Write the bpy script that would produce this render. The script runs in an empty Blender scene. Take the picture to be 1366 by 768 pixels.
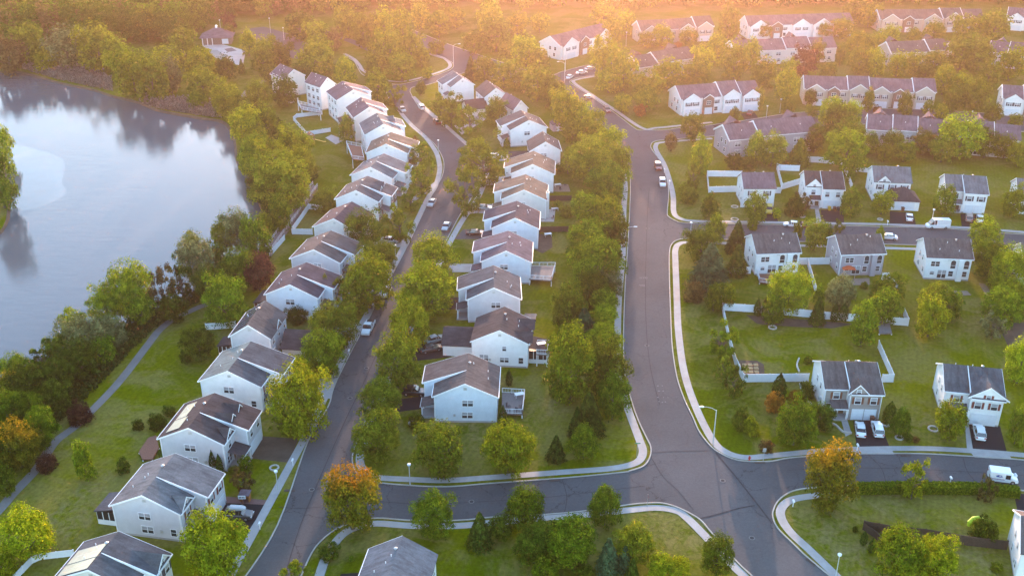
import bpy, math, random
import numpy as np
from mathutils import Vector, Matrix
from mathutils.geometry import tessellate_polygon

# ------------------------------------------------------------------ camera, sky, sun, exposure
scene = bpy.context.scene
COL = scene.collection
CAM_H = 108.0
PITCH = math.radians(26.7)
FPX = 1400.0                      # focal length in pixels of a 1366 x 768 frame
cam_data = bpy.data.cameras.new("camera")
cam_data.sensor_width = 36.0
cam_data.lens = FPX / 1366.0 * 36.0
cam_data.clip_start = 1.0
cam_data.clip_end = 9000.0
cam = bpy.data.objects.new("camera", cam_data)
cam.location = (0, 0, CAM_H)
cam.rotation_euler = (math.pi / 2 - PITCH, 0, 0)
COL.objects.link(cam)
scene.camera = cam

SUN_EL = math.radians(7.0)
SUN_AZ = math.radians(5.0)        # clockwise from +Y (straight ahead of the camera)
world = bpy.data.worlds.new("World")
scene.world = world
world.use_nodes = True
wn, wl = world.node_tree.nodes, world.node_tree.links
sky = wn.new("ShaderNodeTexSky")
sky.sky_type = 'NISHITA'
sky.sun_disc = False
sky.sun_elevation = SUN_EL
sky.sun_rotation = SUN_AZ
sky.air_density = 1.0
sky.dust_density = 0.6
sky.ozone_density = 2.0
wn["Background"].inputs["Strength"].default_value = 0.15
wl.new(sky.outputs[0], wn["Background"].inputs["Color"])
sd = bpy.data.lights.new("sun", 'SUN')
sd.energy = 2.1
sd.angle = math.radians(0.6)
sd.color = (1.0, 0.64, 0.45)
sun = bpy.data.objects.new("sun", sd)
sdir = Vector((math.sin(SUN_AZ) * math.cos(SUN_EL), math.cos(SUN_AZ) * math.cos(SUN_EL), math.sin(SUN_EL)))
sun.rotation_euler = sdir.to_track_quat('Z', 'Y').to_euler()
sun.location = (0, 0, 400)
COL.objects.link(sun)
scene.view_settings.view_transform = 'Standard'
scene.view_settings.look = 'None'
scene.view_settings.exposure = 3.12
scene.view_settings.gamma = 1.0
scene.cycles.max_bounces = 6
scene.cycles.diffuse_bounces = 3
scene.cycles.glossy_bounces = 2
scene.cycles.transmission_bounces = 3
scene.cycles.volume_bounces = 1
scene.cycles.transparent_max_bounces = 8
scene.cycles.caustics_reflective = False
scene.cycles.caustics_refractive = False
scene.cycles.use_denoising = True

RNG = random.Random(7)

def G(px, py, z=0.0):
    """survey point (read off the aerial photograph) -> place in the world at height z"""
    vx = (px - 683.0) / FPX
    vy = (384.0 - py) / FPX
    d = Vector((vx, math.cos(PITCH) + vy * math.sin(PITCH), -math.sin(PITCH) + vy * math.cos(PITCH)))
    t = (z - CAM_H) / d.z
    return Vector((d.x * t, d.y * t, z))

def SC(py, z=0.0):
    """metres -> survey pixels at that row"""
    vy = (384.0 - py) / FPX
    return FPX * (math.sin(PITCH) - vy * math.cos(PITCH)) / (CAM_H - z)

# ------------------------------------------------------------------ materials
MATS = {}
def new_mat(name):
    m = bpy.data.materials.new(name)
    m.use_nodes = True
    MATS[name] = m
    return m, m.node_tree.nodes, m.node_tree.links, m.node_tree.nodes["Principled BSDF"]

def nd(n, typ, **kw):
    x = n.new(typ)
    for k, v in kw.items():
        if hasattr(x, k):
            setattr(x, k, v)
        else:
            x.inputs[k].default_value = v
    return x

def ramp(n, stops):
    r = n.new("ShaderNodeValToRGB")
    e = r.color_ramp.elements
    while len(e) < len(stops):
        e.new(0.5)
    for el, (p, c) in zip(e, stops):
        el.position = p
        el.color = (c[0], c[1], c[2], 1)
    return r

def plain(name, col, rough=0.6, metal=0.0, var=0.12, scale=1.5, spec=0.4):
    """colour with weathering noise"""
    if name in MATS:
        return MATS[name]
    m, n, l, b = new_mat(name)
    tc = n.new("ShaderNodeTexCoord")
    no = nd(n, "ShaderNodeTexNoise", Scale=scale, Detail=6.0, Roughness=0.65)
    l.new(tc.outputs["Object"], no.inputs["Vector"])
    d = [max(0, c * (1 - var)) for c in col]
    u = [min(1, c * (1 + var)) for c in col]
    r = ramp(n, [(0.3, d), (0.7, u)])
    l.new(no.outputs[0], r.inputs[0])
    l.new(r.outputs[0], b.inputs["Base Color"])
    b.inputs["Roughness"].default_value = rough
    b.inputs["Metallic"].default_value = metal
    b.inputs["Specular IOR Level"].default_value = spec
    return m

def siding(name, col):
    if name in MATS:
        return MATS[name]
    m, n, l, b = new_mat(name)
    tc = n.new("ShaderNodeTexCoord")
    no = nd(n, "ShaderNodeTexNoise", Scale=0.7, Detail=6.0, Roughness=0.7)
    l.new(tc.outputs["Object"], no.inputs["Vector"])
    sep = n.new("ShaderNodeSeparateXYZ")
    l.new(tc.outputs["Object"], sep.inputs[0])
    mu = nd(n, "ShaderNodeMath", operation='MULTIPLY'); mu.inputs[1].default_value = 1 / 0.2
    fr = nd(n, "ShaderNodeMath", operation='FRACT')
    l.new(sep.outputs["Z"], mu.inputs[0]); l.new(mu.outputs[0], fr.inputs[0])
    bp = nd(n, "ShaderNodeBump", Strength=0.5, Distance=0.03)
    l.new(fr.outputs[0], bp.inputs["Height"])
    l.new(bp.outputs[0], b.inputs["Normal"])
    r = ramp(n, [(0.3, [c * 0.86 for c in col]), (0.65, col)])
    l.new(no.outputs[0], r.inputs[0])
    l.new(r.outputs[0], b.inputs["Base Color"])
    b.inputs["Roughness"].default_value = 0.55
    return m

def shingle(name, col):
    if name in MATS:
        return MATS[name]
    m, n, l, b = new_mat(name)
    tc = n.new("ShaderNodeTexCoord")
    big = nd(n, "ShaderNodeTexNoise", Scale=0.35, Detail=5.0, Roughness=0.7)
    fine = nd(n, "ShaderNodeTexNoise", Scale=3.2, Detail=4.0, Roughness=0.8)
    st = n.new("ShaderNodeMapping"); st.inputs["Scale"].default_value = (0.35, 1.4, 0.35)
    streak = nd(n, "ShaderNodeTexNoise", Scale=1.2, Detail=4.0, Roughness=0.6)
    l.new(tc.outputs["Object"], big.inputs["Vector"])
    l.new(tc.outputs["Object"], fine.inputs["Vector"])
    l.new(tc.outputs["Object"], st.inputs[0]); l.new(st.outputs[0], streak.inputs["Vector"])
    a = nd(n, "ShaderNodeMath", operation='ADD'); a2 = nd(n, "ShaderNodeMath", operation='MULTIPLY_ADD')
    l.new(big.outputs[0], a.inputs[0]); l.new(streak.outputs[0], a.inputs[1])
    a2.inputs[1].default_value = 0.7
    l.new(fine.outputs[0], a2.inputs[0]); l.new(a.outputs[0], a2.inputs[2])
    col = [c * 0.84 for c in col]
    r = ramp(n, [(0.46, [c * 0.62 for c in col]), (0.60, col), (0.76, [c * 1.5 for c in col])])
    d = nd(n, "ShaderNodeMath", operation='MULTIPLY'); d.inputs[1].default_value = 0.45
    l.new(a2.outputs[0], d.inputs[0]); l.new(d.outputs[0], r.inputs[0])
    oi = n.new("ShaderNodeObjectInfo")
    l.new(r.outputs[0], b.inputs["Base Color"])
    bp = nd(n, "ShaderNodeBump", Strength=0.35, Distance=0.03)
    l.new(fine.outputs[0], bp.inputs["Height"]); l.new(bp.outputs[0], b.inputs["Normal"])
    b.inputs["Roughness"].default_value = 1.0
    b.inputs["Specular IOR Level"].default_value = 0.05
    return m

def brick(name, c1, c2, mortar):
    if name in MATS:
        return MATS[name]
    m, n, l, b = new_mat(name)
    tc = n.new("ShaderNodeTexCoord")
    mp = n.new("ShaderNodeMapping"); mp.inputs["Rotation"].default_value = (math.pi / 2, 0, 0)
    br = nd(n, "ShaderNodeTexBrick", Scale=2.2)
    br.inputs["Color1"].default_value = (*c1, 1); br.inputs["Color2"].default_value = (*c2, 1); br.inputs["Mortar"].default_value = (*mortar, 1)
    l.new(tc.outputs["Object"], mp.inputs[0]); l.new(mp.outputs[0], br.inputs["Vector"])
    l.new(br.outputs[0], b.inputs["Base Color"]); b.inputs["Roughness"].default_value = 0.8
    return m

def leaf_mat(name, lo, mid, hi, tip=None):
    """leaves: clumps of lighter and darker green, light comes through them"""
    if name in MATS:
        return MATS[name]
    m, n, l, b = new_mat(name)
    tc = n.new("ShaderNodeTexCoord")
    no = nd(n, "ShaderNodeTexNoise", Scale=2.6, Detail=5.0, Roughness=0.75)
    oi = n.new("ShaderNodeObjectInfo")
    ad = nd(n, "ShaderNodeVectorMath", operation='ADD')
    sc = nd(n, "ShaderNodeVectorMath", operation='SCALE'); sc.inputs[3].default_value = 37.0
    cb = n.new("ShaderNodeCombineXYZ")
    for i in range(3):
        l.new(oi.outputs["Random"], cb.inputs[i])
    l.new(cb.outputs[0], sc.inputs[0]); l.new(tc.outputs["Object"], ad.inputs[0]); l.new(sc.outputs[0], ad.inputs[1])
    l.new(ad.outputs[0], no.inputs["Vector"])
    r = ramp(n, [(0.38, [c * 0.95 for c in lo]), (0.5, [c * 1.15 for c in mid]), (0.61, [c * 1.3 for c in hi])])
    l.new(no.outputs[0], r.inputs[0])
    out = r.outputs[0]
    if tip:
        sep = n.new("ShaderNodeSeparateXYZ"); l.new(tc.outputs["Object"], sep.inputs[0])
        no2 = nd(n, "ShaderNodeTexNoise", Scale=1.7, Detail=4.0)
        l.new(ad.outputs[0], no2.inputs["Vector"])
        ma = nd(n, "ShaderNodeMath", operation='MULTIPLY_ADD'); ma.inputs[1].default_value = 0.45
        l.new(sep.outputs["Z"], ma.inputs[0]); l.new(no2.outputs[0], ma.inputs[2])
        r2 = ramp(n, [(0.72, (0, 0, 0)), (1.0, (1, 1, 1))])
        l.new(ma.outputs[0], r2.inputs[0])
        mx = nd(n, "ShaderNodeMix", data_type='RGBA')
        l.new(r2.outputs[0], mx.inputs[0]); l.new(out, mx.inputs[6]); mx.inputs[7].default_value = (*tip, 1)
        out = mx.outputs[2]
    hs = n.new("ShaderNodeHueSaturation")
    mr = nd(n, "ShaderNodeMapRange"); mr.inputs["To Min"].default_value = 0.75; mr.inputs["To Max"].default_value = 1.3
    l.new(oi.outputs["Random"], mr.inputs[0]); l.new(mr.outputs[0], hs.inputs["Value"])
    mh = nd(n, "ShaderNodeMapRange"); mh.inputs["To Min"].default_value = 0.485; mh.inputs["To Max"].default_value = 0.515
    wn2 = n.new("ShaderNodeTexWhiteNoise"); wn2.noise_dimensions = '1D'
    l.new(oi.outputs["Random"], wn2.inputs["W"]); l.new(wn2.outputs[0], mh.inputs[0]); l.new(mh.outputs[0], hs.inputs["Hue"])
    l.new(out, hs.inputs["Color"])
    df = n.new("ShaderNodeBsdfDiffuse"); tr = n.new("ShaderNodeBsdfTranslucent"); mxs = n.new("ShaderNodeMixShader")
    mxs.inputs[0].default_value = 0.36
    l.new(hs.outputs[0], df.inputs[0]); l.new(hs.outputs[0], tr.inputs[0])
    l.new(df.outputs[0], mxs.inputs[1]); l.new(tr.outputs[0], mxs.inputs[2])
    l.new(mxs.outputs[0], n["Material Output"].inputs[0])
    return m

# ------------------------------------------------------------------ mesh collector
class MB:
    def __init__(s):
        s.v, s.f, s.m = [], [], []
    def add(s, vs, fs, mi=0):
        o = len(s.v)
        s.v += [tuple(p) for p in vs]
        s.f += [tuple(i + o for i in f) for f in fs]
        s.m += [mi] * len(fs)
        return s
    def box(s, x0, x1, y0, y1, z0, z1, mi=0):
        return s.add([(x0, y0, z0), (x1, y0, z0), (x1, y1, z0), (x0, y1, z0), (x0, y0, z1), (x1, y0, z1), (x1, y1, z1), (x0, y1, z1)],
                     [(0, 3, 2, 1), (4, 5, 6, 7), (0, 1, 5, 4), (1, 2, 6, 5), (2, 3, 7, 6), (3, 0, 4, 7)], mi)
    def slab(s, pts, t, mi=0):
        """polygon thickened downwards by t"""
        n = len(pts)
        vs = [tuple(p) for p in pts] + [(p[0], p[1], p[2] - t) for p in pts]
        fs = [tuple(range(n)), tuple(reversed(range(n, 2 * n)))] + [(i, (i + 1) % n, (i + 1) % n + n, i + n) for i in range(n)]
        return s.add(vs, fs, mi)
    def prism(s, prof, y0, y1, mi=0, cap0=True, cap1=True):
        """profile of (x, z) swept along y"""
        n = len(prof)
        vs = [(x, y0, z) for x, z in prof] + [(x, y1, z) for x, z in prof]
        fs = [(i, (i + 1) % n, (i + 1) % n + n, i + n) for i in range(n)]
        if cap0: fs.append(tuple(range(n)))
        if cap1: fs.append(tuple(reversed(range(n, 2 * n))))
        return s.add(vs, fs, mi)
    def tube(s, pts, rads, seg=8, mi=0):
        pts = [Vector(p) for p in pts]
        rings = []
        vs = []
        for i, p in enumerate(pts):
            t = (pts[min(i + 1, len(pts) - 1)] - pts[max(i - 1, 0)])
            t = t.normalized() if t.length > 1e-6 else Vector((0, 0, 1))
            a = t.cross(Vector((0, 1, 0)) if abs(t.y) < 0.9 else Vector((1, 0, 0))).normalized()
            b = t.cross(a)
            for k in range(seg):
                an = 2 * math.pi * k / seg
                vs.append(p + (a * math.cos(an) + b * math.sin(an)) * rads[i])
        fs = []
        for i in range(len(pts) - 1):
            for k in range(seg):
                fs.append((i * seg + k, i * seg + (k + 1) % seg, (i + 1) * seg + (k + 1) % seg, (i + 1) * seg + k))
        fs.append(tuple(range(seg)))
        fs.append(tuple((len(pts) - 1) * seg + k for k in reversed(range(seg))))
        return s.add(vs, fs, mi)
    def mesh(s, name, mats):
        me = bpy.data.meshes.new(name)
        me.from_pydata(s.v, [], s.f)
        for m in (mats if isinstance(mats, (list, tuple)) else [mats]):
            me.materials.append(m)
        if any(s.m):
            me.polygons.foreach_set("material_index", s.m)
        me.update()
        return me
    def build(s, name, mats, parent=None):
        o = bpy.data.objects.new(name, s.mesh(name, mats))
        COL.objects.link(o)
        if parent: o.parent = parent
        return o

def link(name, me, parent=None, loc=(0, 0, 0), rot=0.0, scale=None):
    o = bpy.data.objects.new(name, me)
    COL.objects.link(o)
    if parent: o.parent = parent
    o.location = loc
    o.rotation_euler = (0, 0, rot)
    if scale: o.scale = scale
    return o

def thing(name, label, cat, loc=(0, 0, 0), rot=0.0, group=None):
    o = bpy.data.objects.new(name, None)
    o.empty_display_size = 0.5
    COL.objects.link(o)
    o.location = loc
    o.rotation_euler = (0, 0, rot)
    o["label"] = label; o["category"] = cat
    if group: o["group"] = group
    return o

def tag(o, label, cat, group=None):
    o["label"] = label; o["category"] = cat
    if group: o["group"] = group
    return o

def struct(o):
    o["kind"] = "structure"
    return o

def copy_tree(o, parent=None):
    c = o.copy()
    COL.objects.link(c)
    c.parent = parent
    for ch in o.children:
        copy_tree(ch, c)
    return c

def smooth(pts, n=6, closed=False):
    """Catmull-Rom through points"""
    P = [Vector(p) for p in pts]
    out = []
    N = len(P)
    rng = range(N if closed else N - 1)
    for i in rng:
        if closed:
            a, b, c, d = P[i - 1], P[i], P[(i + 1) % N], P[(i + 2) % N]
        else:
            a, b, c, d = P[max(i - 1, 0)], P[i], P[i + 1], P[min(i + 2, N - 1)]
        for k in range(n):
            t = k / n
            out.append(0.5 * ((2 * b) + (c - a) * t + (2 * a - 5 * b + 4 * c - d) * t * t + (3 * b - a - 3 * c + d) * t ** 3))
    if not closed:
        out.append(P[-1])
    return out

def gpts(px, z=0.0):
    return [G(x, y, z) for x, y in px]

def poly_sheet(name, pts, z, mat):
    pts = [Vector((p[0], p[1], z)) for p in pts]
    tris = tessellate_polygon([pts])
    m = MB()
    fs = []
    for t in tris:
        a, b, c = (pts[i] for i in t)
        fs.append(tuple(t) if (b - a).cross(c - a).z > 0 else tuple(reversed(t)))
    m.add(pts, fs)
    return m.build(name, mat)

def ribbon(name, pts, w, z, mat, h=0.0, parent=None, side=0.0):
    """strip of width w along pts at height z; with h > 0 a low kerb-like box"""
    pts = [Vector((p[0], p[1], 0)) for p in pts]
    L, R = [], []
    for i, p in enumerate(pts):
        t = (pts[min(i + 1, len(pts) - 1)] - pts[max(i - 1, 0)]).normalized()
        nrm = Vector((-t.y, t.x, 0))
        L.append(p + nrm * (w / 2 + side)); R.append(p - nrm * (w / 2 - side))
    m = MB()
    n = len(pts)
    vs = [(p.x, p.y, z + h) for p in L] + [(p.x, p.y, z + h) for p in R]
    fs = [(i, n + i, n + i + 1, i + 1) for i in range(n - 1)]
    if h > 0:
        vs += [(p.x, p.y, z) for p in L] + [(p.x, p.y, z) for p in R]
        fs += [(i, i + 1, 2 * n + i + 1, 2 * n + i) for i in range(n - 1)]
        fs += [(n + i, 3 * n + i, 3 * n + i + 1, n + i + 1) for i in range(n - 1)]
        fs += [(0, 2 * n, 3 * n, n), (n - 1, 2 * n - 1, 4 * n - 1, 3 * n - 1)]
    m.add(vs, fs)
    return m.build(name, mat, parent)
# ------------------------------------------------------------------ ground, lake, roads
def world_noise(n, l, scale, detail=6.0, rough=0.7, dist=0.0):
    geo = n.new("ShaderNodeNewGeometry")
    no = nd(n, "ShaderNodeTexNoise", Scale=scale, Detail=detail, Roughness=rough, Distortion=dist)
    l.new(geo.outputs["Position"], no.inputs["Vector"])
    return no

def grass_material():
    m, n, l, b = new_mat("grass")
    big = world_noise(n, l, 0.018, 4, 0.6)
    mid = world_noise(n, l, 0.09, 6, 0.75, 0.6)
    fine = world_noise(n, l, 1.3, 5, 0.8)
    r1 = ramp(n, [(0.30, (0.054, 0.080, 0.001)), (0.48, (0.104, 0.120, 0.001)), (0.70, (0.165, 0.156, 0.002))])
    l.new(big.outputs[0], r1.inputs[0])
    dry = ramp(n, [(0.45, (0, 0, 0)), (0.57, (1, 1, 1))])
    l.new(mid.outputs[0], dry.inputs[0])
    # lawns that have dried out, each at its own place
    geo = n.new("ShaderNodeNewGeometry"); spot = None
    patch = world_noise(n, l, 0.32, 6, 0.75, 1.0)
    for (px, py, rad) in [(905, 700, 13), (1110, 700, 12), (1150, 742, 12), (1290, 748, 14), (1190, 672, 9), (75, 700, 13), (130, 655, 8), (600, 565, 16), (725, 545, 9), (1225, 560, 9), (1290, 420, 14), (965, 285, 12), (1010, 270, 9), (60, 590, 12), (200, 425, 9), (1175, 545, 7), (350, 556, 8), (770, 700, 7)]:
        g_ = G(px, py)
        ds = nd(n, "ShaderNodeVectorMath", operation='DISTANCE'); ds.inputs[1].default_value = (g_.x, g_.y, 0)
        l.new(geo.outputs["Position"], ds.inputs[0])
        mr = nd(n, "ShaderNodeMapRange"); mr.inputs["From Min"].default_value = rad * 1.3; mr.inputs["From Max"].default_value = rad * 0.3
        l.new(ds.outputs["Value"], mr.inputs[0])
        if spot is None: spot = mr.outputs[0]
        else:
            mxm = nd(n, "ShaderNodeMath", operation='MAXIMUM'); l.new(spot, mxm.inputs[0]); l.new(mr.outputs[0], mxm.inputs[1]); spot = mxm.outputs[0]
    pr = ramp(n, [(0.40, (0, 0, 0)), (0.58, (1, 1, 1))]); l.new(patch.outputs[0], pr.inputs[0])
    sp = nd(n, "ShaderNodeMath", operation='MULTIPLY'); l.new(spot, sp.inputs[0]); l.new(pr.outputs[0], sp.inputs[1])
    md0 = nd(n, "ShaderNodeMath", operation='MULTIPLY'); md0.inputs[1].default_value = 0.6
    l.new(dry.outputs[0], md0.inputs[0])
    md = nd(n, "ShaderNodeMath", operation='MAXIMUM')
    l.new(md0.outputs[0], md.inputs[0]); l.new(sp.outputs[0], md.inputs[1])
    mx = nd(n, "ShaderNodeMix", data_type='RGBA'); mx.inputs[7].default_value = (0.200, 0.165, 0.055, 1)
    l.new(md.outputs[0], mx.inputs[0]); l.new(r1.outputs[0], mx.inputs[6])
    fr = ramp(n, [(0.3, (0.62, 0.62, 0.62)), (0.7, (1.3, 1.3, 1.3))])
    l.new(fine.outputs[0], fr.inputs[0])
    mu = nd(n, "ShaderNodeMix", data_type='RGBA', blend_type='MULTIPLY'); mu.inputs[0].default_value = 1.0
    l.new(mx.outputs[2], mu.inputs[6]); l.new(fr.outputs[0], mu.inputs[7])
    # faint mowing lines
    wv = nd(n, "ShaderNodeTexWave", Scale=0.33, Distortion=2.5, Detail=3.0)
    wv.inputs["Detail Scale"].default_value = 0.4
    mpw = n.new("ShaderNodeMapping"); mpw.inputs["Rotation"].default_value = (0, 0, 0.35)
    l.new(geo.outputs["Position"], mpw.inputs[0]); l.new(mpw.outputs[0], wv.inputs["Vector"])
    wr = ramp(n, [(0.2, (0.965, 0.965, 0.965)), (0.8, (1.035, 1.035, 1.035))]); l.new(wv.outputs[0], wr.inputs[0])
    mw = nd(n, "ShaderNodeMix", data_type='RGBA', blend_type='MULTIPLY'); mw.inputs[0].default_value = 1.0
    l.new(mu.outputs[2], mw.inputs[6]); l.new(wr.outputs[0], mw.inputs[7])
    l.new(mw.outputs[2], b.inputs["Base Color"])
    b.inputs["Roughness"].default_value = 0.95
    b.inputs["Specular IOR Level"].default_value = 0.0
    bp = nd(n, "ShaderNodeBump", Strength=0.6, Distance=0.12)
    l.new(fine.outputs[0], bp.inputs["Height"]); l.new(bp.outputs[0], b.inputs["Normal"])
    return m

def asphalt_material(name, col, cracks):
    m, n, l, b = new_mat(name)
    big = world_noise(n, l, 0.06, 6, 0.65)
    fine = world_noise(n, l, 2.0, 5, 0.8)
    r = ramp(n, [(0.32, [c * 0.84 for c in col]), (0.7, [c * 1.14 for c in col])])
    l.new(big.outputs[0], r.inputs[0])
    fr = ramp(n, [(0.3, (0.86, 0.86, 0.86)), (0.7, (1.14, 1.14, 1.14))])
    l.new(fine.outputs[0], fr.inputs[0])
    mu = nd(n, "ShaderNodeMix", data_type='RGBA', blend_type='MULTIPLY'); mu.inputs[0].default_value = 1.0
    l.new(r.outputs[0], mu.inputs[6]); l.new(fr.outputs[0], mu.inputs[7])
    out = mu.outputs[2]
    if cracks > 0:
        geo = n.new("ShaderNodeNewGeometry")
        nz = nd(n, "ShaderNodeTexNoise", Scale=0.35, Detail=5.0, Roughness=0.7)
        l.new(geo.outputs["Position"], nz.inputs["Vector"])
        sc = nd(n, "ShaderNodeVectorMath", operation='SCALE'); sc.inputs[3].default_value = 5.0
        l.new(nz.outputs["Color"], sc.inputs[0])
        ad = nd(n, "ShaderNodeVectorMath", operation='ADD')
        l.new(geo.outputs["Position"], ad.inputs[0]); l.new(sc.outputs[0], ad.inputs[1])
        vo = n.new("ShaderNodeTexVoronoi"); vo.feature = 'DISTANCE_TO_EDGE'; vo.voronoi_dimensions = '2D'
        vo.inputs["Scale"].default_value = 0.14
        l.new(ad.outputs[0], vo.inputs["Vector"])
        cr = ramp(n, [(0.004, (1, 1, 1)), (0.016, (0, 0, 0))])
        l.new(vo.outputs["Distance"], cr.inputs[0])
        gate = world_noise(n, l, 0.11, 3, 0.6)
        gr = ramp(n, [(0.42, (0, 0, 0)), (0.55, (1, 1, 1))]); l.new(gate.outputs[0], gr.inputs[0])
        mm = nd(n, "ShaderNodeMath", operation='MULTIPLY'); l.new(cr.outputs[0], mm.inputs[0]); l.new(gr.outputs[0], mm.inputs[1])
        m2 = nd(n, "ShaderNodeMath", operation='MULTIPLY'); l.new(mm.outputs[0], m2.inputs[0]); m2.inputs[1].default_value = cracks
        mx = nd(n, "ShaderNodeMix", data_type='RGBA'); mx.inputs[7].default_value = (0.018, 0.016, 0.018, 1)
        l.new(m2.outputs[0], mx.inputs[0]); l.new(out, mx.inputs[6])
        out = mx.outputs[2]
    l.new(out, b.inputs["Base Color"])
    b.inputs["Roughness"].default_value = 1.0
    b.inputs["Specular IOR Level"].default_value = 0.06
    return m

def concrete_material(name, col, joints=True):
    m, n, l, b = new_mat(name)
    big = world_noise(n, l, 0.3, 6, 0.7)
    r = ramp(n, [(0.3, [c * 0.78 for c in col]), (0.7, [c * 1.12 for c in col])])
    l.new(big.outputs[0], r.inputs[0])
    l.new(r.outputs[0], b.inputs["Base Color"]); b.inputs["Roughness"].default_value = 0.85
    return m

def water_material():
    m, n, l, b = new_mat("lake_water")
    b.inputs["Base Color"].default_value = (0.085, 0.10, 0.115, 1)
    b.inputs["Roughness"].default_value = 0.06
    b.inputs["IOR"].default_value = 1.33
    b.inputs["Specular IOR Level"].default_value = 0.46
    geo = n.new("ShaderNodeNewGeometry")
    mp = n.new("ShaderNodeMapping"); mp.inputs["Scale"].default_value = (0.35, 1.0, 1.0); mp.inputs["Rotation"].default_value = (0, 0, 0.5)
    l.new(geo.outputs["Position"], mp.inputs[0])
    no = nd(n, "ShaderNodeTexNoise", Scale=0.5, Detail=7.0, Roughness=0.62)
    l.new(mp.outputs[0], no.inputs["Vector"])
    gate = world_noise(n, l, 0.012, 4, 0.6)
    gr = ramp(n, [(0.38, (0.15, 0.15, 0.15)), (0.62, (1, 1, 1))]); l.new(gate.outputs[0], gr.inputs[0])
    bp = nd(n, "ShaderNodeBump", Distance=0.22)
    ms = nd(n, "ShaderNodeMath", operation='MULTIPLY'); ms.inputs[1].default_value = 0.26
    l.new(gr.outputs[0], ms.inputs[0]); l.new(ms.outputs[0], bp.inputs["Strength"])
    l.new(no.outputs[0], bp.inputs["Height"]); l.new(bp.outputs[0], b.inputs["Normal"])
    return m

GRASS = grass_material()
ASPH = asphalt_material("asphalt_cracked", (0.094, 0.090, 0.092), 0.65)
ASPH2 = asphalt_material("asphalt_smooth", (0.100, 0.095, 0.097), 0.25)
DRIVE = asphalt_material("driveway_asphalt", (0.030, 0.027, 0.030), 0.0)
CONC = concrete_material("concrete", (0.34, 0.32, 0.31))
KERB = concrete_material("kerb_concrete", (0.36, 0.33, 0.29))
SOIL = plain("soil", (0.075, 0.052, 0.035), 0.95, var=0.35, scale=0.4)
PATHM = concrete_material("path_asphalt", (0.17, 0.155, 0.145))
PAINT = plain("road_paint", (0.20, 0.19, 0.195), 1.0, var=0.3, scale=3, spec=0.03)
WATER = water_material()

lake_px = [(0, 95), (31, 96), (78, 109), (125, 119), (150, 127), (187, 136), (212, 146), (266, 156), (297, 161), (312, 178), (318, 212),
           (330, 232), (342, 252), (352, 280), (360, 300), (357, 325), (345, 348), (320, 364), (290, 377), (255, 395), (228, 411),
           (195, 424), (160, 440), (110, 462), (60, 482), (0, 505), (-60, 540), (-160, 590), (-300, 560), (-300, 360), (-120, 332), (-30, 322), (4, 302), (9, 262), (3, 215), (-8, 184), (-60, 172), (-240, 165), (-260, 125), (-120, 98)]
lake_w = [Vector((p.x, p.y, 0)) for p in smooth(gpts(lake_px), 4, True)]

def make_ground():
    import bmesh
    bm = bmesh.new()
    BX = 2200.0
    def loop(pts):
        vs = [bm.verts.new(p) for p in pts]
        return [bm.edges.new((vs[i], vs[(i + 1) % len(vs)])) for i in range(len(vs))]
    e = loop([(-BX, -300, 0), (BX, -300, 0), (BX, 3600, 0), (-BX, 3600, 0)])
    e += loop(lake_w)
    bmesh.ops.triangle_fill(bm, use_beauty=True, use_dissolve=False, edges=e)
    for f in bm.faces:
        if f.normal.z < 0: f.normal_flip()
    me = bpy.data.meshes.new("ground")
    bm.to_mesh(me); bm.free()
    me.materials.append(GRASS)
    return struct(link("ground", me))
make_ground()
m = MB()
nb = len(lake_w)
cen = sum(lake_w, Vector()) / nb
vs = [tuple(p) for p in lake_w] + [tuple(p + (cen - p).normalized() * 1.6 + Vector((0, 0, -1.3))) for p in lake_w]
m.add(vs, [(i, (i + 1) % nb, (i + 1) % nb + nb, i + nb) for i in range(nb)])
struct(m.build("lake_bank", SOIL))
lw = poly_sheet("lake_water", [p + (p - cen).normalized() * 0.4 for p in lake_w], -0.7, WATER)
struct(lw)

# kerb lines traced round the blocks (survey points)
L1 = [(318, 782), (370, 701), (411, 588), (438, 542), (446, 515), (467, 472), (492, 425), (509, 391), (525, 363), (544, 327), (563, 287), (577, 258), (590, 235), (592, 216), (585, 200), (576, 189), (557, 173), (540, 157), (527, 144), (519, 132), (516, 121), (524, 114)]
R1 = [(547, 123), (557, 140), (578, 157), (600, 175), (625, 196), (636, 212), (641, 232), (634, 255), (622, 275), (613, 288), (598, 316), (586, 340), (564, 380), (545, 425), (524, 472), (506, 515), (492, 550), (477, 588), (470, 610), (474, 628), (487, 638), (501, 643), (541, 647), (595, 649), (650, 645), (704, 641), (758, 637), (830, 630), (840, 628), (859, 621), (867, 609), (868, 596), (862, 583), (852, 562), (844, 540), (836, 510), (832, 483), (832, 434), (834, 380), (837, 335), (840, 281), (841, 241), (838, 222), (826, 195), (807, 170), (775, 145), (745, 126), (700, 113), (640, 99), (622, 97), (600, 104), (572, 113), (550, 117), (547, 123)]
B1 = [(395, 785), (412, 745), (425, 725), (445, 708), (470, 697), (503, 691), (549, 694), (612, 694), (666, 689), (731, 686), (785, 681), (840, 673), (864, 671), (883, 671), (902, 676), (921, 685), (935, 694), (948, 709), (981, 747), (1003, 768), (1020, 785)]
BR1 = [(1121, 782), (1107, 768), (1078, 744), (1057, 724), (1038, 705), (1031, 690), (1032, 679), (1038, 668), (1049, 659), (1065, 653), (1100, 649), (1141, 647), (1212, 646), (1304, 647), (1355, 653), (1420, 662)]
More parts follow.
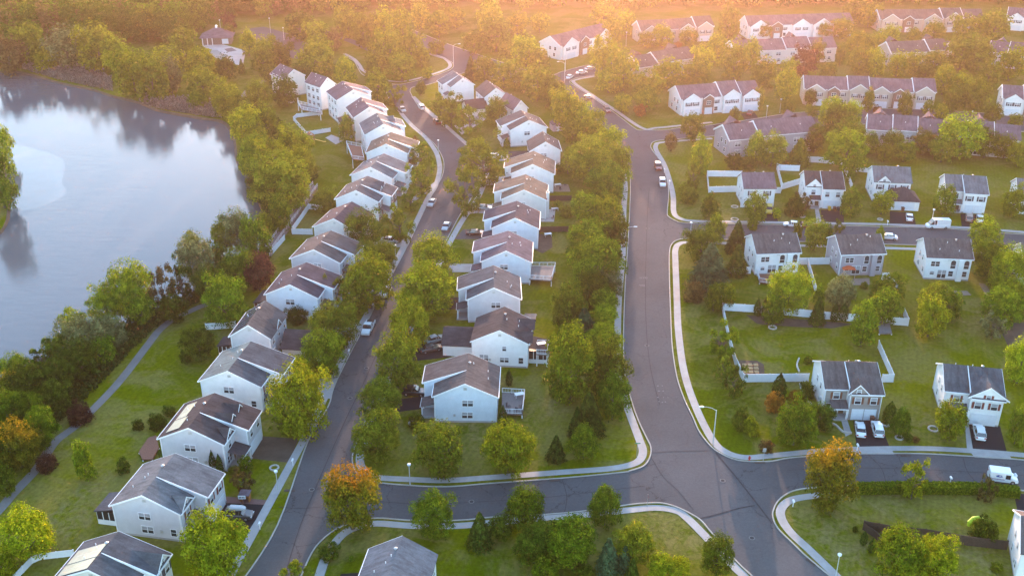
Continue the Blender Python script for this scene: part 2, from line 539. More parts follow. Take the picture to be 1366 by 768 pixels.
E1 = [(1420, 622), (1366, 613.6), (1301, 609), (1222, 605), (1141, 605.5), (1060, 610), (1030, 615), (1003, 615.5), (981, 613), (962, 605), (948, 595), (933, 576), (924, 556), (913, 533), (903, 503), (897, 465), (895, 430), (893, 371), (893, 338), (896, 326), (904, 320.5), (920, 318.5), (980, 320), (1080, 323), (1182, 326), (1260, 329), (1366, 338), (1420, 343)]
E2 = [(1420, 317), (1366, 313), (1335, 311), (1288, 307), (1236, 304), (1184, 303), (1103, 301), (1037, 300), (966, 299), (913, 297.6), (902, 295), (893, 290), (890, 284), (892, 260), (890, 241), (882, 217), (871, 202), (868, 195), (873, 189), (892, 186.5), (950, 182), (1000, 178), (1060, 171), (1150, 166), (1260, 169), (1420, 180)]
T1 = [(1420, 160), (1260, 148), (1150, 146), (1060, 151), (1000, 160), (950, 167), (908, 171), (887, 174), (863, 174), (852, 174), (843, 169), (821, 152), (794, 133), (768, 116), (760, 110), (767, 105), (794, 100.5), (840, 92)]
T2 = [(840, 82), (787, 87), (750, 96), (736, 100), (703, 94), (650, 77), (600, 60), (562, 45), (540, 36)]
U1 = [(540, 52), (560, 66), (576, 74), (598, 81), (605, 87), (600, 94), (578, 102), (545, 111), (528, 113), (502, 108), (484, 100), (478, 92), (472, 82), (459, 75)]

def sm(px): return smooth(gpts(px), 5)
street_r = R1[:19]
poly_roads = [
    ("residential_street", sm(L1[:-1]) + gpts([(530, 116)]) + sm(street_r) + gpts([(478, 640), (480, 700)]) + list(reversed(sm(B1[:5]))), ASPH),
    ("main_road", sm([(540, 36), (562, 45), (600, 60), (650, 77), (703, 94), (736, 100), (760, 110), (768, 116), (794, 133), (821, 152), (843, 169), (856, 180), (868, 195), (871, 202), (882, 217), (890, 241), (892, 260), (890, 284), (891, 310), (893, 338)] + E1[9:18][::-1] + [(1003, 640), (1031, 672), (1031, 690)] + BR1[:5][::-1])
        + list(reversed(sm([(540, 52), (560, 66), (576, 74), (598, 81), (622, 93), (640, 99), (700, 113), (745, 126), (775, 145), (807, 170), (826, 195), (838, 222), (841, 241), (840, 281), (837, 335), (834, 380), (832, 434), (832, 483), (836, 510), (844, 540), (852, 562), (862, 583), (868, 596), (867, 609), (861, 618), (880, 645), (902, 676)] + B1[15:]))), ASPH2),
    ("cross_street", sm(R1[18:30]) + gpts([(880, 612), (930, 690)]) + list(reversed(sm(B1[2:16]))), ASPH),
    ("side_street", sm(E1[:11]) + gpts([(985, 650), (1020, 705)]) + sm(BR1[4:]), ASPH),
    ("side_street", sm(E1[17:]) + sm(E2[:13]) + gpts([(885, 278), (885, 345)]), ASPH),
    ("townhouse_lane", sm(T1[:10]) + gpts([(835, 176), (860, 200)]) + sm(E2[17:]), ASPH),
    ("parking_bay", sm(T1[13:]) + sm(T2[:4]) + gpts([(742, 112)]), ASPH),
    ("junction", gpts([(547, 123), (520, 128), (515, 118)]) + sm([(528, 113), (545, 111), (578, 102), (600, 94), (605, 87), (598, 81)]) + gpts([(640, 92), (640, 99)]) + sm([(622, 97), (600, 104), (572, 113), (550, 117)]), ASPH),
]
for i, (nm, pts, mt) in enumerate(poly_roads):
    struct(poly_sheet(nm, pts, 0.02 + 0.004 * i, mt))
struct(poly_sheet("parking_lot", gpts([(322, 44), (335, 38), (352, 36), (385, 45), (410, 58), (422, 70), (412, 80), (390, 78), (358, 64), (332, 54)]), 0.02, ASPH))
struct(ribbon("park_road", sm([(425, 40), (455, 50), (480, 60), (505, 72), (520, 78)]), 4.0, 0.02, ASPH))

for k, pts in enumerate([L1, R1, B1, BR1, E1, E2, T1, T2, U1]):
    struct(ribbon("kerb", sm(pts), 0.22, 0.0, KERB, h=0.14 + 0.003 * k))

SW = [
    [(303, 782), (311, 760), (337, 712), (361, 668), (386, 622), (406, 585), (436, 524), (460, 472), (484.5, 429), (501, 399), (525, 354.5), (549.5, 308), (570, 266), (581, 248), (586.5, 228), (585.5, 215), (581, 202), (567.6, 183.6), (548.7, 167), (535, 151)],
    [(551, 129), (565, 143), (584, 159), (603, 175.5), (624.5, 194.5), (641, 211), (649, 232), (642, 255), (630, 276), (617, 294), (602, 320), (590, 345), (572, 380), (553, 425), (533, 472), (515, 515), (501, 550), (486, 588), (480, 612), (485, 627), (500, 636), (541, 639), (595.5, 640.5), (650, 637), (704, 633), (758, 629), (812, 625), (840, 620), (853.5, 613), (857.6, 600.6), (852, 584), (843, 560), (836, 540), (828, 510), (824, 475), (824, 430), (826, 390), (831, 335.5), (832, 281), (834, 249), (831, 225)],
    [(422, 782), (432, 750), (444, 728), (458, 712), (476, 703), (503, 698), (549, 701), (612, 701), (666, 696), (731, 690), (785, 686), (831, 681), (873, 677), (902, 681), (917, 691), (942, 716), (980, 756), (991, 766.6), (1003, 782)],
    [(1122, 775), (1108, 760.5), (1078.5, 732), (1054, 709), (1042, 690), (1043, 676.5), (1057, 666), (1086.6, 661), (1110, 659)],
    [(1420, 615), (1366, 607), (1277, 600), (1222.5, 598), (1141, 599), (1087.5, 602), (1025, 608), (994, 610), (969, 603), (950, 586), (928, 542.5), (912.5, 495.6), (905, 442), (903, 400), (901, 348.5), (901, 333), (906, 325.5), (920, 323.5), (980, 325), (1080, 328), (1182, 331), (1260, 334), (1366, 343), (1420, 349)],
    [(1420, 314), (1366, 310), (1288, 304), (1184, 299.8), (1160, 299), (1080, 297.7), (971, 296), (926, 295), (908, 292), (899, 284), (898, 262), (893, 240), (885.7, 219), (876, 202), (875, 194), (885, 190), (950, 185)],
    [(950, 163.5), (905.6, 168), (875, 171), (856, 171), (821, 147.7), (794, 130), (766, 111), (770, 106.5), (794, 102)],
    [(573, 72), (590, 77), (600, 85), (597, 92), (575, 100), (545, 108), (525, 109), (503, 104), (484, 94), (480, 88), (472, 79), (459, 72)],
]
for k, pts in enumerate(SW):
    struct(ribbon("sidewalk", sm(pts), 1.45, 0.04 + 0.004 * k, CONC))
struct(ribbon("lakeside_path", sm([(300, 400), (270, 408), (254, 415), (232, 425), (213, 440), (200, 456), (160, 508), (120, 550), (100, 569), (73, 590), (49, 625), (16, 660), (0, 679), (-40, 720)]), 1.75, 0.03, PATHM))
struct(ribbon("park_path", sm([(322, 132), (332, 120), (345, 112), (352, 108)]), 2.4, 0.03, PATHM))
struct(ribbon("worn_path", sm([(1310, 378), (1322, 400), (1328, 425), (1330, 450)]), 1.5, 0.03, plain("worn_earth", (0.15, 0.125, 0.08), 0.95, var=0.25)))

drives = [
    ("driveway", [(1138.4, 561), (1173, 560), (1187, 597), (1143, 597)], DRIVE, 0.024),
    ("driveway_apron", [(1141, 597), (1188, 597), (1193, 606), (1140, 606)], CONC, 0.072),
    ("driveway", [(1293, 566), (1334, 568), (1343, 602), (1298, 600)], DRIVE, 0.024),
    ("driveway_apron", [(1292, 600), (1344, 603), (1350, 613), (1300, 610)], CONC, 0.072),
    ("front_walk", [(1287, 563), (1292, 565), (1298, 600), (1290, 600)], CONC, 0.028),
    ("driveway", [(1095, 280), (1125, 281), (1126, 297), (1096, 296)], DRIVE, 0.024),
    ("front_walk", [(1087, 279), (1092, 279), (1096, 296), (1089, 296)], CONC, 0.028),
    ("driveway", [(1187, 282), (1218, 284), (1222, 300), (1187, 299)], DRIVE, 0.024),
    ("driveway", [(1281, 285), (1312, 287), (1313, 304), (1283, 303)], DRIVE, 0.024),
    ("driveway", [(1020, 283), (1035, 284), (1038, 296), (1018, 296)], DRIVE, 0.024),
    ("driveway", [(601, 352), (632, 352), (630, 363), (596, 363)], CONC, 0.024),
    ("driveway", [(618, 306), (655, 306), (655, 319), (606, 319)], ASPH, 0.028),
    ("driveway", [(630, 273), (668, 272), (668, 284), (622, 285)], CONC, 0.024),
    ("driveway", [(642, 236), (676, 235), (676, 246), (640, 248)], CONC, 0.024),
    ("driveway", [(646, 205), (680, 203), (680, 214), (640, 216)], CONC, 0.024),
    ("driveway", [(606, 168), (640, 152), (650, 158), (616, 180)], CONC, 0.024),
    ("driveway", [(518, 535), (567, 527), (564, 545), (508, 552)], DRIVE, 0.024),
    ("driveway", [(560, 455), (598, 450), (602, 476), (548, 482)], DRIVE, 0.024),
    ("driveway", [(575, 398), (616, 396), (612, 412), (568, 414)], DRIVE, 0.024),
    ("driveway", [(290, 670), (354.5, 673), (334, 707), (280, 700)], DRIVE, 0.024),
    ("driveway_apron", [(354.5, 673), (364, 674), (342, 712), (331, 709)], CONC, 0.076),
    ("brick_edging", [(294, 661), (359, 667), (355, 673), (294, 670)], plain("paver_red", (0.16, 0.085, 0.075), 0.9), 0.028),
    ("planting_bed", [(343, 581), (398, 585), (386, 617), (333, 611)], SOIL, 0.024),
    ("driveway", [(480, 322), (545, 318), (540, 329), (470, 334)], CONC, 0.024),
    ("driveway", [(470, 352), (525, 352), (520, 362), (460, 364)], CONC, 0.024),
    ("driveway", [(416, 440), (478, 430), (470, 450), (410, 465)], CONC, 0.024),
    ("driveway", [(440, 382), (505, 378), (497, 392), (430, 398)], CONC, 0.024),
    ("driveway", [(385, 520), (443, 500), (440, 520), (380, 545)], CONC, 0.024),
    ("driveway_apron", [(436, 512), (447, 515), (441, 532), (428, 530)], CONC, 0.076),
    ("driveway", [(552, 262), (584, 240), (580, 250), (548, 272)], CONC, 0.024),
    ("driveway", [(455, 765), (500, 762), (510, 790), (440, 790)], DRIVE, 0.024),
    ("driveway", [(950, 167), (980, 158), (986, 161), (956, 173)], DRIVE, 0.05),
    ("driveway", [(988, 152), (1006, 150), (1012, 158), (994, 161)], DRIVE, 0.05),
    ("driveway", [(1352, 657), (1380, 660), (1390, 690), (1358, 684)], DRIVE, 0.024),
    ("pool_deck", [(274, 56), (288, 57), (328, 68), (324, 88), (312, 86), (300, 76), (270, 62)], concrete_material("pale_concrete", (0.42, 0.38, 0.36)), 0.05),
    ("patio", [(716, 280), (741, 279), (739, 296), (714, 296)], MATS["pale_concrete"], 0.05),
    ("patio", [(733, 246), (758, 246), (761, 256), (736, 256)], plain("paver_tan", (0.22, 0.17, 0.13), 0.9), 0.05),
    ("mulch_bed", [(717, 312), (736, 314), (737, 330), (724, 338), (714, 334)], SOIL, 0.03),
    ("patio", [(434, 184), (442, 180), (460, 187), (448, 193)], MATS["pale_concrete"], 0.05),
    ("mulch_bed", [(985, 480), (1010, 481), (1019, 486), (1020, 499), (988, 500)], SOIL, 0.03),
    ("mulch_bed", [(995, 420), (1040, 424), (1100, 428), (1140, 432), (1110, 438), (1060, 436), (1010, 432)], SOIL, 0.03),
    ("front_walk", [(1122, 560), (1130, 559), (1136, 578), (1128, 582)], CONC, 0.028),
    ("driveway", [(672, 206), (640, 226), (636, 218), (665, 203)], CONC, 0.02 + 0.012),
    ("mulch_bed", [(1330, 432), (1366, 430), (1385, 470), (1345, 462)], SOIL, 0.03),
    ("patio", [(1120, 372), (1160, 371), (1160, 380), (1124, 381)], MATS["paver_tan"], 0.05),
    ("path", [(1250, 388), (1290, 388), (1296, 394), (1250, 394)], MATS["paver_tan"], 0.05),
]
for nm, pts, mt, z in drives:
    struct(poly_sheet(nm, gpts(pts), z, mt))

# seams, manholes, worn numbers on the road
def seam(pts, w, z, mat):
    struct(ribbon("road_seam", sm(pts), w, z, mat))
TAR = plain("tar", (0.056, 0.051, 0.054), 1.0, var=0.2, spec=0.03)
seam([(868, 604), (900, 602), (948, 601)], 0.12, 0.056, TAR)
seam([(932, 692), (960, 685), (985, 678), (1007, 674)], 0.25, 0.056, TAR)
seam([(955, 604), (985, 640), (1010, 672), (1030, 698)], 0.28, 0.060, TAR)
seam([(868, 609), (885, 636), (905, 655), (925, 680)], 0.09, 0.060, TAR)
seam([(866, 250), (863, 300), (861, 400), (866, 480), (880, 540)], 0.10, 0.056, TAR)
seam([(380, 768), (401, 700), (430, 630), (461, 560), (490, 500), (520, 430)], 0.12, 0.056, TAR)
seam([(372, 676), (400, 678), (428, 676)], 0.12, 0.060, TAR)
seam([(500, 668), (560, 672), (640, 669), (720, 664), (800, 655), (860, 648)], 0.10, 0.056, TAR)
seam([(750, 640), (756, 662), (753, 684)], 0.10, 0.060, TAR)
seam([(1050, 627), (1140, 624), (1250, 627), (1366, 634)], 0.10, 0.064, TAR)
seam([(1285, 611), (1290, 628), (1304, 646)], 0.10, 0.068, TAR)
seam([(1158, 606), (1176, 625), (1182, 646)], 0.10, 0.068, TAR)
def manhole(px, py, z=0.075):
    c = G(px, py)
    m = MB()
    ring = lambda r, zz: [(math.cos(a) * r, math.sin(a) * r, zz) for a in [2 * math.pi * k / 20 for k in range(20)]]
    m.add(ring(0.48, 0) + ring(0.33, 0), [(i, (i + 1) % 20, (i + 1) % 20 + 20, i + 20) for i in range(20)], 0)
    m.add(ring(0.33, 0.0), [tuple(range(20))], 1)
    o = m.build("manhole_cover", [plain("worn_collar", (0.17, 0.16, 0.15), 0.95, var=.2), TAR])
    o.location = (c.x, c.y, z)
    o["group"] = "manhole covers in the roads"
    return o
for (x, y, lab) in [(964, 641, "manhole cover in the middle of the wide junction"), (1003, 717.5, "manhole cover below the wide junction towards the grassy corner"),
                    (863, 461, "manhole cover in the main road beside the dense tree belt"), (864, 305, "manhole cover in the main road opposite the upper side street"),
                    (416, 653, "manhole cover in the left street opposite the post lamp"), (629, 669, "manhole cover in the cross street near the dark conical tree"),
                    (489, 491, "manhole cover in the left street below the pickup truck"), (467, 531, "manhole cover in the left street between the two rows of trees")]:
    tag(manhole(x, y), lab, "manhole cover", "manhole covers in the roads")
def road_text(txt, px, py, size, rot):
    cu = bpy.data.curves.new("road_number", 'FONT')
    cu.body = txt; cu.size = size; cu.align_x = 'CENTER'; cu.align_y = 'CENTER'
    cu.materials.append(PAINT)
    o = bpy.data.objects.new("road_number", cu)
    COL.objects.link(o)
    c = G(px, py)
    o.location = (c.x, c.y, 0.066); o.rotation_euler = (0, 0, rot)
    return struct(o)
road_text("070", 858.5, 371, 1.25, 0.0)
road_text("98", 856.5, 381, 1.35, 0.0)
for (px, py, w) in [(877.4, 514.7, .35), (883.5, 514.7, .25), (879, 521.5, .45), (884.5, 521.5, .25), (877.4, 530, .35), (885, 530, .15), (891, 530, .15), (879, 535.5, .35), (883.5, 536.5, .25), (887.5, 536, .2)]:
    c = G(px, py); mm = MB()
    mm.add([(c.x - w / 2, c.y - .12, 0.066), (c.x + w / 2, c.y - .14, 0.066), (c.x + w / 2.4, c.y + .15, 0.066), (c.x - w / 2.2, c.y + .12, 0.066)], [(0, 1, 2, 3)])
    struct(mm.build("road_paint_mark", PAINT))

# the evening air: one closed box of thin haze round the whole place
hz = MB(); hz.box(-1500, 1500, -120, 2600, -3.0, 128.0)
hm = bpy.data.materials.new("haze_air"); hm.use_nodes = True
hn = hm.node_tree.nodes; hn.remove(hn["Principled BSDF"])
pv = hn.new("ShaderNodeVolumePrincipled")
pv.inputs["Color"].default_value = (0.99, 0.64, 0.54, 1)
pv.inputs["Density"].default_value = 0.00023
pv.inputs["Anisotropy"].default_value = 0.925
hm.node_tree.links.new(pv.outputs[0], hn["Material Output"].inputs["Volume"])
ho = hz.build("haze", hm); ho["kind"] = "stuff"

# thin pale film of algae floating on the lake
ALG = plain("algae_film", (0.098, 0.108, 0.116), 0.075, var=0.2, scale=0.05)
struct(poly_sheet("algae_film", [Vector((p.x, p.y, 0)) for p in smooth(gpts([(-80, 196), (10, 190), (48, 197), (78, 206), (86, 220), (82, 240), (88, 255), (62, 270), (28, 278), (14, 268), (16, 230), (6, 206), (-80, 205)]), 5, True)], -0.69, ALG))
DRAIN = plain("storm_drain_iron", (0.07, 0.045, 0.035), 0.7, var=0.3, scale=6)
for (x, y, a) in [(1013, 615.3, 0.05), (739.5, 639, 0.1), (1083, 747.5, -0.95), (387, 652.5, 0.0), (1207, 606, 0.0), (497, 640, -.5)]:
    c = G(x, y); mm = MB(); mm.box(-.9, .9, -.45, .1, 0.0, 0.03)
    for k in range(7): mm.box(-.8 + k * .25, -.7 + k * .25, -.4, .05, 0.03, 0.045)
    o = mm.build("storm_drain", DRAIN); o.location = (c.x, c.y - .15, 0.062); o.rotation_euler = (0, 0, a); struct(o)
# ------------------------------------------------------------------ house kit
WHITE = siding("siding_white", (0.78, 0.78, 0.79))
CREAM = siding("siding_cream", (0.66, 0.64, 0.62))
PALEBLUE = siding("siding_pale_blue", (0.62, 0.68, 0.76))
GREYS = siding("siding_grey", (0.46, 0.46, 0.48))
LAV = siding("siding_lavender_grey", (0.55, 0.55, 0.585))
TAN = siding("siding_tan", (0.46, 0.41, 0.35))
MAUVE = siding("siding_mauve_grey", (0.36, 0.34, 0.38))
TRIM = plain("white_trim", (0.74, 0.75, 0.77), 0.45, var=0.05)
GLASS = plain("window_glass", (0.030, 0.036, 0.045), 0.12, var=0.5, scale=2.0, spec=0.8)
BLIND = plain("window_blind", (0.30, 0.31, 0.33), 0.3, var=0.3, scale=2.0)
BRICK = brick("brick_red_brown", (0.20, 0.105, 0.07), (0.15, 0.08, 0.055), (0.26, 0.22, 0.19))
BRICKG = brick("stone_brick_grey", (0.28, 0.25, 0.23), (0.22, 0.20, 0.185), (0.34, 0.32, 0.30))
SHUT_RED = plain("shutter_red", (0.17, 0.045, 0.035), 0.6)
SHUT_BROWN = plain("shutter_brown", (0.16, 0.06, 0.03), 0.6)
SHUT_DARK = plain("shutter_dark", (0.06, 0.055, 0.07), 0.6)
GARAGE = plain("garage_door_white", (0.62, 0.65, 0.70), 0.5, var=0.06)
DOORM = plain("front_door_paint", (0.16, 0.10, 0.05), 0.5)
SOLAR_PALE = plain("solar_glass_pale", (0.50, 0.46, 0.36), 0.18, var=0.12, scale=0.8, spec=0.9)
SOLAR_DARK = plain("solar_glass_dark", (0.05, 0.06, 0.09), 0.12, var=0.2, spec=0.9)
METAL = plain("galvanised_metal", (0.45, 0.45, 0.45), 0.4, metal=0.4)
WOODD = plain("deck_wood_grey", (0.17, 0.155, 0.15), 0.85, var=0.25, scale=4)
WOODR = plain("deck_wood_red", (0.20, 0.085, 0.055), 0.85, var=0.25, scale=4)
SCREEN = plain("dark_screen", (0.02, 0.018, 0.018), 0.4)
ROOFC = {
    'grey': shingle("shingle_grey", (0.150, 0.150, 0.160)), 'dgrey': shingle("shingle_dark_grey", (0.100, 0.098, 0.108)),
    'brown': shingle("shingle_brown", (0.118, 0.098, 0.096)), 'dbrown': shingle("shingle_dark_brown", (0.078, 0.062, 0.064)),
    'plum': shingle("shingle_plum", (0.082, 0.068, 0.084)), 'tan': shingle("shingle_tan", (0.19, 0.135, 0.105)),
    'green': shingle("shingle_green_grey", (0.155, 0.185, 0.185)), 'blue': shingle("shingle_blue_grey", (0.120, 0.135, 0.160)),
    'mauve': shingle("shingle_mauve", (0.150, 0.112, 0.130)),
}
_wcache = {}
def window_mesh(w, h, bays, arched=False):
    """frame and glass meshes; outside faces -Y, centred on x, sill at z=0"""
    k = (round(w, 2), round(h, 2), bays, arched)
    if k in _wcache: return _wcache[k]
    f = MB(); g = MB()
    t = 0.09
    f.box(-w / 2 - t, w / 2 + t, -0.07, 0, -t, 0)
    f.box(-w / 2 - t, w / 2 + t, -0.07, 0, h, h + t) if not arched else None
    f.box(-w / 2 - t, -w / 2, -0.07, 0, 0, h); f.box(w / 2, w / 2 + t, -0.07, 0, 0, h)
    for i in range(1, bays):
        x = -w / 2 + w * i / bays
        f.box(x - 0.06, x + 0.06, -0.065, 0, 0, h)
    for i in range(bays):
        a = -w / 2 + w * i / bays; b = a + w / bays
        f.box(a + 0.03, b - 0.03, -0.055, 0, h * 0.5 - 0.03, h * 0.5 + 0.03)
    g.box(-w / 2, w / 2, -0.035, 0.0, 0, h * 0.5, 0)
    g.box(-w / 2, w / 2, -0.030, 0.0, h * 0.5, h, 1)
    if arched:
        n = 8
        arc = [(math.cos(math.pi * i / n) * w / 2, h + math.sin(math.pi * i / n) * w / 2) for i in range(n + 1)]
        g.add([(x, -0.035, z) for x, z in arc], [tuple(range(n + 1))])
        out = [(math.cos(math.pi * i / n) * (w / 2 + t), h + math.sin(math.pi * i / n) * (w / 2 + t)) for i in range(n + 1)]
        f.add([(x, -0.07, z) for x, z in arc] + [(x, -0.07, z) for x, z in out], [(i, i + 1, n + 2 + i, n + 1 + i) for i in range(n)])
    _wcache[k] = (f.mesh("window_frame", TRIM), g.mesh("window_glass", [GLASS, BLIND if RNG.random() < 0.5 else GLASS]))
    return _wcache[k]

def add_window(house, pos, ang, w, h, bays=1, shutters=None, arched=False, sub=True):
    """ang: direction of the outward normal in the house's frame"""
    fm, gm = window_mesh(w, h, bays, arched)
    wdw = link("window", gm, house, pos, ang + math.pi / 2)
    link("frame", fm, wdw)
    if shutters:
        for s in (-1, 1):
            mm = _wcache.setdefault(('sh', round(h, 2), shutters.name), MB().box(-0.2, 0.2, -0.05, 0, 0, h).mesh("shutter", shutters))
            c, sn = math.cos(ang + math.pi / 2), math.sin(ang + math.pi / 2)
            dx = s * (w / 2 + 0.32)
            link("shutter", mm, house, (pos[0] + c * dx, pos[1] + sn * dx, pos[2]), ang + math.pi / 2)
    return wdw

def garage_door(house, pos, ang, w, h=2.2):
    m = MB()
    m.box(-w / 2, w / 2, -0.05, 0, 0, h)
    for i in range(4):
        z = h * i / 4
        for j in range(int(w / 0.8)):
            x = -w / 2 + (j + 0.5) * w / int(w / 0.8)
            m.box(x - 0.28, x + 0.28, -0.075, -0.05, z + 0.1, z + h / 4 - 0.08)
    m.box(-w / 2 - 0.12, -w / 2, -0.09, 0, 0, h + 0.12); m.box(w / 2, w / 2 + 0.12, -0.09, 0, 0, h + 0.12); m.box(-w / 2, w / 2, -0.09, 0, h, h + 0.12)
    o = m.build("garage_door", GARAGE, house)
    o.location = pos; o.rotation_euler = (0, 0, ang + math.pi / 2)
    return o

def entry_door(house, pos, ang):
    m = MB(); m.box(-0.48, 0.48, -0.05, 0, 0, 2.05, 0)
    m.box(-0.6, -0.48, -0.08, 0, 0, 2.17, 1); m.box(0.48, 0.6, -0.08, 0, 0, 2.17, 1); m.box(-0.48, 0.48, -0.08, 0, 2.05, 2.17, 1)
    o = m.build("door", [DOORM, TRIM], house)
    o.location = pos; o.rotation_euler = (0, 0, ang + math.pi / 2)
    return o

OV = 0.32
def roof_plane(m, a, b, c, d, t=0.16, mi=0):
    m.slab([a, b, c, d], t, mi)

def house(label, N, F, A, B, front=1, He=5.7, rise=2.7, split=0.45, proj=2.0, roof='grey', wall=None, near_wall=None, front_wall=None,
          gar=1, gablet=None, dormers=0, shutters=None, rear=None, width=None, length=None, yaw=0.0, solar=None, porch=True, name="house", group=None,
          near_win='std', roof_near=None, minor=False, dx=0.0, far_gable=False):
    """gable-roofed two-storey house. N, F: near and far ridge ends; A, B: eave corners of the near gable (survey points)"""
    wall = wall or WHITE
    Hr = He + rise
    Nw, Fw = G(*N, Hr), G(*F, Hr)
    d = (Fw - Nw); d.z = 0
    L = length or d.length
    d.normalize()
    if yaw:
        d = Matrix.Rotation(math.radians(yaw), 3, 'Z') @ d
    r = Vector((d.y, -d.x, 0))
    Aw = G(*A, He)
    Bw = G(*B, He) if B else None
    if Bw:
        W = abs((Bw - Aw).dot(r)); mid = (Aw + Bw) / 2
        y0 = (Aw.dot(d) + Bw.dot(d) + Nw.dot(d)) / 3
    else:
        W = width or 10.5
        mid = None
        y0 = (Aw.dot(d) + Nw.dot(d)) / 2
        sgn = 1 if (Aw - Nw).dot(r) > 0 else -1
        mid = Aw - r * sgn * W / 2
    if width and Bw: W = width
    W = max(W - 2 * OV, 5)
    L = max(L - 2 * OV, 6)
    y0 += OV
    if B is None and name == "house" and False: pass
    xc = mid.dot(r)
    org = r * xc + d * y0; org.z = 0
    rot = math.atan2(d.y, d.x) - math.pi / 2
    t = thing(name, label, "house" if name != "townhouse_row" else "townhouses", org, rot, group)
    t["dims"] = [round(W, 1), round(L, 1), round(math.degrees(rot), 1)]
    s = front                                  # front towards +x (1) or -x (-1)
    Wf = W / 2; Wr = W / 2
    Ls = L * split if proj else 0.0
    xf = s * Wf; xr = -s * Wr; xp = s * (Wf + proj)
    nw = near_wall or wall
    # walls
    m = MB()
    m.prism([(xr, 0), (xf, 0), (xf, He), (0, Hr - 0.1), (xr, He)], 0, Ls if proj else L, 0, True, not proj)
    if proj:
        m.prism([(xr, 0), (xp, 0), (xp, He), (0, Hr - 0.1), (xr, He)], Ls, L, 0)
    m.build("wall", nw, t)
    # foundations
    fm = MB(); fm.box(min(xr, xf) - 0.03, max(xr, xf) + 0.03, -0.03, Ls if proj else L + 0.03, 0, 0.35)
    if proj: fm.box(min(xr, xp) - 0.03, max(xr, xp) + 0.03, Ls + 0.001, L + 0.03, 0, 0.34)
    fm.build("foundation", CONC, t)
    # roof
    R = MB()
    sl = rise / W * 2.0
    def rp(x_e, y_a, y_b, z_e, mi=0):
        k = (Hr - z_e) / abs(x_e)
        xo = x_e + math.copysign(OV, x_e); zo = z_e - OV * k
        R.slab([(0, y_a, Hr + 0.06), (xo, y_a, zo + 0.06), (xo, y_b, zo + 0.06), (0, y_b, Hr + 0.06)], 0.17, mi)
        return xo, zo
    ya, yb = -OV, L + OV
    mi_front = 1 if roof_near else 0
    xo_r, zo_r = rp(xr, ya, yb, He, mi_front)
    if proj:
        xo_n, zo_n = rp(xf, ya, Ls, He, 0)
        xo_p, zo_p = rp(xp, Ls - 0.0, yb, He, 0)
    else:
        xo_n, zo_n = rp(xf, ya, yb, He, 0)
    R.build("roof", [ROOFC[roof], ROOFC[roof_near or roof]], t)
    # white trim: rakes, eaves, step in the roof
    T = MB()
    def rake(xo, zo, y, th=0.05):
        y1 = y - th if y <= 0.1 or y < L / 2 else y + th
        T.add([(0, y, Hr + 0.075), (xo, y, zo + 0.075), (xo, y, zo - 0.2), (0, y, Hr - 0.2),
               (0, y1, Hr + 0.075), (xo, y1, zo + 0.075), (xo, y1, zo - 0.2), (0, y1, Hr - 0.2)],
              [(0, 1, 2, 3), (7, 6, 5, 4), (0, 4, 5, 1), (1, 5, 6, 2), (2, 6, 7, 3)])
    rake(xo_r, zo_r, ya); rake(xo_n, zo_n, ya); rake(xo_r, zo_r, yb)
    def eave(xo, zo, y_a, y_b):
        sg = math.copysign(1, xo)
        x0, x1 = sorted((xo + 0.003 * sg, xo + 0.13 * sg))
        T.box(x0, x1, y_a, y_b, zo - 0.16, zo + 0.03)
    eave(xo_r, zo_r, ya, yb)
    if proj:
        eave(xo_n, zo_n, ya, Ls); eave(xo_p, zo_p, Ls, yb); rake(xo_p, zo_p, yb)
        # step: broad white band on the exposed flank of the taller slope
        yq = Ls - 0.06
        T.add([(0, yq, Hr + 0.08), (xo_p, yq, zo_p + 0.08), (xo_p, yq, zo_p - 0.22), (xo_n, yq, Hr - 0.22 - (Hr - zo_p) / abs(xo_p) * abs(xo_n)), (0, yq, Hr - 0.22),
               (0, Ls + 0.06, Hr + 0.08), (xo_p, Ls + 0.06, zo_p + 0.08)],
              [(0, 1, 2, 3, 4), (0, 5, 6, 1)])
    for x in (xr, xf):
        sx = math.copysign(0.02, x)
        x0, x1 = sorted((x - 6 * sx, x + sx)); T.box(x0, x1, -0.02, 0.1, 0.35, He - 0.1)
    if proj:
        x0, x1 = sorted((xp - 6 * math.copysign(0.02, xp), xp + math.copysign(0.02, xp)))
        T.box(x0, x1, Ls - 0.02, Ls + 0.1, 0.35, He - 0.1); T.box(x0, x1, L - 0.1, L + 0.02, 0.35, He - 0.1)
    T.build("trim", TRIM, t)
    fang = 0.0 if s > 0 else math.pi
    rang = math.pi - fang
    if front_wall:
        V = MB()
        if proj:
            a, b = sorted((xp, xp + s * 0.05)); V.box(a, b, Ls + 0.12, L - 0.12, 0.0, He - 0.25)
        a, b = sorted((xf, xf + s * 0.05)); V.box(a, b, 0.12, (Ls if proj else L) - 0.15, 0.0, He - 0.25)
        V.build("facing", front_wall, t)
    # garage, front windows, porch
    if proj and gar:
        yc = (Ls + L) / 2; wd = L - Ls - 1.4
        xg = xp + s * 0.055
        if gar == 1:
            garage_door(t, (xg, yc, 0.05), fang, min(4.9, wd))
        else:
            for q in (-1, 1): garage_door(t, (xg, yc + q * wd * 0.27, 0.05), fang, wd * 0.45)
        wn_ = 3 if L - Ls > 7.5 else 2
        for q in range(wn_):
            yy = Ls + (L - Ls) * (q + 0.5) / wn_
            add_window(t, (xg, yy, 3.45), fang, 1.05, 1.35, 1, shutters)
    yn = (Ls if proj else L)
    xq = xf + s * 0.055
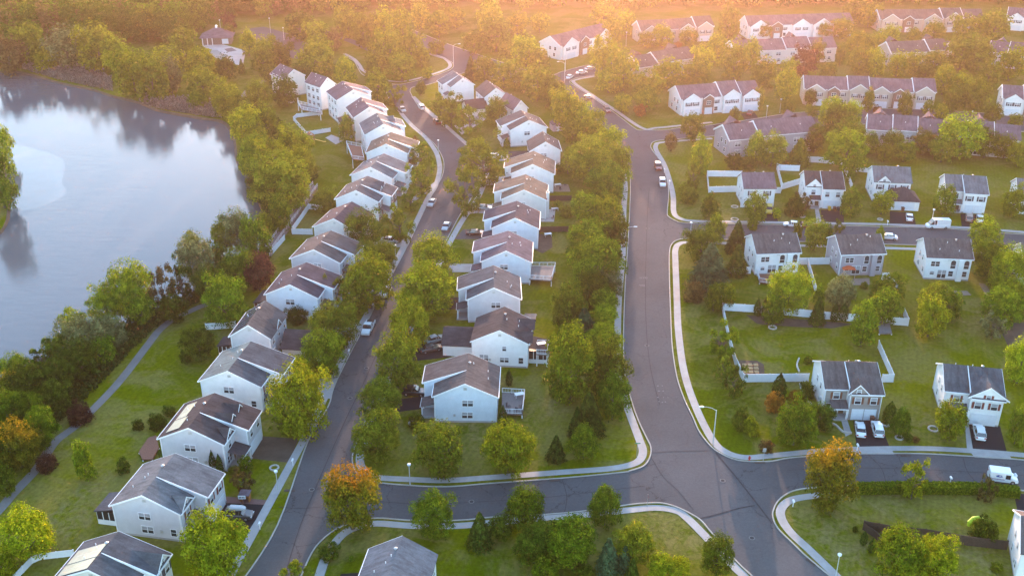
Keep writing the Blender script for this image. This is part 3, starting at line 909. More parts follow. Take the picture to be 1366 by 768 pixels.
    if yn > 4.0:
        n_ = max(1, int(yn / 3.0)) if not proj else (2 if yn > 5 else 1)
        for q in range(n_):
            yy = yn * (q + 0.5) / n_
            add_window(t, (xq, yy, 3.45), fang, 1.05, 1.35, 1, shutters)
        if not proj:
            for q in range(n_):
                yy = yn * (q + 0.5) / n_
                if gar and q < 2: continue
                add_window(t, (xq, yy, 1.0), fang, 1.05, 1.4, 1, None)
            if gar: garage_door(t, (xq, yn * 0.2, 0.05), fang, 4.4)
        else:
            add_window(t, (xq, yn * 0.32, 1.0), fang, 1.6, 1.4, 2, None)
            entry_door(t, (xq, yn * 0.8, 0.3), fang)
    if porch and proj:
        P = MB()
        xe = xf + s * (proj + 0.5) if porch is True else xf + s * 1.8
        y1, y2 = (0.2 if porch == 'full' else yn * 0.25), yn - 0.07
        P.slab([(xf + s * 0.02, y1, 3.25), (xe, y1, 2.55), (xe, y2, 2.55), (xf + s * 0.02, y2, 3.25)], 0.14)
        P.build("porch_roof", ROOFC[roof], t)
        a, b = sorted((xf, xe))
        MB().box(a, b, y1, y2, 0.0, 0.30).build("porch_floor", CONC, t)
        for yy in (y1 + 0.15, y2 - 0.2):
            MB().box(xe - s * 0.28 - 0.1, xe - s * 0.28 + 0.1, yy - 0.1, yy + 0.1, 0.3, 2.6).build("porch_post", TRIM, t)
        tb = MB(); q0, q1 = sorted((xe, xe + s * 0.08)); tb.box(q0, q1, y1, y2, 2.36, 2.54); tb.build("porch_trim", TRIM, t)
    # gable windows
    if near_win == 'std':
        add_window(t, (-s * 0.4, -0.005, 3.5), -math.pi / 2, 1.9, 1.25, 2)
        add_window(t, (-s * 0.3, -0.005, 0.95), -math.pi / 2, 1.9, 1.25, 2)
        if not minor:
            add_window(t, (s * W * 0.36, -0.005, 0.95), -math.pi / 2, 0.9, 1.3, 1)
    elif near_win == 'one':
        add_window(t, (s * 0.5, -0.005, 3.6), -math.pi / 2, 1.7, 1.2, 2)
    elif near_win == 'narrow':
        for (q, z) in ((-.12, 3.5), (.16, 3.5), (-.12, 1.0), (.3, 1.1)):
            add_window(t, (q * W, -0.005, z), -math.pi / 2, 0.75, 1.3, 1)
    elif near_win == 'M2':
        add_window(t, (0.9, -0.005, 3.7), -math.pi / 2, 0.75, 1.0, 1)
        add_window(t, (0.9, -0.005, 1.1), -math.pi / 2, 1.7, 1.1, 2)
        add_window(t, (-3.2, -0.005, 1.0), -math.pi / 2, 1.7, 1.6, 2)
        add_window(t, (4.2, -0.005, 1.0), -math.pi / 2, 0.9, 1.3, 1)
    # rear windows
    xz = xr - s * 0.005
    if rear == 'arched':                       # the broad back of the side-street houses, with bays
        add_window(t, (xz, L * 0.20, 3.4), rang, 1.9, 1.2, 2)
        add_window(t, (xz, L * 0.16, 1.3), rang, 0.9, 0.8, 1)
        add_window(t, (xz, L * 0.38, 0.5), rang, 1.9, 2.0, 2)
        add_window(t, (xz, L * 0.60, 3.0), rang, 1.1, 1.5, 1, None, True)
        add_window(t, (xz, L * 0.58, 1.0), rang, 1.0, 1.3, 1)
        add_window(t, (xz, L * 0.90, 3.0), rang, 1.1, 1.5, 1, None, True)
        add_window(t, (xz, L * 0.88, 1.0), rang, 1.1, 1.3, 1)
        C = MB(); a, b = sorted((xr - s * 0.65, xr + s * 0.05)); C.box(a, b, L * 0.70, L * 0.82, 0, He - 0.35)
        C.build("chimney_chase", wall, t)
        C = MB(); a, b = sorted((xr - s * 0.06, xr - s * 0.02)); C.box(a, b, L * 0.46, L * 0.54, He - 0.75, He - 0.6)
        C.build("vent", MATS["galvanised_metal"], t)
    elif rear:
        for q in (0.2, 0.5, 0.8):
            for z in ((1.0, 3.5) if He < 7 else (1.0, 3.4, 6.0)):
                add_window(t, (xz, L * q, z), rang, 1.3, 1.3, 2 if q != 0.5 else 1)
    # cross gable or dormers
    def cross(yc, hw, hz, xw, inset_wall=True, sg=s, He2=He, wmat=None, win=1):
        """small gable facing the front: wall at x=xw, ridge height hz"""
        span = (Wf + proj) if proj else Wf
        zsl = lambda x: Hr + 0.06 - (Hr - He2) * abs(x) / span
        xb = sg * (Hr - hz) / (Hr - He2) * span
        xa = xw + sg * 0.25
        ze = zsl(xw) if inset_wall else He2
        g = MB()
        e0 = (xa, yc - hw - 0.2, ze - 0.05); e1 = (xa, yc + hw + 0.2, ze - 0.05); ap = (xa, yc, hz); bk = (xb, yc, hz)
        xe_ = sg * min(abs(xa), span)
        k0 = (xe_ if not inset_wall else xw, yc - hw - 0.2, ze + 0.02); k1 = (xe_ if not inset_wall else xw, yc + hw + 0.2, ze + 0.02)
        g.slab([e0, ap, bk], 0.12); g.slab([ap, e1, bk], 0.12)
        g.build("cross_gable_roof", ROOFC[roof], t)
        w = MB(); w.add([(xw + sg * 0.02, yc - hw, ze - (1.2 if inset_wall else 0.3)), (xw + sg * 0.02, yc + hw, ze - (1.2 if inset_wall else 0.3)), (xw + sg * 0.02, yc + hw, ze - 0.02), (xw + sg * 0.02, yc, hz - 0.12), (xw + sg * 0.02, yc - hw, ze - 0.02)], [(0, 1, 2, 3, 4)])
        w.build("cross_gable_wall", wmat or wall, t)
        tr = MB()
        for e in (e0, e1):
            tr.add([(xa + sg * 0.01, ap[1], hz + 0.03), (xa + sg * 0.01, e[1], e[2] + 0.03), (xa + sg * 0.01, e[1], e[2] - 0.22), (xa + sg * 0.01, ap[1], hz - 0.22),
                    (xa + sg * 0.06, ap[1], hz + 0.03), (xa + sg * 0.06, e[1], e[2] + 0.03), (xa + sg * 0.06, e[1], e[2] - 0.22), (xa + sg * 0.06, ap[1], hz - 0.22)],
                   [(0, 1, 2, 3), (7, 6, 5, 4), (0, 4, 5, 1), (2, 6, 7, 3)])
        tr.build("rake_board", TRIM, t)
        if win:
            add_window(t, (xw + sg * 0.03, yc, ze - (0.1 if not inset_wall else 0.95)), fang if sg == s else rang, 0.7, 0.8, 1, shutters if win == 2 else None)
    if gablet:
        for (fy, hw, hh) in gablet:
            yc = L * fy
            xw = (xp if (proj and yc > Ls) else xf)
            cross(yc, hw, He + hh, xw + s * 0.04, False, wmat=front_wall if front_wall and gar == 2 else None, win=2 if hw > 3 else 1)
    for q in range(dormers):
        yc = Ls + (L - Ls) * (q + 0.5) / dormers
        xw = s * (Wf + proj) * 0.62
        cross(yc, 0.75, Hr + 0.06 - rise * 0.25, xw, True)
    if solar:
        kind, areas = solar
        for (ya_, yb_, fa, fb) in areas:
            S = MB()
            k = rise / W * 2
            def pt(y, f): return (xr * f, y * L, Hr - rise * f + 0.16)
            S.slab([pt(ya_, fa), pt(yb_, fa), pt(yb_, fb), pt(ya_, fb)], 0.05, 0)
            nn = max(1, int((yb_ - ya_) * L / 1.1))
            for i in range(nn + 1):
                y = ya_ + (yb_ - ya_) * i / nn
                e = 0.02 / L
                p0, p1, p2, p3 = pt(y - e, fa), pt(y + e, fa), pt(y + e, fb), pt(y - e, fb)
                S.add([(p[0], p[1], p[2] + 0.01) for p in (p0, p1, p2, p3)], [(0, 1, 2, 3)], 1)
            S.build("solar_panel", [SOLAR_PALE if kind == 'pale' else SOLAR_DARK, METAL], t)
    # roof vents and pipe stacks
    rr = random.Random(int(N[0] * 7 + N[1]))
    for i in range(3):
        y = L * rr.uniform(0.25, 0.8); f = rr.uniform(0.15, 0.7)
        x = xr * f; z = Hr - rise * f + 0.05
        MB().tube([(x, y, z), (x, y, z + 0.35)], [0.07, 0.07], 8).build("vent_pipe", TRIM, t)
    # gable louvre, meter box, downpipes
    if name == "house":
        MB().box(-0.3, 0.3, -0.05, 0.0, Hr - 1.5, Hr - 1.0).build("gable_vent", MATS["galvanised_metal"], t)
        MB().box(s * W * 0.18 - 0.2, s * W * 0.18 + 0.2, -0.16, 0.0, 1.3, 1.8).build("meter_box", METAL, t)
        for x in (xr, xf):
            MB().tube([(x - math.copysign(.16, x), -0.07, 0.2), (x - math.copysign(.16, x), -0.07, He - 0.35)], [0.06, 0.06], 6).build("downpipe", TRIM, t)
    x = xr * 0.08; y = L * 0.7; z = Hr - rise * 0.08
    m = MB(); m.tube([(x, y, z), (x, y, z + 0.25), (x, y, z + 0.3), (x, y, z + 0.42)], [0.16, 0.16, 0.28, 0.1], 10)
    m.build("roof_vent", METAL, t)
    t["_geo"] = [float(W), float(L), float(He), float(s), float(proj)]
    return t

def lean_to(h, x0, x1, y0, y1, z_hi, z_lo, roof, screened=True, wall=None, out=-1):
    """low wing against a house: x0 at the house, x1 outer"""
    wall = wall or WHITE
    R = MB(); sg = 1 if x1 > x0 else -1
    R.slab([(x0, y0 - 0.2, z_hi), (x1 + sg * 0.25, y0 - 0.2, z_lo), (x1 + sg * 0.25, y1 + 0.2, z_lo), (x0, y1 + 0.2, z_hi)], 0.14)
    R.build("sunroom_roof" if screened else "wing_roof", ROOFC[roof], h)
    W = MB(); a, b = sorted((x0, x1))
    if screened:
        W.box(a, b, y0, y1, 0, 0.9, 0)
        W.box(a + 0.06, b - 0.06, y0 + 0.06, y1 - 0.06, 0.9, z_lo - 0.15, 1)
        n = 4
        for i in range(n + 1):
            x = a + (b - a) * i / n
            W.box(max(a, x - 0.06), min(b, x + 0.06), y0, y0 + 0.05, 0.9, z_lo - 0.14, 2)
        n = 5
        for i in range(n + 1):
            y = y0 + (y1 - y0) * i / n
            xx = x1
            p, q = sorted((xx, xx - sg * 0.05)); W.box(p, q, max(y0, y - 0.06) , min(y1, y + 0.06), 0.9, z_lo - 0.14, 2)
        W.build("sunroom_wall", [wall, SCREEN, TRIM], h)
    else:
        W.box(a, b, y0, y1, 0, z_lo - 0.14, 0)
        W.add([(x0, y0, z_lo - 0.14), (x1, y0, z_lo - 0.14), (x0, y0, z_hi - 0.14)], [(0, 1, 2)])
        W.build("wing_wall", wall, h)

def wing(h, cx, cy, w, l, ze, zr, roof, wall, ang=0.0, hip=False, gar_side=None):
    """single-storey garage wing with its own little roof (ridge along local x)"""
    e = bpy.data.objects.new("garage_wing", None); COL.objects.link(e)
    m = MB()
    if hip:
        m.box(-w / 2, w / 2, -l / 2, l / 2, 0, ze)
    else:
        m.prism([(-l / 2, 0), (l / 2, 0), (l / 2, ze), (0, zr), (-l / 2, ze)], -w / 2, w / 2)
        m.v = [(y, x, z) for x, y, z in m.v]
    o = m.build("garage_wing", wall, h)
    COL.objects.unlink(e); bpy.data.objects.remove(e)
    o.location = (cx, cy, 0); o.rotation_euler = (0, 0, ang)
    R = MB(); v = 0.35
    k = (zr - ze) / (l / 2)
    if hip:
        a, b = w / 2 + v, l / 2 + v
        z0 = ze - v * 0.5
        if w > l:
            q = w / 2 - l / 2
            R.add([(-a, -b, z0), (a, -b, z0), (a, b, z0), (-a, b, z0), (-q, 0, zr), (q, 0, zr)], [(0, 1, 5, 4), (1, 2, 5), (2, 3, 4, 5), (3, 0, 4), (3, 2, 1, 0)])
        else:
            q = l / 2 - w / 2
            R.add([(-a, -b, z0), (a, -b, z0), (a, b, z0), (-a, b, z0), (0, -q, zr), (0, q, zr)], [(0, 1, 4), (1, 2, 5, 4), (2, 3, 5), (3, 0, 4, 5), (3, 2, 1, 0)])
    else:
        for sg in (-1, 1):
            R.slab([(-w / 2 - v, 0, zr + .06), (w / 2 + v, 0, zr + .06), (w / 2 + v, sg * (l / 2 + v), ze - v * k + .06), (-w / 2 - v, sg * (l / 2 + v), ze - v * k + .06)], 0.15)
    R.build("wing_roof", ROOFC[roof], o)
    if gar_side is not None:
        dx, dy = math.cos(gar_side), math.sin(gar_side)
        garage_door(o, (dx * (w / 2 + .01), dy * (l / 2 + .01), 0.05), gar_side, min(4.8, (l if abs(dx) > .5 else w) - 1))
    return o
# ------------------------------------------------------------------ the houses
GL, GM, GR, GT = "detached houses along the lake side of the street", "detached houses between the two roads", "detached houses on the side streets", "townhouse rows"
H = {}
H['L1'] = house("house with a long bank of beige solar panels, cut by the bottom picture edge", (122, 757), (163, 706), (66, 776), (176, 787), 1, roof='dgrey', wall=CREAM, gablet=[(.75, 1.6, 1.7)], proj=1.8, split=.42, solar=('pale', [(.0, .30, .06, .95), (.33, .72, .06, .95)]), group=GL, shutters=SHUT_DARK)
H['L2'] = house("grey house with a small screened sunroom, between the roof-box car and the dug lawn", (188, 661), (233, 605), (143.6, 675), (242.5, 683.5), 1, roof='grey', wall=LAV, proj=2.2, split=.42, gablet=[(.2, 1.6, 1.5)], group=GL, shutters=SHUT_RED)
H['L3'] = house("dark brown roofed house with two dormers and two white solar patches", (251.5, 573), (287, 526), (208.7, 585), (301, 590), 1, roof='dbrown', wall=LAV, proj=2.4, split=.42, dormers=2, gablet=[(.24, 1.5, 1.5)], solar=('pale', [(.08, .42, .4, .85), (.45, .9, .5, .85)]), group=GL)
H['L4'] = house("white house with a green-grey rear roof slope and plain charcoal front slope", (304, 496), (335.5, 456), (263.7, 508), (349, 514.7), 1, roof='dgrey', roof_near='green', wall=WHITE, proj=2.4, split=.42, group=GL, shutters=SHUT_RED)
H['L5'] = house("brown-roofed house with dark solar strips and a low garage wing on the right", (331, 437), (354.5, 404), (306, 446), (362, 450.5), 1, roof='brown', wall=LAV, proj=0, gar=0, near_win='none', gablet=[(.5, 1.2, 1.5)], solar=('dark', [(.04, .46, .2, .95), (.54, .96, .2, .95)]), group=GL)
H['L6'] = house("pale blue house with plum roof beside the round dark shrub", (385.6, 382), (408.6, 352), (351.7, 392.4), (426, 395), 1, roof='plum', wall=PALEBLUE, proj=2.0, split=.42, minor=True, group=GL)
H['L7'] = house("light grey house with mottled brown roof next to the retaining wall end", (416.7, 334.7), (440, 309), (386, 344), (455, 349), 1, roof='brown', wall=LAV, proj=2.0, split=.42, near_win='one', group=GL)
H['L8'] = house("plum-roofed house half hidden by the dark round tree", (446.5, 293.5), (471, 270.5), (416, 302.5), (478, 307), 1, roof='plum', wall=CREAM, proj=0, gar=0, near_win='none', group=GL)
H['L9'] = house("white house with grey roof, skylit dormers and a brick front", (475, 256), (491, 236.6), (446.5, 264.5), (506, 268), 1, roof='dgrey', wall=WHITE, proj=2.2, split=.4, near_win='none', dormers=2, front_wall=BRICK, group=GL)
H['L10'] = house("pale house with grey roof directly above the brick-fronted one", (492.6, 225), (510.7, 206.7), (467, 233), (525, 236.5), 1, roof='grey', wall=WHITE, proj=2.2, split=.42, near_win='none', group=GL)
H['L11'] = house("house with a warm brown roof and a pink railed rear deck", (513, 194), (520, 178), (487.7, 203), (544.6, 204), 1, roof='tan', wall=WHITE, proj=2.0, split=.4, near_win='one', He=6.5, rear=True, group=GL)
H['L12'] = house("tall white house with grey roof and dormers on the bend", (508, 167), (500, 151.6), (486, 179), (537, 175.5), 1, roof='grey', wall=WHITE, proj=1.8, split=.4, near_win='none', dormers=2, He=7.5, rear=True, group=GL)
H['L13'] = house("tall house with mauve roof and a skylit sunroom above its fenced lawn", (491, 145), (480, 131.5), (470, 155), (515, 152.5), 1, roof='mauve', wall=CREAM, proj=1.8, split=.4, near_win='none', He=8.2, rear=True, group=GL)
H['L14'] = house("white house with mauve roof and broad white dormer below the lime tree", (475.5, 121), (461, 109.5), (449, 134), (493, 126), 1, roof='mauve', wall=WHITE, proj=1.8, split=.4, near_win='none', He=8.2, rear=True, group=GL)
H['L15'] = house("three-storey white house with rear windows and a railed deck near the upper shrubs", (436, 104), (415, 97), (426.7, 116.4), (448, 111), 1, roof='mauve', wall=WHITE, proj=0, gar=0, He=8.4, near_win='one', rear=True, group=GL)
H['L16'] = house("small distant mauve-roofed house wedged among dark trees", (398, 94), (380, 86.5), (384, 103), (398, 101), 1, roof='mauve', wall=CREAM, proj=0, gar=0, He=7, near_win='none', rear=True, length=10, width=9, group=GL)

H['M1'] = house("white brown-roofed house with corner porch and railed deck, lowest between the roads", (619, 514), (624, 472.7), (576.7, 525.5), (664.8, 530.4), -1, roof='brown', wall=PALEBLUE, proj=2.2, split=.42, minor=True, group=GM)
H['M2'] = house("white house with dark brown roof, twin rear gables and screened porch", (660, 442), (667.5, 410), (627.4, 452.6), (706, 459.5), -1, roof='dbrown', wall=WHITE, proj=0, gar=0, near_win='M2', group=GM)
H['M3'] = house("light house with dark streaked grey roof above the twin-gabled one", (658.5, 385), (658, 355), (622, 395), (696, 402), -1, roof='dgrey', wall=LAV, proj=2.0, split=.42, minor=True, group=GM)
H['M4'] = house("pale blue house with plum-grey roof and big white railed deck", (674, 337), (677, 310), (641, 346), (709.6, 350), -1, roof='mauve', wall=PALEBLUE, proj=2.2, split=.42, near_win='one', group=GM)
H['M5'] = house("white house with plum roof beside the pale stone patio", (684, 293), (686.5, 270), (655, 302), (719.6, 305), -1, roof='plum', wall=PALEBLUE, proj=2.2, split=.42, near_win='one', group=GM)
H['M6'] = house("cream house with warm brown roof and a slim rear chimney", (697, 255.5), (699.5, 234.7), (668, 263.7), (730, 267), -1, roof='tan', wall=CREAM, proj=2.2, split=.42, near_win='one', group=GM)
H['M7'] = house("white house with light tan roof above the brown-roofed one", (708, 222), (709.6, 204), (681, 229), (740, 232), -1, roof='tan', wall=WHITE, proj=2.0, split=.42, near_win='one', group=GM)
H['M8'] = house("white house with grey roof and low dark garage wing on its left", (726, 190), (722, 176), (705.8, 202), (749, 200), -1, roof='brown', wall=WHITE, proj=0, gar=0, near_win='one', group=GM)
H['M9'] = house("broad white house with stepped grey roof near the pink shed", (702, 162), (691, 148.5), (680, 173.5), (730, 169), -1, roof='brown', wall=WHITE, proj=2.0, split=.42, near_win='one', group=GM)
H['M10'] = house("small pale-gabled house behind the round olive tree", (692, 138), (672, 127), (681, 143), (704, 143.6), -1, roof='mauve', wall=CREAM, proj=0, gar=0, near_win='none', group=GM)
H['M11'] = house("white steep-roofed house behind a low garage, second from its row's top", (658, 119), (645, 108), (646, 130), (676.5, 126), -1, roof='brown', wall=WHITE, proj=0, gar=0, near_win='none', group=GM)
H['M12'] = house("white house with stepped grey roof at the top junction end of its row", (616, 105.6), (603, 96), (601.5, 116.5), (632, 111.6), -1, roof='grey', wall=WHITE, proj=1.6, split=.4, near_win='none', group=GM)

H['R1'] = house("brick-fronted house with brown roof and two white cars on its drive", (1093, 479), (1168.5, 480.5), (1100.5, 518), None, 1, roof='brown', wall=WHITE, front_wall=BRICKG, proj=1.7, split=.42, gar=2, gablet=[(.56, 1.7, 1.9)], near_win='narrow', shutters=SHUT_BROWN, width=10.2, solar=('dark', [(.12, .5, .3, .8), (.55, .92, .3, .8)]), group=GR)
H['R2'] = house("white house with red shutters and a wide shuttered front gable", (1257, 482), (1335, 489.5), (1260.5, 520.5), None, 1, roof='dgrey', wall=WHITE, proj=1.7, split=.42, gablet=[(.72, 3.4, 2.4)], near_win='narrow', shutters=SHUT_RED, width=10.2, porch='full', group=GR)
H['R3'] = house("white house seen from the back with red-brown deck and arched windows", (1004, 309.5), (1063.7, 307.6), (1005.5, 338.5), None, -1, roof='brown', wall=WHITE, proj=0, gar=0, rear='arched', near_win='narrow', width=10, group=GR)
H['R4'] = house("lilac-grey house seen from the back with an orange patio canopy", (1116, 310.7), (1176, 309), (1118, 339.5), None, -1, roof='brown', wall=MAUVE, proj=0, gar=0, rear='arched', near_win='narrow', width=10, group=GR)
H['R5'] = house("white house seen from the back, standing alone on open lawn below the van", (1232, 314), (1294.5, 316.5), (1234, 343), None, -1, roof='brown', wall=WHITE, proj=0, gar=0, rear='arched', near_win='narrow', width=10, group=GR)
H['R6'] = house("white house with a diamond window above the yellow car, inside two white fenced yards", (990, 229), (1034, 229), (990, 251), None, 1, roof='mauve', wall=WHITE, proj=0, gar=1, near_win='narrow', shutters=SHUT_DARK, width=9.5, group=GR)
H['R7'] = house("white house with dark red-brown roof, left gable and narrow entry porch", (1072.5, 226.5), (1124, 228), (1073.5, 249), None, 1, roof='dbrown', wall=WHITE, proj=1.4, split=.42, gablet=[(.22, 2.2, 2.2)], near_win='narrow', width=10, group=GR)
H['R8'] = house("white house with hipped garage wing jutting to the street", (1165, 223), (1216.7, 225), (1165, 242), None, 1, roof='grey', wall=WHITE, proj=0, gar=0, gablet=[(.26, 1.5, 1.6)], near_win='narrow', shutters=SHUT_DARK, width=10, group=GR)
H['R9'] = house("pale house with twin garage doors above a tan and a white car", (1260, 230.7), (1315.7, 234), (1261, 253.4), None, 1, roof='grey', wall=WHITE, proj=1.5, split=.42, gar=2, near_win='narrow', shutters=SHUT_DARK, width=10, group=GR)
H['R10'] = house("white house cut by the right picture edge above the side street", (1356, 236.5), (1405, 240), (1357.5, 259), None, 1, roof='grey', wall=WHITE, proj=0, gablet=[(.3, 2.2, 2)], near_win='narrow', width=10, group=GR)
H['R11'] = house("white house at the lower right picture edge beside the brown hedge", (1357, 690), (1440, 705), (1367, 738), None, 1, roof='brown', wall=WHITE, proj=0, gar=0, near_win='narrow', width=10.5, group=GR)
H['R12'] = house("house at the right picture edge half hidden behind bright trees", (1362, 322), (1420, 326), (1364, 350), None, -1, roof='brown', wall=WHITE, proj=0, gar=0, near_win='narrow', width=10, group=GR)
H['B1'] = house("blue-grey hip-roofed house at the bottom picture edge below the cross street", (514, 775), (532.6, 719), (472, 785), (570, 790), 1, roof='blue', wall=WHITE, proj=0, gar=0, near_win='none', group=GR)
EXT = {
    'L2': lambda h: lean_to(h, -h["_geo"][0] / 2, -h["_geo"][0] / 2 - 4.2, 1.6, 6.0, 3.6, 2.6, 'dgrey'),
    'L5': lambda h: (wing(h, h["_geo"][0] / 2 + 5.8, 5.5, 8.5, 7.5, 2.6, 4.8, 'dbrown', GREYS, 0, False), lean_to(h, -h["_geo"][0] / 2, -h["_geo"][0] / 2 - 3.4, 1.0, 4.6, 3.2, 2.5, 'dbrown')),
    'L6': lambda h: lean_to(h, -h["_geo"][0] / 2, -h["_geo"][0] / 2 - 3.5, 1.2, 7.0, 3.6, 2.6, 'dbrown'),
    'M2': lambda h: (wing(h, -h["_geo"][0] / 2 - 3.2, 7.0, 6.4, 7.5, 2.7, 4.6, 'dbrown', WHITE, 0, False), lean_to(h, h["_geo"][0] / 2, h["_geo"][0] / 2 + 3.9, 2.0, 6.5, 3.7, 2.9, 'dbrown')),
    'M8': lambda h: wing(h, -h["_geo"][0] / 2 - 3.0, 3.0, 6.0, 7.0, 2.8, 4.6, 'dbrown', WHITE, 0, False),
    'M11': lambda h: wing(h, -h["_geo"][0] / 2 - 3.4, 1.0, 6.8, 7.0, 2.8, 5.0, 'dbrown', CREAM, 0, False),
    'R8': lambda h: wing(h, h["_geo"][0] / 2 + 2.6, h["_geo"][1] * .74, 7.5, 7.6, 2.8, 5.4, 'dbrown', WHITE, 0, True, 0.0),
    'L13': lambda h: lean_to(h, -h["_geo"][0] / 2, -h["_geo"][0] / 2 - 3.5, 4.0, 9.0, 6.4, 5.6, 'dbrown'),
}
for k, fn in EXT.items(): fn(H[k])
def rear_gables(h, n=2):
    W, L, He, s, proj = h["_geo"]
    for q in range(n):
        yc = L * (0.22 + 0.55 * q); hw = 1.9; x1 = W / 2 + 0.9; hz = He + 1.5
        R = MB(); R.slab([(x1, yc - hw, He + .1), (x1, yc, hz), (W * .18, yc, hz), (W * .3, yc - hw, He + .15)], .12)
        R.slab([(x1, yc, hz), (x1, yc + hw, He + .1), (W * .3, yc + hw, He + .15), (W * .18, yc, hz)], .12)
        R.build("rear_gable_roof", ROOFC['dbrown'], h)
        MB().add([(x1 - .2, yc - hw + .1, He - .4), (x1 - .2, yc + hw - .1, He - .4), (x1 - .2, yc + hw - .1, He + .05), (x1 - .2, yc, hz - .1), (x1 - .2, yc - hw + .1, He + .05)], [(0, 1, 2, 3, 4)]).build("rear_gable_wall", WHITE, h)
rear_gables(H['M2'])

def townhouse(label, N, F, A, view, units, roof='mauve', wall=None, He=5.8, rise=3.0, width=11.0):
    """row of joined houses; view 'front' shows gabled fronts, 'back' the plain rear"""
    wall = wall or WHITE
    Hr = He + rise
    Nw, Fw, Aw = G(*N, Hr), G(*F, Hr), G(*A, He)
    d = Fw - Nw; d.z = 0; L = d.length; d.normalize()
    r = Vector((d.y, -d.x, 0))
    W = max(8.5, min(13.0, abs((Aw - Nw).dot(r)) * 2)) if width is None else width
    org = r * ((Aw - r * W / 2).dot(r) * .5 + Nw.dot(r) * .5) + d * Nw.dot(d); org.z = 0
    t = thing("townhouse_row", label, "townhouses", org, math.atan2(d.y, d.x) - math.pi / 2, GT)
    # local: ridge along +y, camera side +x
    m = MB(); m.prism([(-W / 2, 0), (W / 2, 0), (W / 2, He), (0, Hr - .1), (-W / 2, He)], 0, L); m.build("wall", wall, t)
    R = MB(); k = rise / (W / 2)
    sh = [0.0] + [random.Random(int(N[0]) + i).choice([0, 0.0, 0.45, 0.0, 0.5]) for i in range(units)]
    T = MB()
    for i in range(units):
        a, b = L * i / units, L * (i + 1) / units
        dz = sh[i]
        y0, y1 = a - (.3 if i == 0 else 0), b + (.3 if i == units - 1 else 0)
        for sg in (-1, 1):
            R.slab([(0, y0, Hr + .06 + dz), (sg * (W / 2 + .35), y0, He - .35 * k + .06 + dz), (sg * (W / 2 + .35), y1, He - .35 * k + .06 + dz), (0, y1, Hr + .06 + dz)], .17)
            x0, x1 = sorted((sg * (W / 2 + .353), sg * (W / 2 + .46)))
            T.box(x0, x1, y0, y1, He - .35 * k - .12 + dz, He - .35 * k + .08 + dz)
            if i > 0 and abs(sh[i] - sh[i - 1]) > .1 or i == 0:
                zz = max(sh[i], sh[i - 1] if i else sh[i])
                T.slab([(0, y0 - .09, Hr + .14 + zz), (sg * (W / 2 + .35), y0 - .09, He - .35 * k + .14 + zz), (sg * (W / 2 + .35), y0 + .09, He - .35 * k + .14 + zz), (0, y0 + .09, Hr + .14 + zz)], .55)
        if dz:
            m2 = MB(); m2.prism([(-W / 2, He - .2), (W / 2, He - .2), (W / 2, He + dz), (0, Hr - .1 + dz), (-W / 2, He + dz)], a + .02, b - .02); m2.build("raised_wall", wall, t)
    R.build("roof", ROOFC[roof], t); T.build("trim", TRIM, t)
    x = W / 2
    for i in range(units):
        a, b = L * i / units, L * (i + 1) / units; c = (a + b) / 2; u = b - a; dz = sh[i]
        if view == 'front':
            big = i % 3 != 1
            hw = u * (.42 if big else .26); yc = c + (0 if big else -u * .15)
            px = 1.2 if big else 0.8; hz = He + hw * .62 + dz; wm = wall if big else BRICK
            xw = x + px
            m3 = MB(); m3.prism([(-hw, 0), (hw, 0), (hw, He - .1 + dz), (0, hz - .12), (-hw, He - .1 + dz)], 0, px + 1.0)
            m3.v = [(x - 1.0 + yy, yc + xx, z) for xx, yy, z in m3.v]
            m3.build("front_bay", wm, t)
            xb = max(0.2, (Hr + dz - hz) / k); g = MB()
            for sg in (-1, 1):
                g.slab([(xw + .3, yc, hz + .05), (xw + .3, yc + sg * (hw + .3), He + dz - .25), (x - .2, yc + sg * (hw + .3), He + dz - .05), (xb, yc, hz + .05)], .14)
            g.build("bay_roof", ROOFC[roof], t)
            tr = MB()
            for sg in (-1, 1):
                tr.add([(xw + .31, yc, hz + .1), (xw + .31, yc + sg * (hw + .3), He + dz - .2), (xw + .31, yc + sg * (hw + .3), He + dz - .52), (xw + .31, yc, hz - .22)], [(0, 1, 2, 3)])
            tr.build("rake_board", TRIM, t)
            if big:
                add_window(t, (xw + .01, yc - hw * .42, 3.4), 0, 1.3, 1.25, 2, SHUT_DARK); add_window(t, (xw + .01, yc + hw * .42, 3.4), 0, 1.3, 1.25, 2, SHUT_DARK)
                garage_door(t, (xw + .01, yc, .05), 0, min(4.6, hw * 1.5))
            else:
                add_window(t, (xw + .01, yc, 3.4), 0, 1.4, 1.25, 2)
                garage_door(t, (xw + .01, yc, .05), 0, 2.5)
                add_window(t, (x + .01, yc + hw + 1.2, 3.4), 0, 1.2, 1.2, 1, SHUT_DARK)
                add_window(t, (x + .01, yc + hw + 1.2, .9), 0, 1.2, 1.3, 1)
        else:
            add_window(t, (x + .01, c - u * .22, 3.5), 0, 1.8, 1.2, 2); add_window(t, (x + .01, c + u * .22, 3.5), 0, 1.8, 1.2, 2)
            add_window(t, (x + .01, c - u * .2, .4), 0, 1.9, 2.0, 2); add_window(t, (x + .01, c + u * .25, 1.1), 0, 1.1, 1.2, 1)
            bm_ = MB(); bm_.tube([(0, 0, 0), (0, 0, .35)], [.1, .1], 8); o = bm_.build("vent_pipe", TRIM, t); o.location = (x * .5, c, Hr - rise * .5 + dz)
            # little front gable that shows over the ridge
            g = MB(); hz = Hr + dz + .7
            g.slab([(-x * .2, c, hz), (-x - .8, c, hz), (-x - .8, c - 2.6, He + .3), (-x * .5, c - 2.6, Hr - .9)], .14)
            g.slab([(-x * .2, c, hz), (-x - .8, c, hz), (-x - .8, c + 2.6, He + .3), (-x * .5, c + 2.6, Hr - .9)], .14)
            if i % 2 == 0: g.build("front_gable_roof", ROOFC[roof], t)
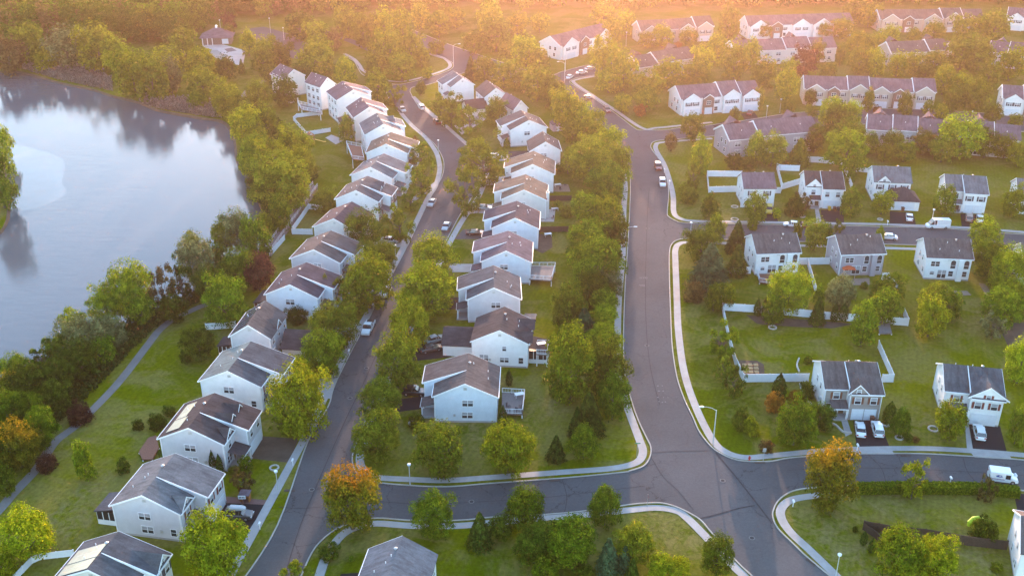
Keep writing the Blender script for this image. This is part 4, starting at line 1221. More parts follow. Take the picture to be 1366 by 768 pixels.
    for (y, z) in ((W * .0, 3.5), (W * .25, 3.5), (W * -.2, 1.0), (W * .2, 1.0)):
        add_window(t, (y, -0.005, z), -math.pi / 2, 1.0, 1.3, 1)
    t["dims"] = [round(W, 1), round(L, 1)]
    return t
TH = [
    townhouse("white townhouse row with brick bays facing the lane, nearest the main road", (899.8, 113.4), (1004, 106), (908, 133.8), 'front', 4),
    townhouse("long tan-fronted townhouse row with four front gables", (1072.5, 100), (1245, 106), (1074, 118.5), 'front', 6, wall=TAN),
    townhouse("lilac-grey townhouse row seen from the back with a white patio fence", (963, 165), (1079, 155.6), (971, 188.4), 'back', 3, wall=MAUVE),
    townhouse("long grey townhouse row seen from the back behind the crowns of yard trees", (1158.4, 151.6), (1360, 166.7), (1156, 172.4), 'back', 6, wall=GREYS, roof='mauve'),
    townhouse("white townhouse row standing in the sun glow beside the parking bay", (737, 49), (804.6, 32), (740, 62), 'front', 3),
    townhouse("brownish townhouse row on the bend behind the sunlit trees", (837, 73), (910, 62), (844, 95), 'back', 3, wall=TAN, roof='brown'),
    townhouse("distant townhouse row below the top trees left of the big maple", (849, 27), (945, 22), (852, 42), 'front', 4, wall=TAN, roof='brown'),
    townhouse("distant white-gabled townhouse row right of the big maple", (992, 20), (1130, 16), (995, 36), 'front', 5),
    townhouse("farthest tan townhouse row along the upper right edge of the wood", (1170, 12.5), (1307, 11.7), (1173, 26), 'front', 5, wall=TAN, roof='brown'),
    townhouse("distant grey townhouse row half hidden behind the dark red tree", (975, 54), (1110, 49), (990, 68), 'back', 4, wall=CREAM),
    townhouse("short brown-roofed townhouse row sunk in trees at upper right", (1180.6, 54.7), (1255, 52), (1188, 72), 'back', 3, wall=TAN, roof='brown'),
    townhouse("white and brick townhouse row at the right edge behind yellow-green trees", (1338, 112.5), (1420, 118), (1338, 131), 'front', 3),
    townhouse("grey gabled townhouse row at the upper right edge", (1325, 52), (1400, 60), (1325, 72), 'back', 3, wall=GREYS),
    townhouse("white end house of a row in the top right corner", (1347, 8), (1420, 14), (1348, 24), 'front', 3),
]

def rear_chimney(h):
    W, L, He, s, proj = h["_geo"]
    MB().box(W / 2, W / 2 + .8, 1.2, 2.3, 0, He + 1.4).build("chimney", CREAM, h)
    MB().box(W / 2 + .2, W / 2 + .6, 1.5, 2.0, He + 1.4, He + 1.8).build("chimney_cap", SCREEN, h)
rear_chimney(H['M6'])
# ------------------------------------------------------------------ trees
LM = {
    'lime': leaf_mat("leaves_lime", (0.075, 0.120, 0.003), (0.165, 0.215, 0.006), (0.30, 0.32, 0.012)),
    'mid': leaf_mat("leaves_mid_green", (0.036, 0.070, 0.003), (0.082, 0.128, 0.005), (0.165, 0.205, 0.010)),
    'dark': leaf_mat("leaves_dark_green", (0.022, 0.042, 0.003), (0.050, 0.078, 0.005), (0.105, 0.132, 0.010)),
    'olive': leaf_mat("leaves_olive", (0.060, 0.082, 0.004), (0.115, 0.142, 0.008), (0.19, 0.200, 0.014)),
    'yellow': leaf_mat("leaves_yellow_green", (0.080, 0.108, 0.003), (0.160, 0.190, 0.006), (0.275, 0.275, 0.012)),
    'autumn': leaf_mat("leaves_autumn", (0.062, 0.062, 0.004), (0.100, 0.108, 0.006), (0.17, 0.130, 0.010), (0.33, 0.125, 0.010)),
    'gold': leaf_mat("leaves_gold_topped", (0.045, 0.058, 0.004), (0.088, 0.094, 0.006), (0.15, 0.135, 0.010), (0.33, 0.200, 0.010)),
    'orange': leaf_mat("leaves_orange", (0.10, 0.045, 0.006), (0.18, 0.080, 0.010), (0.25, 0.12, 0.014)),
    'red': leaf_mat("leaves_dark_red", (0.030, 0.012, 0.010), (0.060, 0.024, 0.018), (0.105, 0.045, 0.028)),
    'brown': leaf_mat("leaves_brown", (0.052, 0.038, 0.012), (0.095, 0.070, 0.020), (0.15, 0.115, 0.035)),
    'grey': leaf_mat("leaves_grey_green", (0.055, 0.065, 0.022), (0.105, 0.120, 0.042), (0.18, 0.19, 0.075)),
    'fir': leaf_mat("needles_green", (0.015, 0.036, 0.005), (0.032, 0.066, 0.008), (0.068, 0.112, 0.014)),
    'blue': leaf_mat("needles_blue_green", (0.026, 0.052, 0.024), (0.052, 0.092, 0.042), (0.095, 0.150, 0.066)),
}
BARK = plain("bark", (0.095, 0.075, 0.060), 0.95, var=0.35, scale=5)
_NP = np.random.RandomState(11)

def quads_mesh(name, P, Nrm, size, mat, aspect=1.0):
    n = len(P)
    a = np.cross(Nrm, _NP.normal(size=(n, 3)))
    a /= np.linalg.norm(a, axis=1)[:, None] + 1e-9
    b = np.cross(Nrm, a)
    sz = (size * _NP.uniform(0.6, 1.35, n))[:, None]
    a = a * sz * 0.5; b = b * sz * 0.5 * aspect
    bend = Nrm * sz * 0.12
    V = np.empty((n, 4, 3))
    V[:, 0] = P - a + bend; V[:, 1] = P - b * 0.9 - bend; V[:, 2] = P + a + bend; V[:, 3] = P + b * 0.9 - bend
    me = bpy.data.meshes.new(name)
    me.vertices.add(4 * n); me.loops.add(4 * n); me.polygons.add(n)
    me.vertices.foreach_set("co", V.reshape(-1).astype(np.float32))
    me.loops.foreach_set("vertex_index", np.arange(4 * n, dtype=np.int32))
    me.polygons.foreach_set("loop_start", np.arange(0, 4 * n, 4, dtype=np.int32))
    me.materials.append(mat)
    me.update(calc_edges=True)
    me.validate()
    return me

def crown_points(kind, n, seed):
    r = np.random.RandomState(seed)
    if kind == 'broad' or kind == 'sparse' or kind == 'oval':
        K = 34 if kind != 'sparse' else 22
        # lobes spread evenly over the crown, each its own size and reach
        gi = np.arange(K) + 0.5
        ph = np.arccos(1 - 2 * gi / K); th = np.pi * (1 + 5 ** 0.5) * gi + seed
        c = np.stack([np.cos(th) * np.sin(ph), np.sin(th) * np.sin(ph), np.cos(ph)], 1) + r.normal(size=(K, 3)) * 0.16
        c *= r.uniform(0.50, 0.86, K)[:, None]
        c[: K // 5] *= 0.45
        lr = r.uniform(0.17, 0.36, K) if kind != 'sparse' else r.uniform(0.12, 0.28, K)
        c[:, 2] = np.where(c[:, 2] < -0.35, c[:, 2] * 0.7, c[:, 2])
        if kind == 'oval':                       # narrower towards the top
            c[:, :2] *= (1.0 - 0.28 * c[:, 2:3])
        w = lr ** 2; w /= w.sum()
        k = r.choice(K, n, p=w)
        d = r.normal(size=(n, 3)); d /= np.linalg.norm(d, axis=1)[:, None]
        d[:, 2] = np.where(d[:, 2] < -0.3, -d[:, 2] * 0.6, d[:, 2])
        rad = lr[k] * r.uniform(0.62, 1.06, n)
        P = c[k] + d * rad[:, None]
        q = r.rand(n) < (0.42 if kind == 'oval' else 0.22 if kind == 'broad' else 0.0)   # leaves of the inner dome between the lobes
        dm = d.copy(); dome = 0.80 * (1 + 0.10 * np.sin(dm[:, 0] * 9 + seed) * np.cos(dm[:, 1] * 8 + dm[:, 2] * 7)) * r.uniform(0.85, 1.08, n)
        fl = np.ones((n, 3)); fl[:, :2] *= ((1.0 - 0.28 * dm[:, 2:3]) if kind == 'oval' else 1.0)
        P[q] = (dm * dome[:, None] * fl)[q]
        # stray twigs
        q = r.rand(n) < 0.05
        P[q] *= r.uniform(1.0, 1.14, q.sum())[:, None]
        Nn = d * 1.0 + np.array([0, 0, 0.25]) + r.normal(size=(n, 3)) * 0.38
    else:
        t = r.rand(n) ** (0.75 if kind == 'cone' else 0.9)       # 0 bottom .. 1 top
        t = 1 - np.sqrt(1 - t * 0.999) if kind == 'cone' else t
        if kind == 'cone':
            layers = 11
            prof = (1 - t) ** 0.85 * 0.92 + 0.04
            saw = 1 - 0.30 * ((t * layers) % 1.0)
        else:                                                      # column: arborvitae
            prof = np.sqrt(np.clip(1 - (t * 2 - 0.75).clip(0) ** 2 / 1.6, 0, 1)) * 0.92 * (0.75 + 0.25 * np.minimum(1, t * 5)) * (1 - t ** 5)
            saw = 1 + 0.0 * t
        an = r.uniform(0, 2 * np.pi, n)
        lob = 1 + 0.13 * np.sin(an * 7 + t * 23 + seed) + 0.08 * np.sin(an * 13 + t * 41)
        rr = prof * saw * lob * r.uniform(0.55, 1.0, n) ** 0.45
        P = np.stack([np.cos(an) * rr, np.sin(an) * rr, t * 2 - 1 - 0.10 * rr], 1)
        Nn = np.stack([np.cos(an) * 0.6, np.sin(an) * 0.6, np.full(n, 0.5)], 1) + r.normal(size=(n, 3)) * 0.33
    Nn /= np.linalg.norm(Nn, axis=1)[:, None]
    rad = np.percentile(np.hypot(P[:, 0], P[:, 1]), 95)
    P[:, :2] *= 0.98 / rad
    if kind in ('broad', 'sparse', 'oval'):
        lo, hi = np.percentile(P[:, 2], 2), np.percentile(P[:, 2], 98)
        P[:, 2] = (P[:, 2] - (lo + hi) / 2) * 2 / (hi - lo)
    return P, Nn

CR = {}
def crown_mesh(kind, mat, var, dens):
    k = (kind, mat, var, dens)
    if k not in CR:
        n = {'hi': 10500, 'mid': 4600, 'lo': 2200, 'xs': 900}[dens]
        size = {'hi': 0.070, 'mid': 0.105, 'lo': 0.15, 'xs': 0.22}[dens]
        if kind == 'sparse': n = int(n * 0.5)
        P, Nn = crown_points(kind, n, 100 * var + len(kind))
        CR[k] = quads_mesh("crown", P, Nn, size, LM[mat], 1.0)
    return CR[k]

def trunk_mesh(kind, var):
    k = ('trunk', kind, var)
    if k not in CR:
        r = random.Random(var * 31 + 5)
        m = MB()
        m.tube([(0, 0, 0), (0.02, 0, 0.12), (0.03, 0.02, 0.5), (0.0, 0.0, 0.8), (0.02, 0.01, 1.25)], [0.075, 0.052, 0.042, 0.032, 0.01], 8)
        if kind not in ('cone', 'column'):
            for i in range(7 if kind != 'sparse' else 12):
                a = r.uniform(0, 6.28); z0 = r.uniform(0.42, 0.85); le = r.uniform(0.45, 0.8)
                dx, dy = math.cos(a) * le, math.sin(a) * le
                m.tube([(0.01, 0.01, z0), (dx * .45, dy * .45, z0 + .16), (dx, dy, z0 + r.uniform(.28, .5))], [0.024, 0.016, 0.005], 5)
        CR[k] = m.mesh("trunk", BARK)
    return CR[k]

def resolve(cx, cy, w, h, conical=False):
    """crown size in metres and its centre from its outline in the survey photograph"""
    z = 4.0
    for _ in range(4):
        s = SC(cy, z)
        R = w / 2 / s * 0.98
        vy = (384.0 - cy) / FPX
        ang = PITCH - math.atan(vy)
        hh = h / 2 / s * 0.98
        c2 = (hh ** 2 - (R * math.sin(ang)) ** 2)
        az = math.sqrt(max(c2, (0.40 * R) ** 2)) / math.cos(ang) if not conical else max(hh / math.cos(ang) * 0.95, R * 1.1)
        az = min(az, 1.9 * R) if not conical else min(az, 5.0 * R)
        az = max(az, 0.82 * R)
        base = 0.3 if (conical or R < 1.6) else min(1.5, 0.18 * R + 0.4)
        z = az + base
    c = G(cx, cy, z)
    return c, R, az, z

SHAPES = {'b': 'broad', 'o': 'oval', 's': 'sparse', 'c': 'cone', 'v': 'column', 'r': 'broad'}
NTREE = [0]
TREES = []
def tree(cx, cy, w, h, mat, shape='b', label=None, group=None, cat=None, name=None, dens=None):
    c, R, az, z = resolve(cx, cy, w, h, shape in 'cv')
    i = NTREE[0]; NTREE[0] += 1
    kind = SHAPES[shape]
    small = shape == 'r' or (R < 1.7 and shape in 'bos')
    if name is None:
        name = {'c': 'conifer_tree', 'v': 'columnar_shrub'}.get(shape, 'shrub' if small else 'tree')
    if shape == 'v' and R > 2: name = 'conifer_tree'
    cat = cat or {'conifer_tree': 'conifer', 'columnar_shrub': 'shrub', 'shrub': 'shrub'}.get(name, 'tree')
    if small:
        zc = az * 0.85; c = G(cx, cy, zc); z = zc
    if dens is None:
        dens = 'hi' if w > 42 and cy > 200 else 'mid' if w > 20 and cy > 120 else 'lo' if w > 12 else 'xs'
    rot = (i * 2.399) % 6.283
    t = thing(name, label or "tree", cat, (c.x, c.y, 0), rot, group)
    link("crown", crown_mesh(kind, mat, i % 4, dens), t, (0, 0, z), 0, (R, R, az))
    if not small:
        top = z + az * 0.35
        link("trunk", trunk_mesh(kind, i % 3), t, (0, 0, 0), 0, (R, R, top / 1.25) if kind not in ('cone', 'column') else (R * .9, R * .9, top / 1.25))
    else:
        link("stem", trunk_mesh('cone', 0), t, (0, 0, 0), 0, (R * .6, R * .6, z / 1.25))
    TREES.append((t, cx, cy, w, h, mat, shape, R))
    return t
# survey of single trees: crown centre, outline width and height, leaf colour, habit (b broad, o oval, s sparse, c conical, v columnar, r round shrub)
LOTS = [
 # lake side of the left street, near to far
 (35,712,72,66,'lime','b'),(6,752,32,36,'lime','b'),(22,592,62,60,'gold','b'),(54,568,46,50,'mid','b'),(62,617,29,26,'red','r'),(105,553,34,26,'red','r'),
 (110,612,28,46,'mid','o'),(164,622,19,20,'dark','r'),(210,562,24,16,'dark','r'),(184,566,16,15,'dark','r'),
 (283,613,10,26,'fir','v'),(292,617,10,24,'fir','v'),(214,604,7,11,'fir','v'),(222,604,7,11,'fir','v'),(233,604,7,12,'fir','v'),(245,605,7,13,'fir','v'),(256,607,9,15,'fir','v'),
 (327,617,19,21,'mid','r'),(312,627,15,13,'olive','r'),(285,722,86,86,'yellow','b'),(324,640,34,20,'brown','s'),
 (299,400,58,62,'mid','b'),(265,455,46,44,'dark','b'),(247,477,15,17,'dark','r'),(396,421,29,20,'dark','r'),(444,431,72,58,'olive','b'),(479,388,58,44,'olive','s'),
 (430,470,62,62,'mid','b'),(398,532,76,88,'yellow','b'),(403,489,38,36,'lime','b'),(375,556,40,34,'olive','s'),(226,548,17,14,'dark','r'),(208,566,18,18,'dark','r'),
 (482,305,56,54,'dark','b'),(532,294,50,54,'olive','s'),(548,266,36,30,'olive','s'),(561,238,40,44,'olive','s'),(562,208,48,36,'olive','s'),(492,374,74,72,'yellow','b'),
 (506,341,52,40,'olive','b'),(450,385,34,40,'olive','s'),(433,267,38,13,'olive','r'),(344,362,44,44,'red','b'),
 (460,94,30,34,'lime','o'),(421,78,52,34,'olive','b'),(381,120,36,36,'dark','b'),(503,113,34,34,'mid','b'),(527,128,30,32,'olive','s'),(497,93,24,24,'olive','b'),
 (554,192,13,20,'brown','o'),(462,172,22,34,'olive','o'),(481,129,16,14,'olive','b'),(516,137,10,8,'mid','r'),
 # right side of the left street
 (571,384,82,72,'yellow','b'),(578,340,66,58,'lime','b'),(554,402,52,40,'lime','b'),(545,430,62,62,'yellow','b'),(528,478,66,78,'olive','b'),(508,532,62,50,'olive','b'),(500,582,70,66,'olive','b'),
 (644,214,78,46,'olive','s'),(620,252,54,62,'olive','s'),(635,196,52,36,'yellow','s'),(587,137,36,30,'olive','s'),(602,148,46,34,'olive','s'),(626,158,42,24,'olive','s'),(662,148,33,34,'mid','o'),
 (676,190,9,13,'mid','v'),(556,562,24,14,'dark','r'),
 # block between the roads
 (586,595,76,72,'olive','b'),(677,596,74,64,'yellow','b'),(742,595,26,34,'fir','c'),(779,587,42,44,'mid','o'),(671,553,12,26,'fir','v'),(679,502,10,21,'fir','v'),
 (762,488,74,92,'mid','b'),(811,492,58,74,'dark','b'),(786,548,44,58,'fir','c'),(818,528,46,56,'mid','b'),(806,455,52,46,'yellow','b'),(806,423,36,28,'lime','b'),
 (779,432,44,48,'blue','c'),(807,404,38,34,'mid','b'),(760,414,50,58,'dark','b'),(793,386,48,28,'dark','b'),(742,520,20,16,'dark','r'),(770,560,24,40,'fir','c'),(756,455,30,40,'mid','b'),
 (811,243,54,46,'mid','b'),(826,214,36,40,'olive','b'),(787,214,62,46,'olive','b'),(784,277,42,36,'lime','b'),(812,284,34,44,'yellow','b'),(786,318,62,52,'mid','b'),
 (794,350,72,66,'mid','b'),(819,314,36,58,'dark','b'),(770,388,40,24,'mid','b'),(816,380,34,36,'grey','b'),(744,274,14,10,'mid','r'),(806,402,26,20,'lime','b'),(757,282,20,12,'olive','r'),
 (758,214,30,30,'olive','s'),(745,225,16,12,'mid','r'),
 # below the cross street
 (467,663,78,84,'autumn','b'),(576.5,684,57,56,'mid','b'),(640,704,36,46,'fir','c'),(701,676,56,56,'mid','b'),(807,673,46,50,'mid','o'),(668,702,32,32,'dark','b'),(714,722,60,48,'dark','b'),
 (760,722,74,58,'mid','b'),(812,738,34,46,'blue','c'),(834,742,24,32,'blue','c'),(848,724,56,36,'olive','b'),(882,754,40,28,'yellow','b'),(905,756,34,26,'yellow','b'),(958,737,46,50,'dark','b'),(844,760,22,34,'fir','c'),
 (395,758,46,34,'olive','s'),(438,736,29,24,'dark','r'),(728,758,40,26,'mid','b'),(780,764,30,24,'dark','b'),(469,745,9,6,'mid','r'),
 # lower right block
 (1111.5,633,72,84,'gold','b'),(1221,638,38,50,'yellow','s'),(1317,652,25,36,'brown','s'),(1203,738,66,68,'mid','b'),(1247,745,64,54,'lime','b'),(1314,708,38,24,'dark','r'),
 (1153,716,10,18,'fir','v'),(1164,726,10,18,'fir','v'),(1141,706,8,9,'dark','r'),(1330,756,16,14,'olive','r'),
 # yards right of the main road
 (1062,562,56,58,'mid','b'),(1035,538,27,28,'orange','r'),(1060,530,20,16,'orange','r'),(1040,514,20,36,'fir','v'),(1077,522,22,26,'dark','r'),(1095,553,38,30,'dark','b'),(1102,566,20,18,'dark','r'),
 (1203,561,28,36,'mid','o'),(1188,548,18,28,'dark','v'),(1270,560,42,48,'yellow','b'),(1153,432,38,54,'mid','b'),(1243,420,42,52,'yellow','b'),(1268,404,34,38,'mid','b'),(1364,480,44,56,'lime','b'),
 (1338,408,56,44,'mid','b'),(1326,434,36,20,'grey','s'),(1032,413,30,36,'mid','b'),(1011,408,10,24,'fir','v'),(1021,407,9,22,'fir','v'),(1092,412,22,38,'fir','c'),(1114,416,11,24,'fir','v'),(1126,415,13,24,'fir','v'),
 (1360,566,28,50,'olive','b'),(1023,595,19,13,'brown','r'),(988,558,22,34,'olive','o'),(1002,568,22,26,'lime','o'),(1211,583,14,8,'dark','r'),(1222,586,10,8,'brown','r'),
 (1078,480,12,12,'mid','r'),(1180,408,42,44,'mid','b'),(966,455,50,46,'lime','s'),(980,505,36,44,'dark','s'),(965,488,26,30,'olive','s'),
 (948,275,27,32,'mid','o'),(955,304,28,34,'mid','o'),(936,324,46,42,'dark','b'),(948,352,56,62,'blue','c'),(984,314,30,44,'fir','c'),(1004,298,14,20,'mid','o'),(984,345,30,42,'fir','c'),(926,390,30,28,'brown','r'),
 (953,396,24,32,'mid','o'),(969,393,26,30,'mid','b'),(1055,384,58,56,'lime','b'),(1036,410,20,34,'fir','c'),(1122,390,42,42,'grey','b'),(1092,396,18,30,'mid','o'),(1008,276,31,36,'mid','b'),(1037,285,12,14,'lime','r'),
 (1064,308,13,28,'mid','o'),(1089,311,32,38,'olive','b'),(1104,313,18,28,'mid','o'),(1119,302,18,18,'olive','s'),(1136,268,28,34,'mid','o'),(1178,269,30,28,'yellow','b'),(1261,266,32,34,'mid','b'),
 (1174,314,14,22,'lime','o'),(1314,311,42,40,'yellow','b'),(1320,342,46,46,'mid','b'),(1347,356,54,54,'lime','b'),(1353,268,32,38,'yellow','b'),(1252,396,42,18,'olive','b'),(1184,386,46,34,'mid','b'),(1153,381,11,9,'mid','r'),
 (1353,394,50,34,'mid','b'),(1135,236,14,18,'mid','o'),(1063,266,20,22,'brown','s'),(1076,270,18,18,'brown','s'),(1060,277,30,14,'dark','r'),(920,262,26,18,'olive','r'),(915,250,18,14,'olive','r'),(925,232,24,40,'olive','s'),
 (936,206,27,46,'lime','o'),(895,188,17,22,'brown','b'),(924,168,34,32,'olive','b'),(1010,195,28,36,'lime','o'),(1031,199,40,38,'olive','b'),(1067,201,32,38,'olive','c'),(1088,184,30,32,'dark','b'),
 (1119,158,36,38,'mid','b'),(1131,199,58,50,'lime','b'),(1131,180,44,40,'mid','b'),(1162,190,24,26,'mid','o'),(1191,189,30,28,'olive','b'),(1233,189,34,26,'olive','b'),(1285,181,60,52,'lime','b'),(1317,190,40,30,'mid','b'),(1342,194,34,26,'olive','b'),
 (1208,200,30,20,'mid','b'),(1258,198,36,20,'olive','b'),(1360,205,34,22,'yellow','b'),(1181,203,24,18,'yellow','b'),(1000,218,20,14,'dark','b'),(980,215,24,16,'dark','b'),
]
TOWN = [
 (980,152,16,19,'olive','o'),(1051,142,22,18,'olive','b'),(1013,131,18,28,'olive','o'),(1018,97,40,40,'olive','b'),(1049,114,34,46,'yellow','b'),(1053,90,26,24,'yellow','b'),(1074,80,38,38,'red','b'),
 (981,80,44,50,'olive','b'),(1003,70,28,40,'yellow','o'),(938,80,34,40,'yellow','b'),(927,96,40,34,'olive','b'),(891,97,46,36,'yellow','b'),(863,116,46,44,'yellow','b'),(854,147,19,14,'orange','b'),
 (1081,128,15,22,'dark','o'),(1109,128,14,16,'olive','o'),(1084,148,20,12,'olive','b'),(1126,37,32,24,'olive','b'),(1100,38,24,18,'olive','b'),(1141,14,40,34,'olive','b'),(1160,20,34,30,'yellow','b'),(1187,46,30,18,'yellow','b'),
 (1220,46,22,16,'yellow','b'),(1247,42,34,26,'olive','b'),(1288,36,40,20,'olive','b'),(1328,34,46,30,'yellow','b'),(1310,30,26,24,'olive','b'),(1144,58,34,32,'yellow','b'),(1168,58,30,30,'yellow','b'),(1147,80,36,34,'olive','b'),(1170,82,30,36,'yellow','b'),
 (1198,85,30,32,'yellow','b'),(1222,84,32,32,'olive','b'),(1248,82,34,32,'olive','b'),(1284,68,56,46,'olive','b'),(1308,74,46,44,'olive','b'),(1350,84,46,44,'yellow','b'),(1260,106,34,38,'yellow','b'),(1284,114,34,38,'yellow','b'),(1302,126,42,46,'olive','b'),
 (1274,132,32,32,'olive','b'),(1235,97,28,16,'olive','b'),(1090,68,24,32,'olive','b'),(1073,62,20,20,'yellow','o'),(1122,72,16,32,'olive','b'),(1112,150,46,36,'lime','b'),(1139,150,28,34,'lime','b'),(1087,183,28,30,'olive','b'),(1082,130,20,22,'dark','b'),
 (1160,132,18,32,'olive','o'),(1170,146,13,10,'orange','b'),(1208,138,24,32,'olive','o'),(1238,144,18,20,'olive','b'),(1256,149,22,16,'yellow','b'),(1356,160,22,18,'olive','b'),(1320,100,34,36,'olive','b'),(1325,150,30,28,'olive','b'),(1105,95,26,26,'olive','b'),
 (972,30,34,46,'olive','b'),(958,60,30,30,'yellow','b'),(1020,40,24,20,'olive','b'),(884,48,34,22,'yellow','b'),(862,52,24,20,'yellow','b'),(918,50,30,24,'yellow','b'),(905,60,12,10,'orange','b'),
 (653,24,40,44,'yellow','b'),(662,44,46,46,'olive','b'),(561,22,30,30,'yellow','b'),(585,32,38,28,'yellow','b'),(702,68,48,38,'yellow','b'),(720,80,34,30,'olive','b'),(628,90,22,38,'fir','c'),(646,92,38,38,'olive','b'),(672,98,38,36,'olive','b'),(696,106,30,34,'olive','b'),
 (718,110,46,46,'olive','b'),(737,122,40,46,'mid','b'),(755,143,50,54,'yellow','b'),(776,154,34,40,'lime','b'),(794,158,30,26,'yellow','b'),(784,176,46,40,'yellow','b'),(812,188,46,40,'lime','b'),(788,198,44,28,'yellow','b'),(764,176,32,32,'olive','b'),
 (808,78,46,56,'yellow','b'),(832,94,42,52,'yellow','b'),(812,106,38,24,'yellow','b'),(862,132,36,26,'yellow','b'),(830,137,28,18,'yellow','b'),(817,44,30,36,'yellow','b'),(836,30,30,34,'yellow','b'),(806,18,36,30,'yellow','b'),
 (609,24,30,26,'yellow','b'),(632,56,34,24,'olive','b'),(676,66,26,22,'olive','b'),(690,30,34,28,'yellow','b'),(720,30,28,24,'yellow','b'),(548,62,40,40,'olive','b'),(520,62,46,46,'olive','b'),(536,88,44,28,'olive','b'),(506,86,38,30,'olive','b'),
 (562,74,28,26,'olive','b'),(569,97,18,14,'yellow','b'),(561,117,16,18,'dark','b'),(582,64,26,10,'mid','r'),(484,40,40,44,'olive','b'),(464,30,40,40,'olive','b'),(512,34,34,44,'yellow','b'),(537,34,30,44,'yellow','b'),(498,66,20,22,'yellow','b'),
]
LAKE = [
 (-4,232,46,110,'mid','b'),(2,190,30,40,'yellow','b'),
 (34,60,42,50,'olive','b'),(87,64,58,46,'grey','b'),(130,62,56,58,'olive','b'),(156,74,40,46,'olive','b'),(175,95,56,56,'yellow','b'),(202,104,48,56,'olive','b'),(219,82,46,36,'yellow','b'),(226,100,34,42,'grey','b'),(244,64,34,44,'olive','b'),
 (267,86,44,36,'yellow','b'),(270,110,44,36,'olive','b'),(301,90,28,30,'dark','b'),(306,30,19,22,'red','b'),(304,42,20,16,'dark','b'),(331,56,26,30,'yellow','o'),(322,88,10,20,'dark','c'),(350,78,34,36,'olive','b'),(372,74,34,30,'dark','b'),(312,140,46,38,'olive','b'),
 (344,124,34,36,'olive','b'),(330,168,48,52,'yellow','b'),(353,162,36,44,'mid','b'),(298,128,40,36,'yellow','b'),(264,134,26,18,'mid','b'),(340,205,46,46,'mid','b'),(368,212,80,64,'yellow','s'),(376,240,84,54,'olive','b'),(392,196,50,50,'yellow','b'),
 (404,222,46,40,'olive','b'),(330,214,26,34,'lime','b'),(341,247,30,40,'dark','b'),(360,262,36,30,'dark','b'),(373,285,34,46,'mid','b'),(340,318,42,56,'mid','b'),(316,305,44,52,'grey','b'),(298,312,36,40,'olive','b'),(352,300,24,34,'lime','b'),
 (318,357,50,48,'mid','b'),(288,345,30,40,'dark','b'),(262,345,50,60,'grey','b'),(255,322,22,24,'yellow','b'),(240,372,36,50,'dark','s'),(217,388,44,60,'brown','s'),(278,378,44,46,'dark','b'),(230,410,40,28,'dark','b'),
 (172,384,64,66,'lime','b'),(140,405,50,44,'lime','b'),(188,408,40,44,'mid','b'),(98,428,36,30,'lime','b'),(112,448,64,44,'grey','b'),(142,442,50,40,'grey','b'),(84,462,50,40,'olive','b'),(60,476,46,40,'mid','s'),(104,478,54,44,'dark','b'),(134,466,40,36,'mid','b'),
 (20,490,44,38,'mid','b'),(38,508,52,46,'dark','b'),(74,500,48,44,'dark','b'),(10,512,30,34,'gold','b'),(8,548,44,50,'mid','b'),(34,545,44,44,'mid','b'),(70,528,44,40,'dark','b'),(-8,600,40,60,'dark','b'),(4,640,34,40,'dark','b'),
 (150,64,34,40,'brown','b'),(10,72,44,46,'brown','b'),(60,78,34,30,'yellow','b'),
 (400,100,34,30,'dark','b'),(360,98,24,20,'dark','b'),(387,62,12,12,'dark','r'),(363,52,12,12,'yellow','b'),(352,66,24,30,'olive','b'),(424,48,34,36,'olive','b'),(400,34,40,34,'dark','b'),(443,52,26,26,'brown','b'),
]
COLOUR = {'lime': 'lime green', 'mid': 'mid-green', 'dark': 'dark green', 'olive': 'olive green', 'yellow': 'yellow-green', 'autumn': 'orange-topped autumn', 'gold': 'gold-topped green', 'orange': 'orange',
          'red': 'dark red', 'brown': 'brownish', 'grey': 'grey-green', 'fir': 'dark green', 'blue': 'blue-green'}
HABIT = {'b': 'broad tree', 'o': 'oval tree', 's': 'sparse tree', 'c': 'conical evergreen', 'v': 'columnar evergreen', 'r': 'round shrub'}
PLACES = [  # things a viewer can find, with their place in the survey
 (188,690,"the grey house with the sunroom"),(255,595,"the dormered house"),(305,515,"the green-grey roofed house"),(345,450,"the strip-solar house"),(395,390,"the lake-side pale blue house"),
 (430,345,"the mottled brown roofed house"),(450,290,"the half-hidden plum house"),(480,262,"the brick-fronted lake-side house"),(505,200,"the pink-decked house"),(430,130,"the three-storey house"),(385,100,"the small distant mauve house"),(290,60,"the pool house"),
 (620,540,"the corner-porch house"),(665,460,"the twin-gabled dark-roofed house"),(658,395,"the streak-roofed house"),(675,340,"the pale blue decked house"),(690,295,"the stone-patio house"),(700,262,"the slim-chimney house"),(725,195,"the dark-winged house"),(700,168,"the house by the pink shed"),(640,120,"the top garage house"),
 (1130,520,"the brick-fronted house"),(1290,520,"the red-shuttered house"),(1033,335,"the red-decked white house"),(1143,340,"the lilac-grey house"),(1262,345,"the lone white house"),(1010,245,"the yellow-car house"),(1100,250,"the red-brown roofed house"),(1195,250,"the hipped-garage house"),(1285,255,"the twin-garage house"),(1350,720,"the corner-edge white house"),
 (950,125,"the brick-bay townhouses"),(1155,120,"the four-gabled townhouses"),(1020,180,"the lilac-grey townhouses"),(1255,175,"the long grey townhouses"),(770,50,"the sunlit townhouses"),(875,85,"the bend townhouses"),(1060,35,"the white-gabled far townhouses"),(1240,25,"the farthest townhouses"),(1218,64,"the short brown townhouses"),
 (525,750,"the blue-grey roofed house"),(415,40,"the parking lot"),(385,300,"the retaining wall"),(760,100,"the parking bay"),(1000,490,"the raised garden beds"),(960,640,"the wide junction"),(1240,655,"the clipped hedge"),(940,570,"the tall arm lamp"),(1110,430,"the back white fence"),(300,420,"the path's upper end"),(110,560,"the bend of the path"),(590,110,"the upper junction"),
]
USED = {}
def words_n(s): return len(s.split())
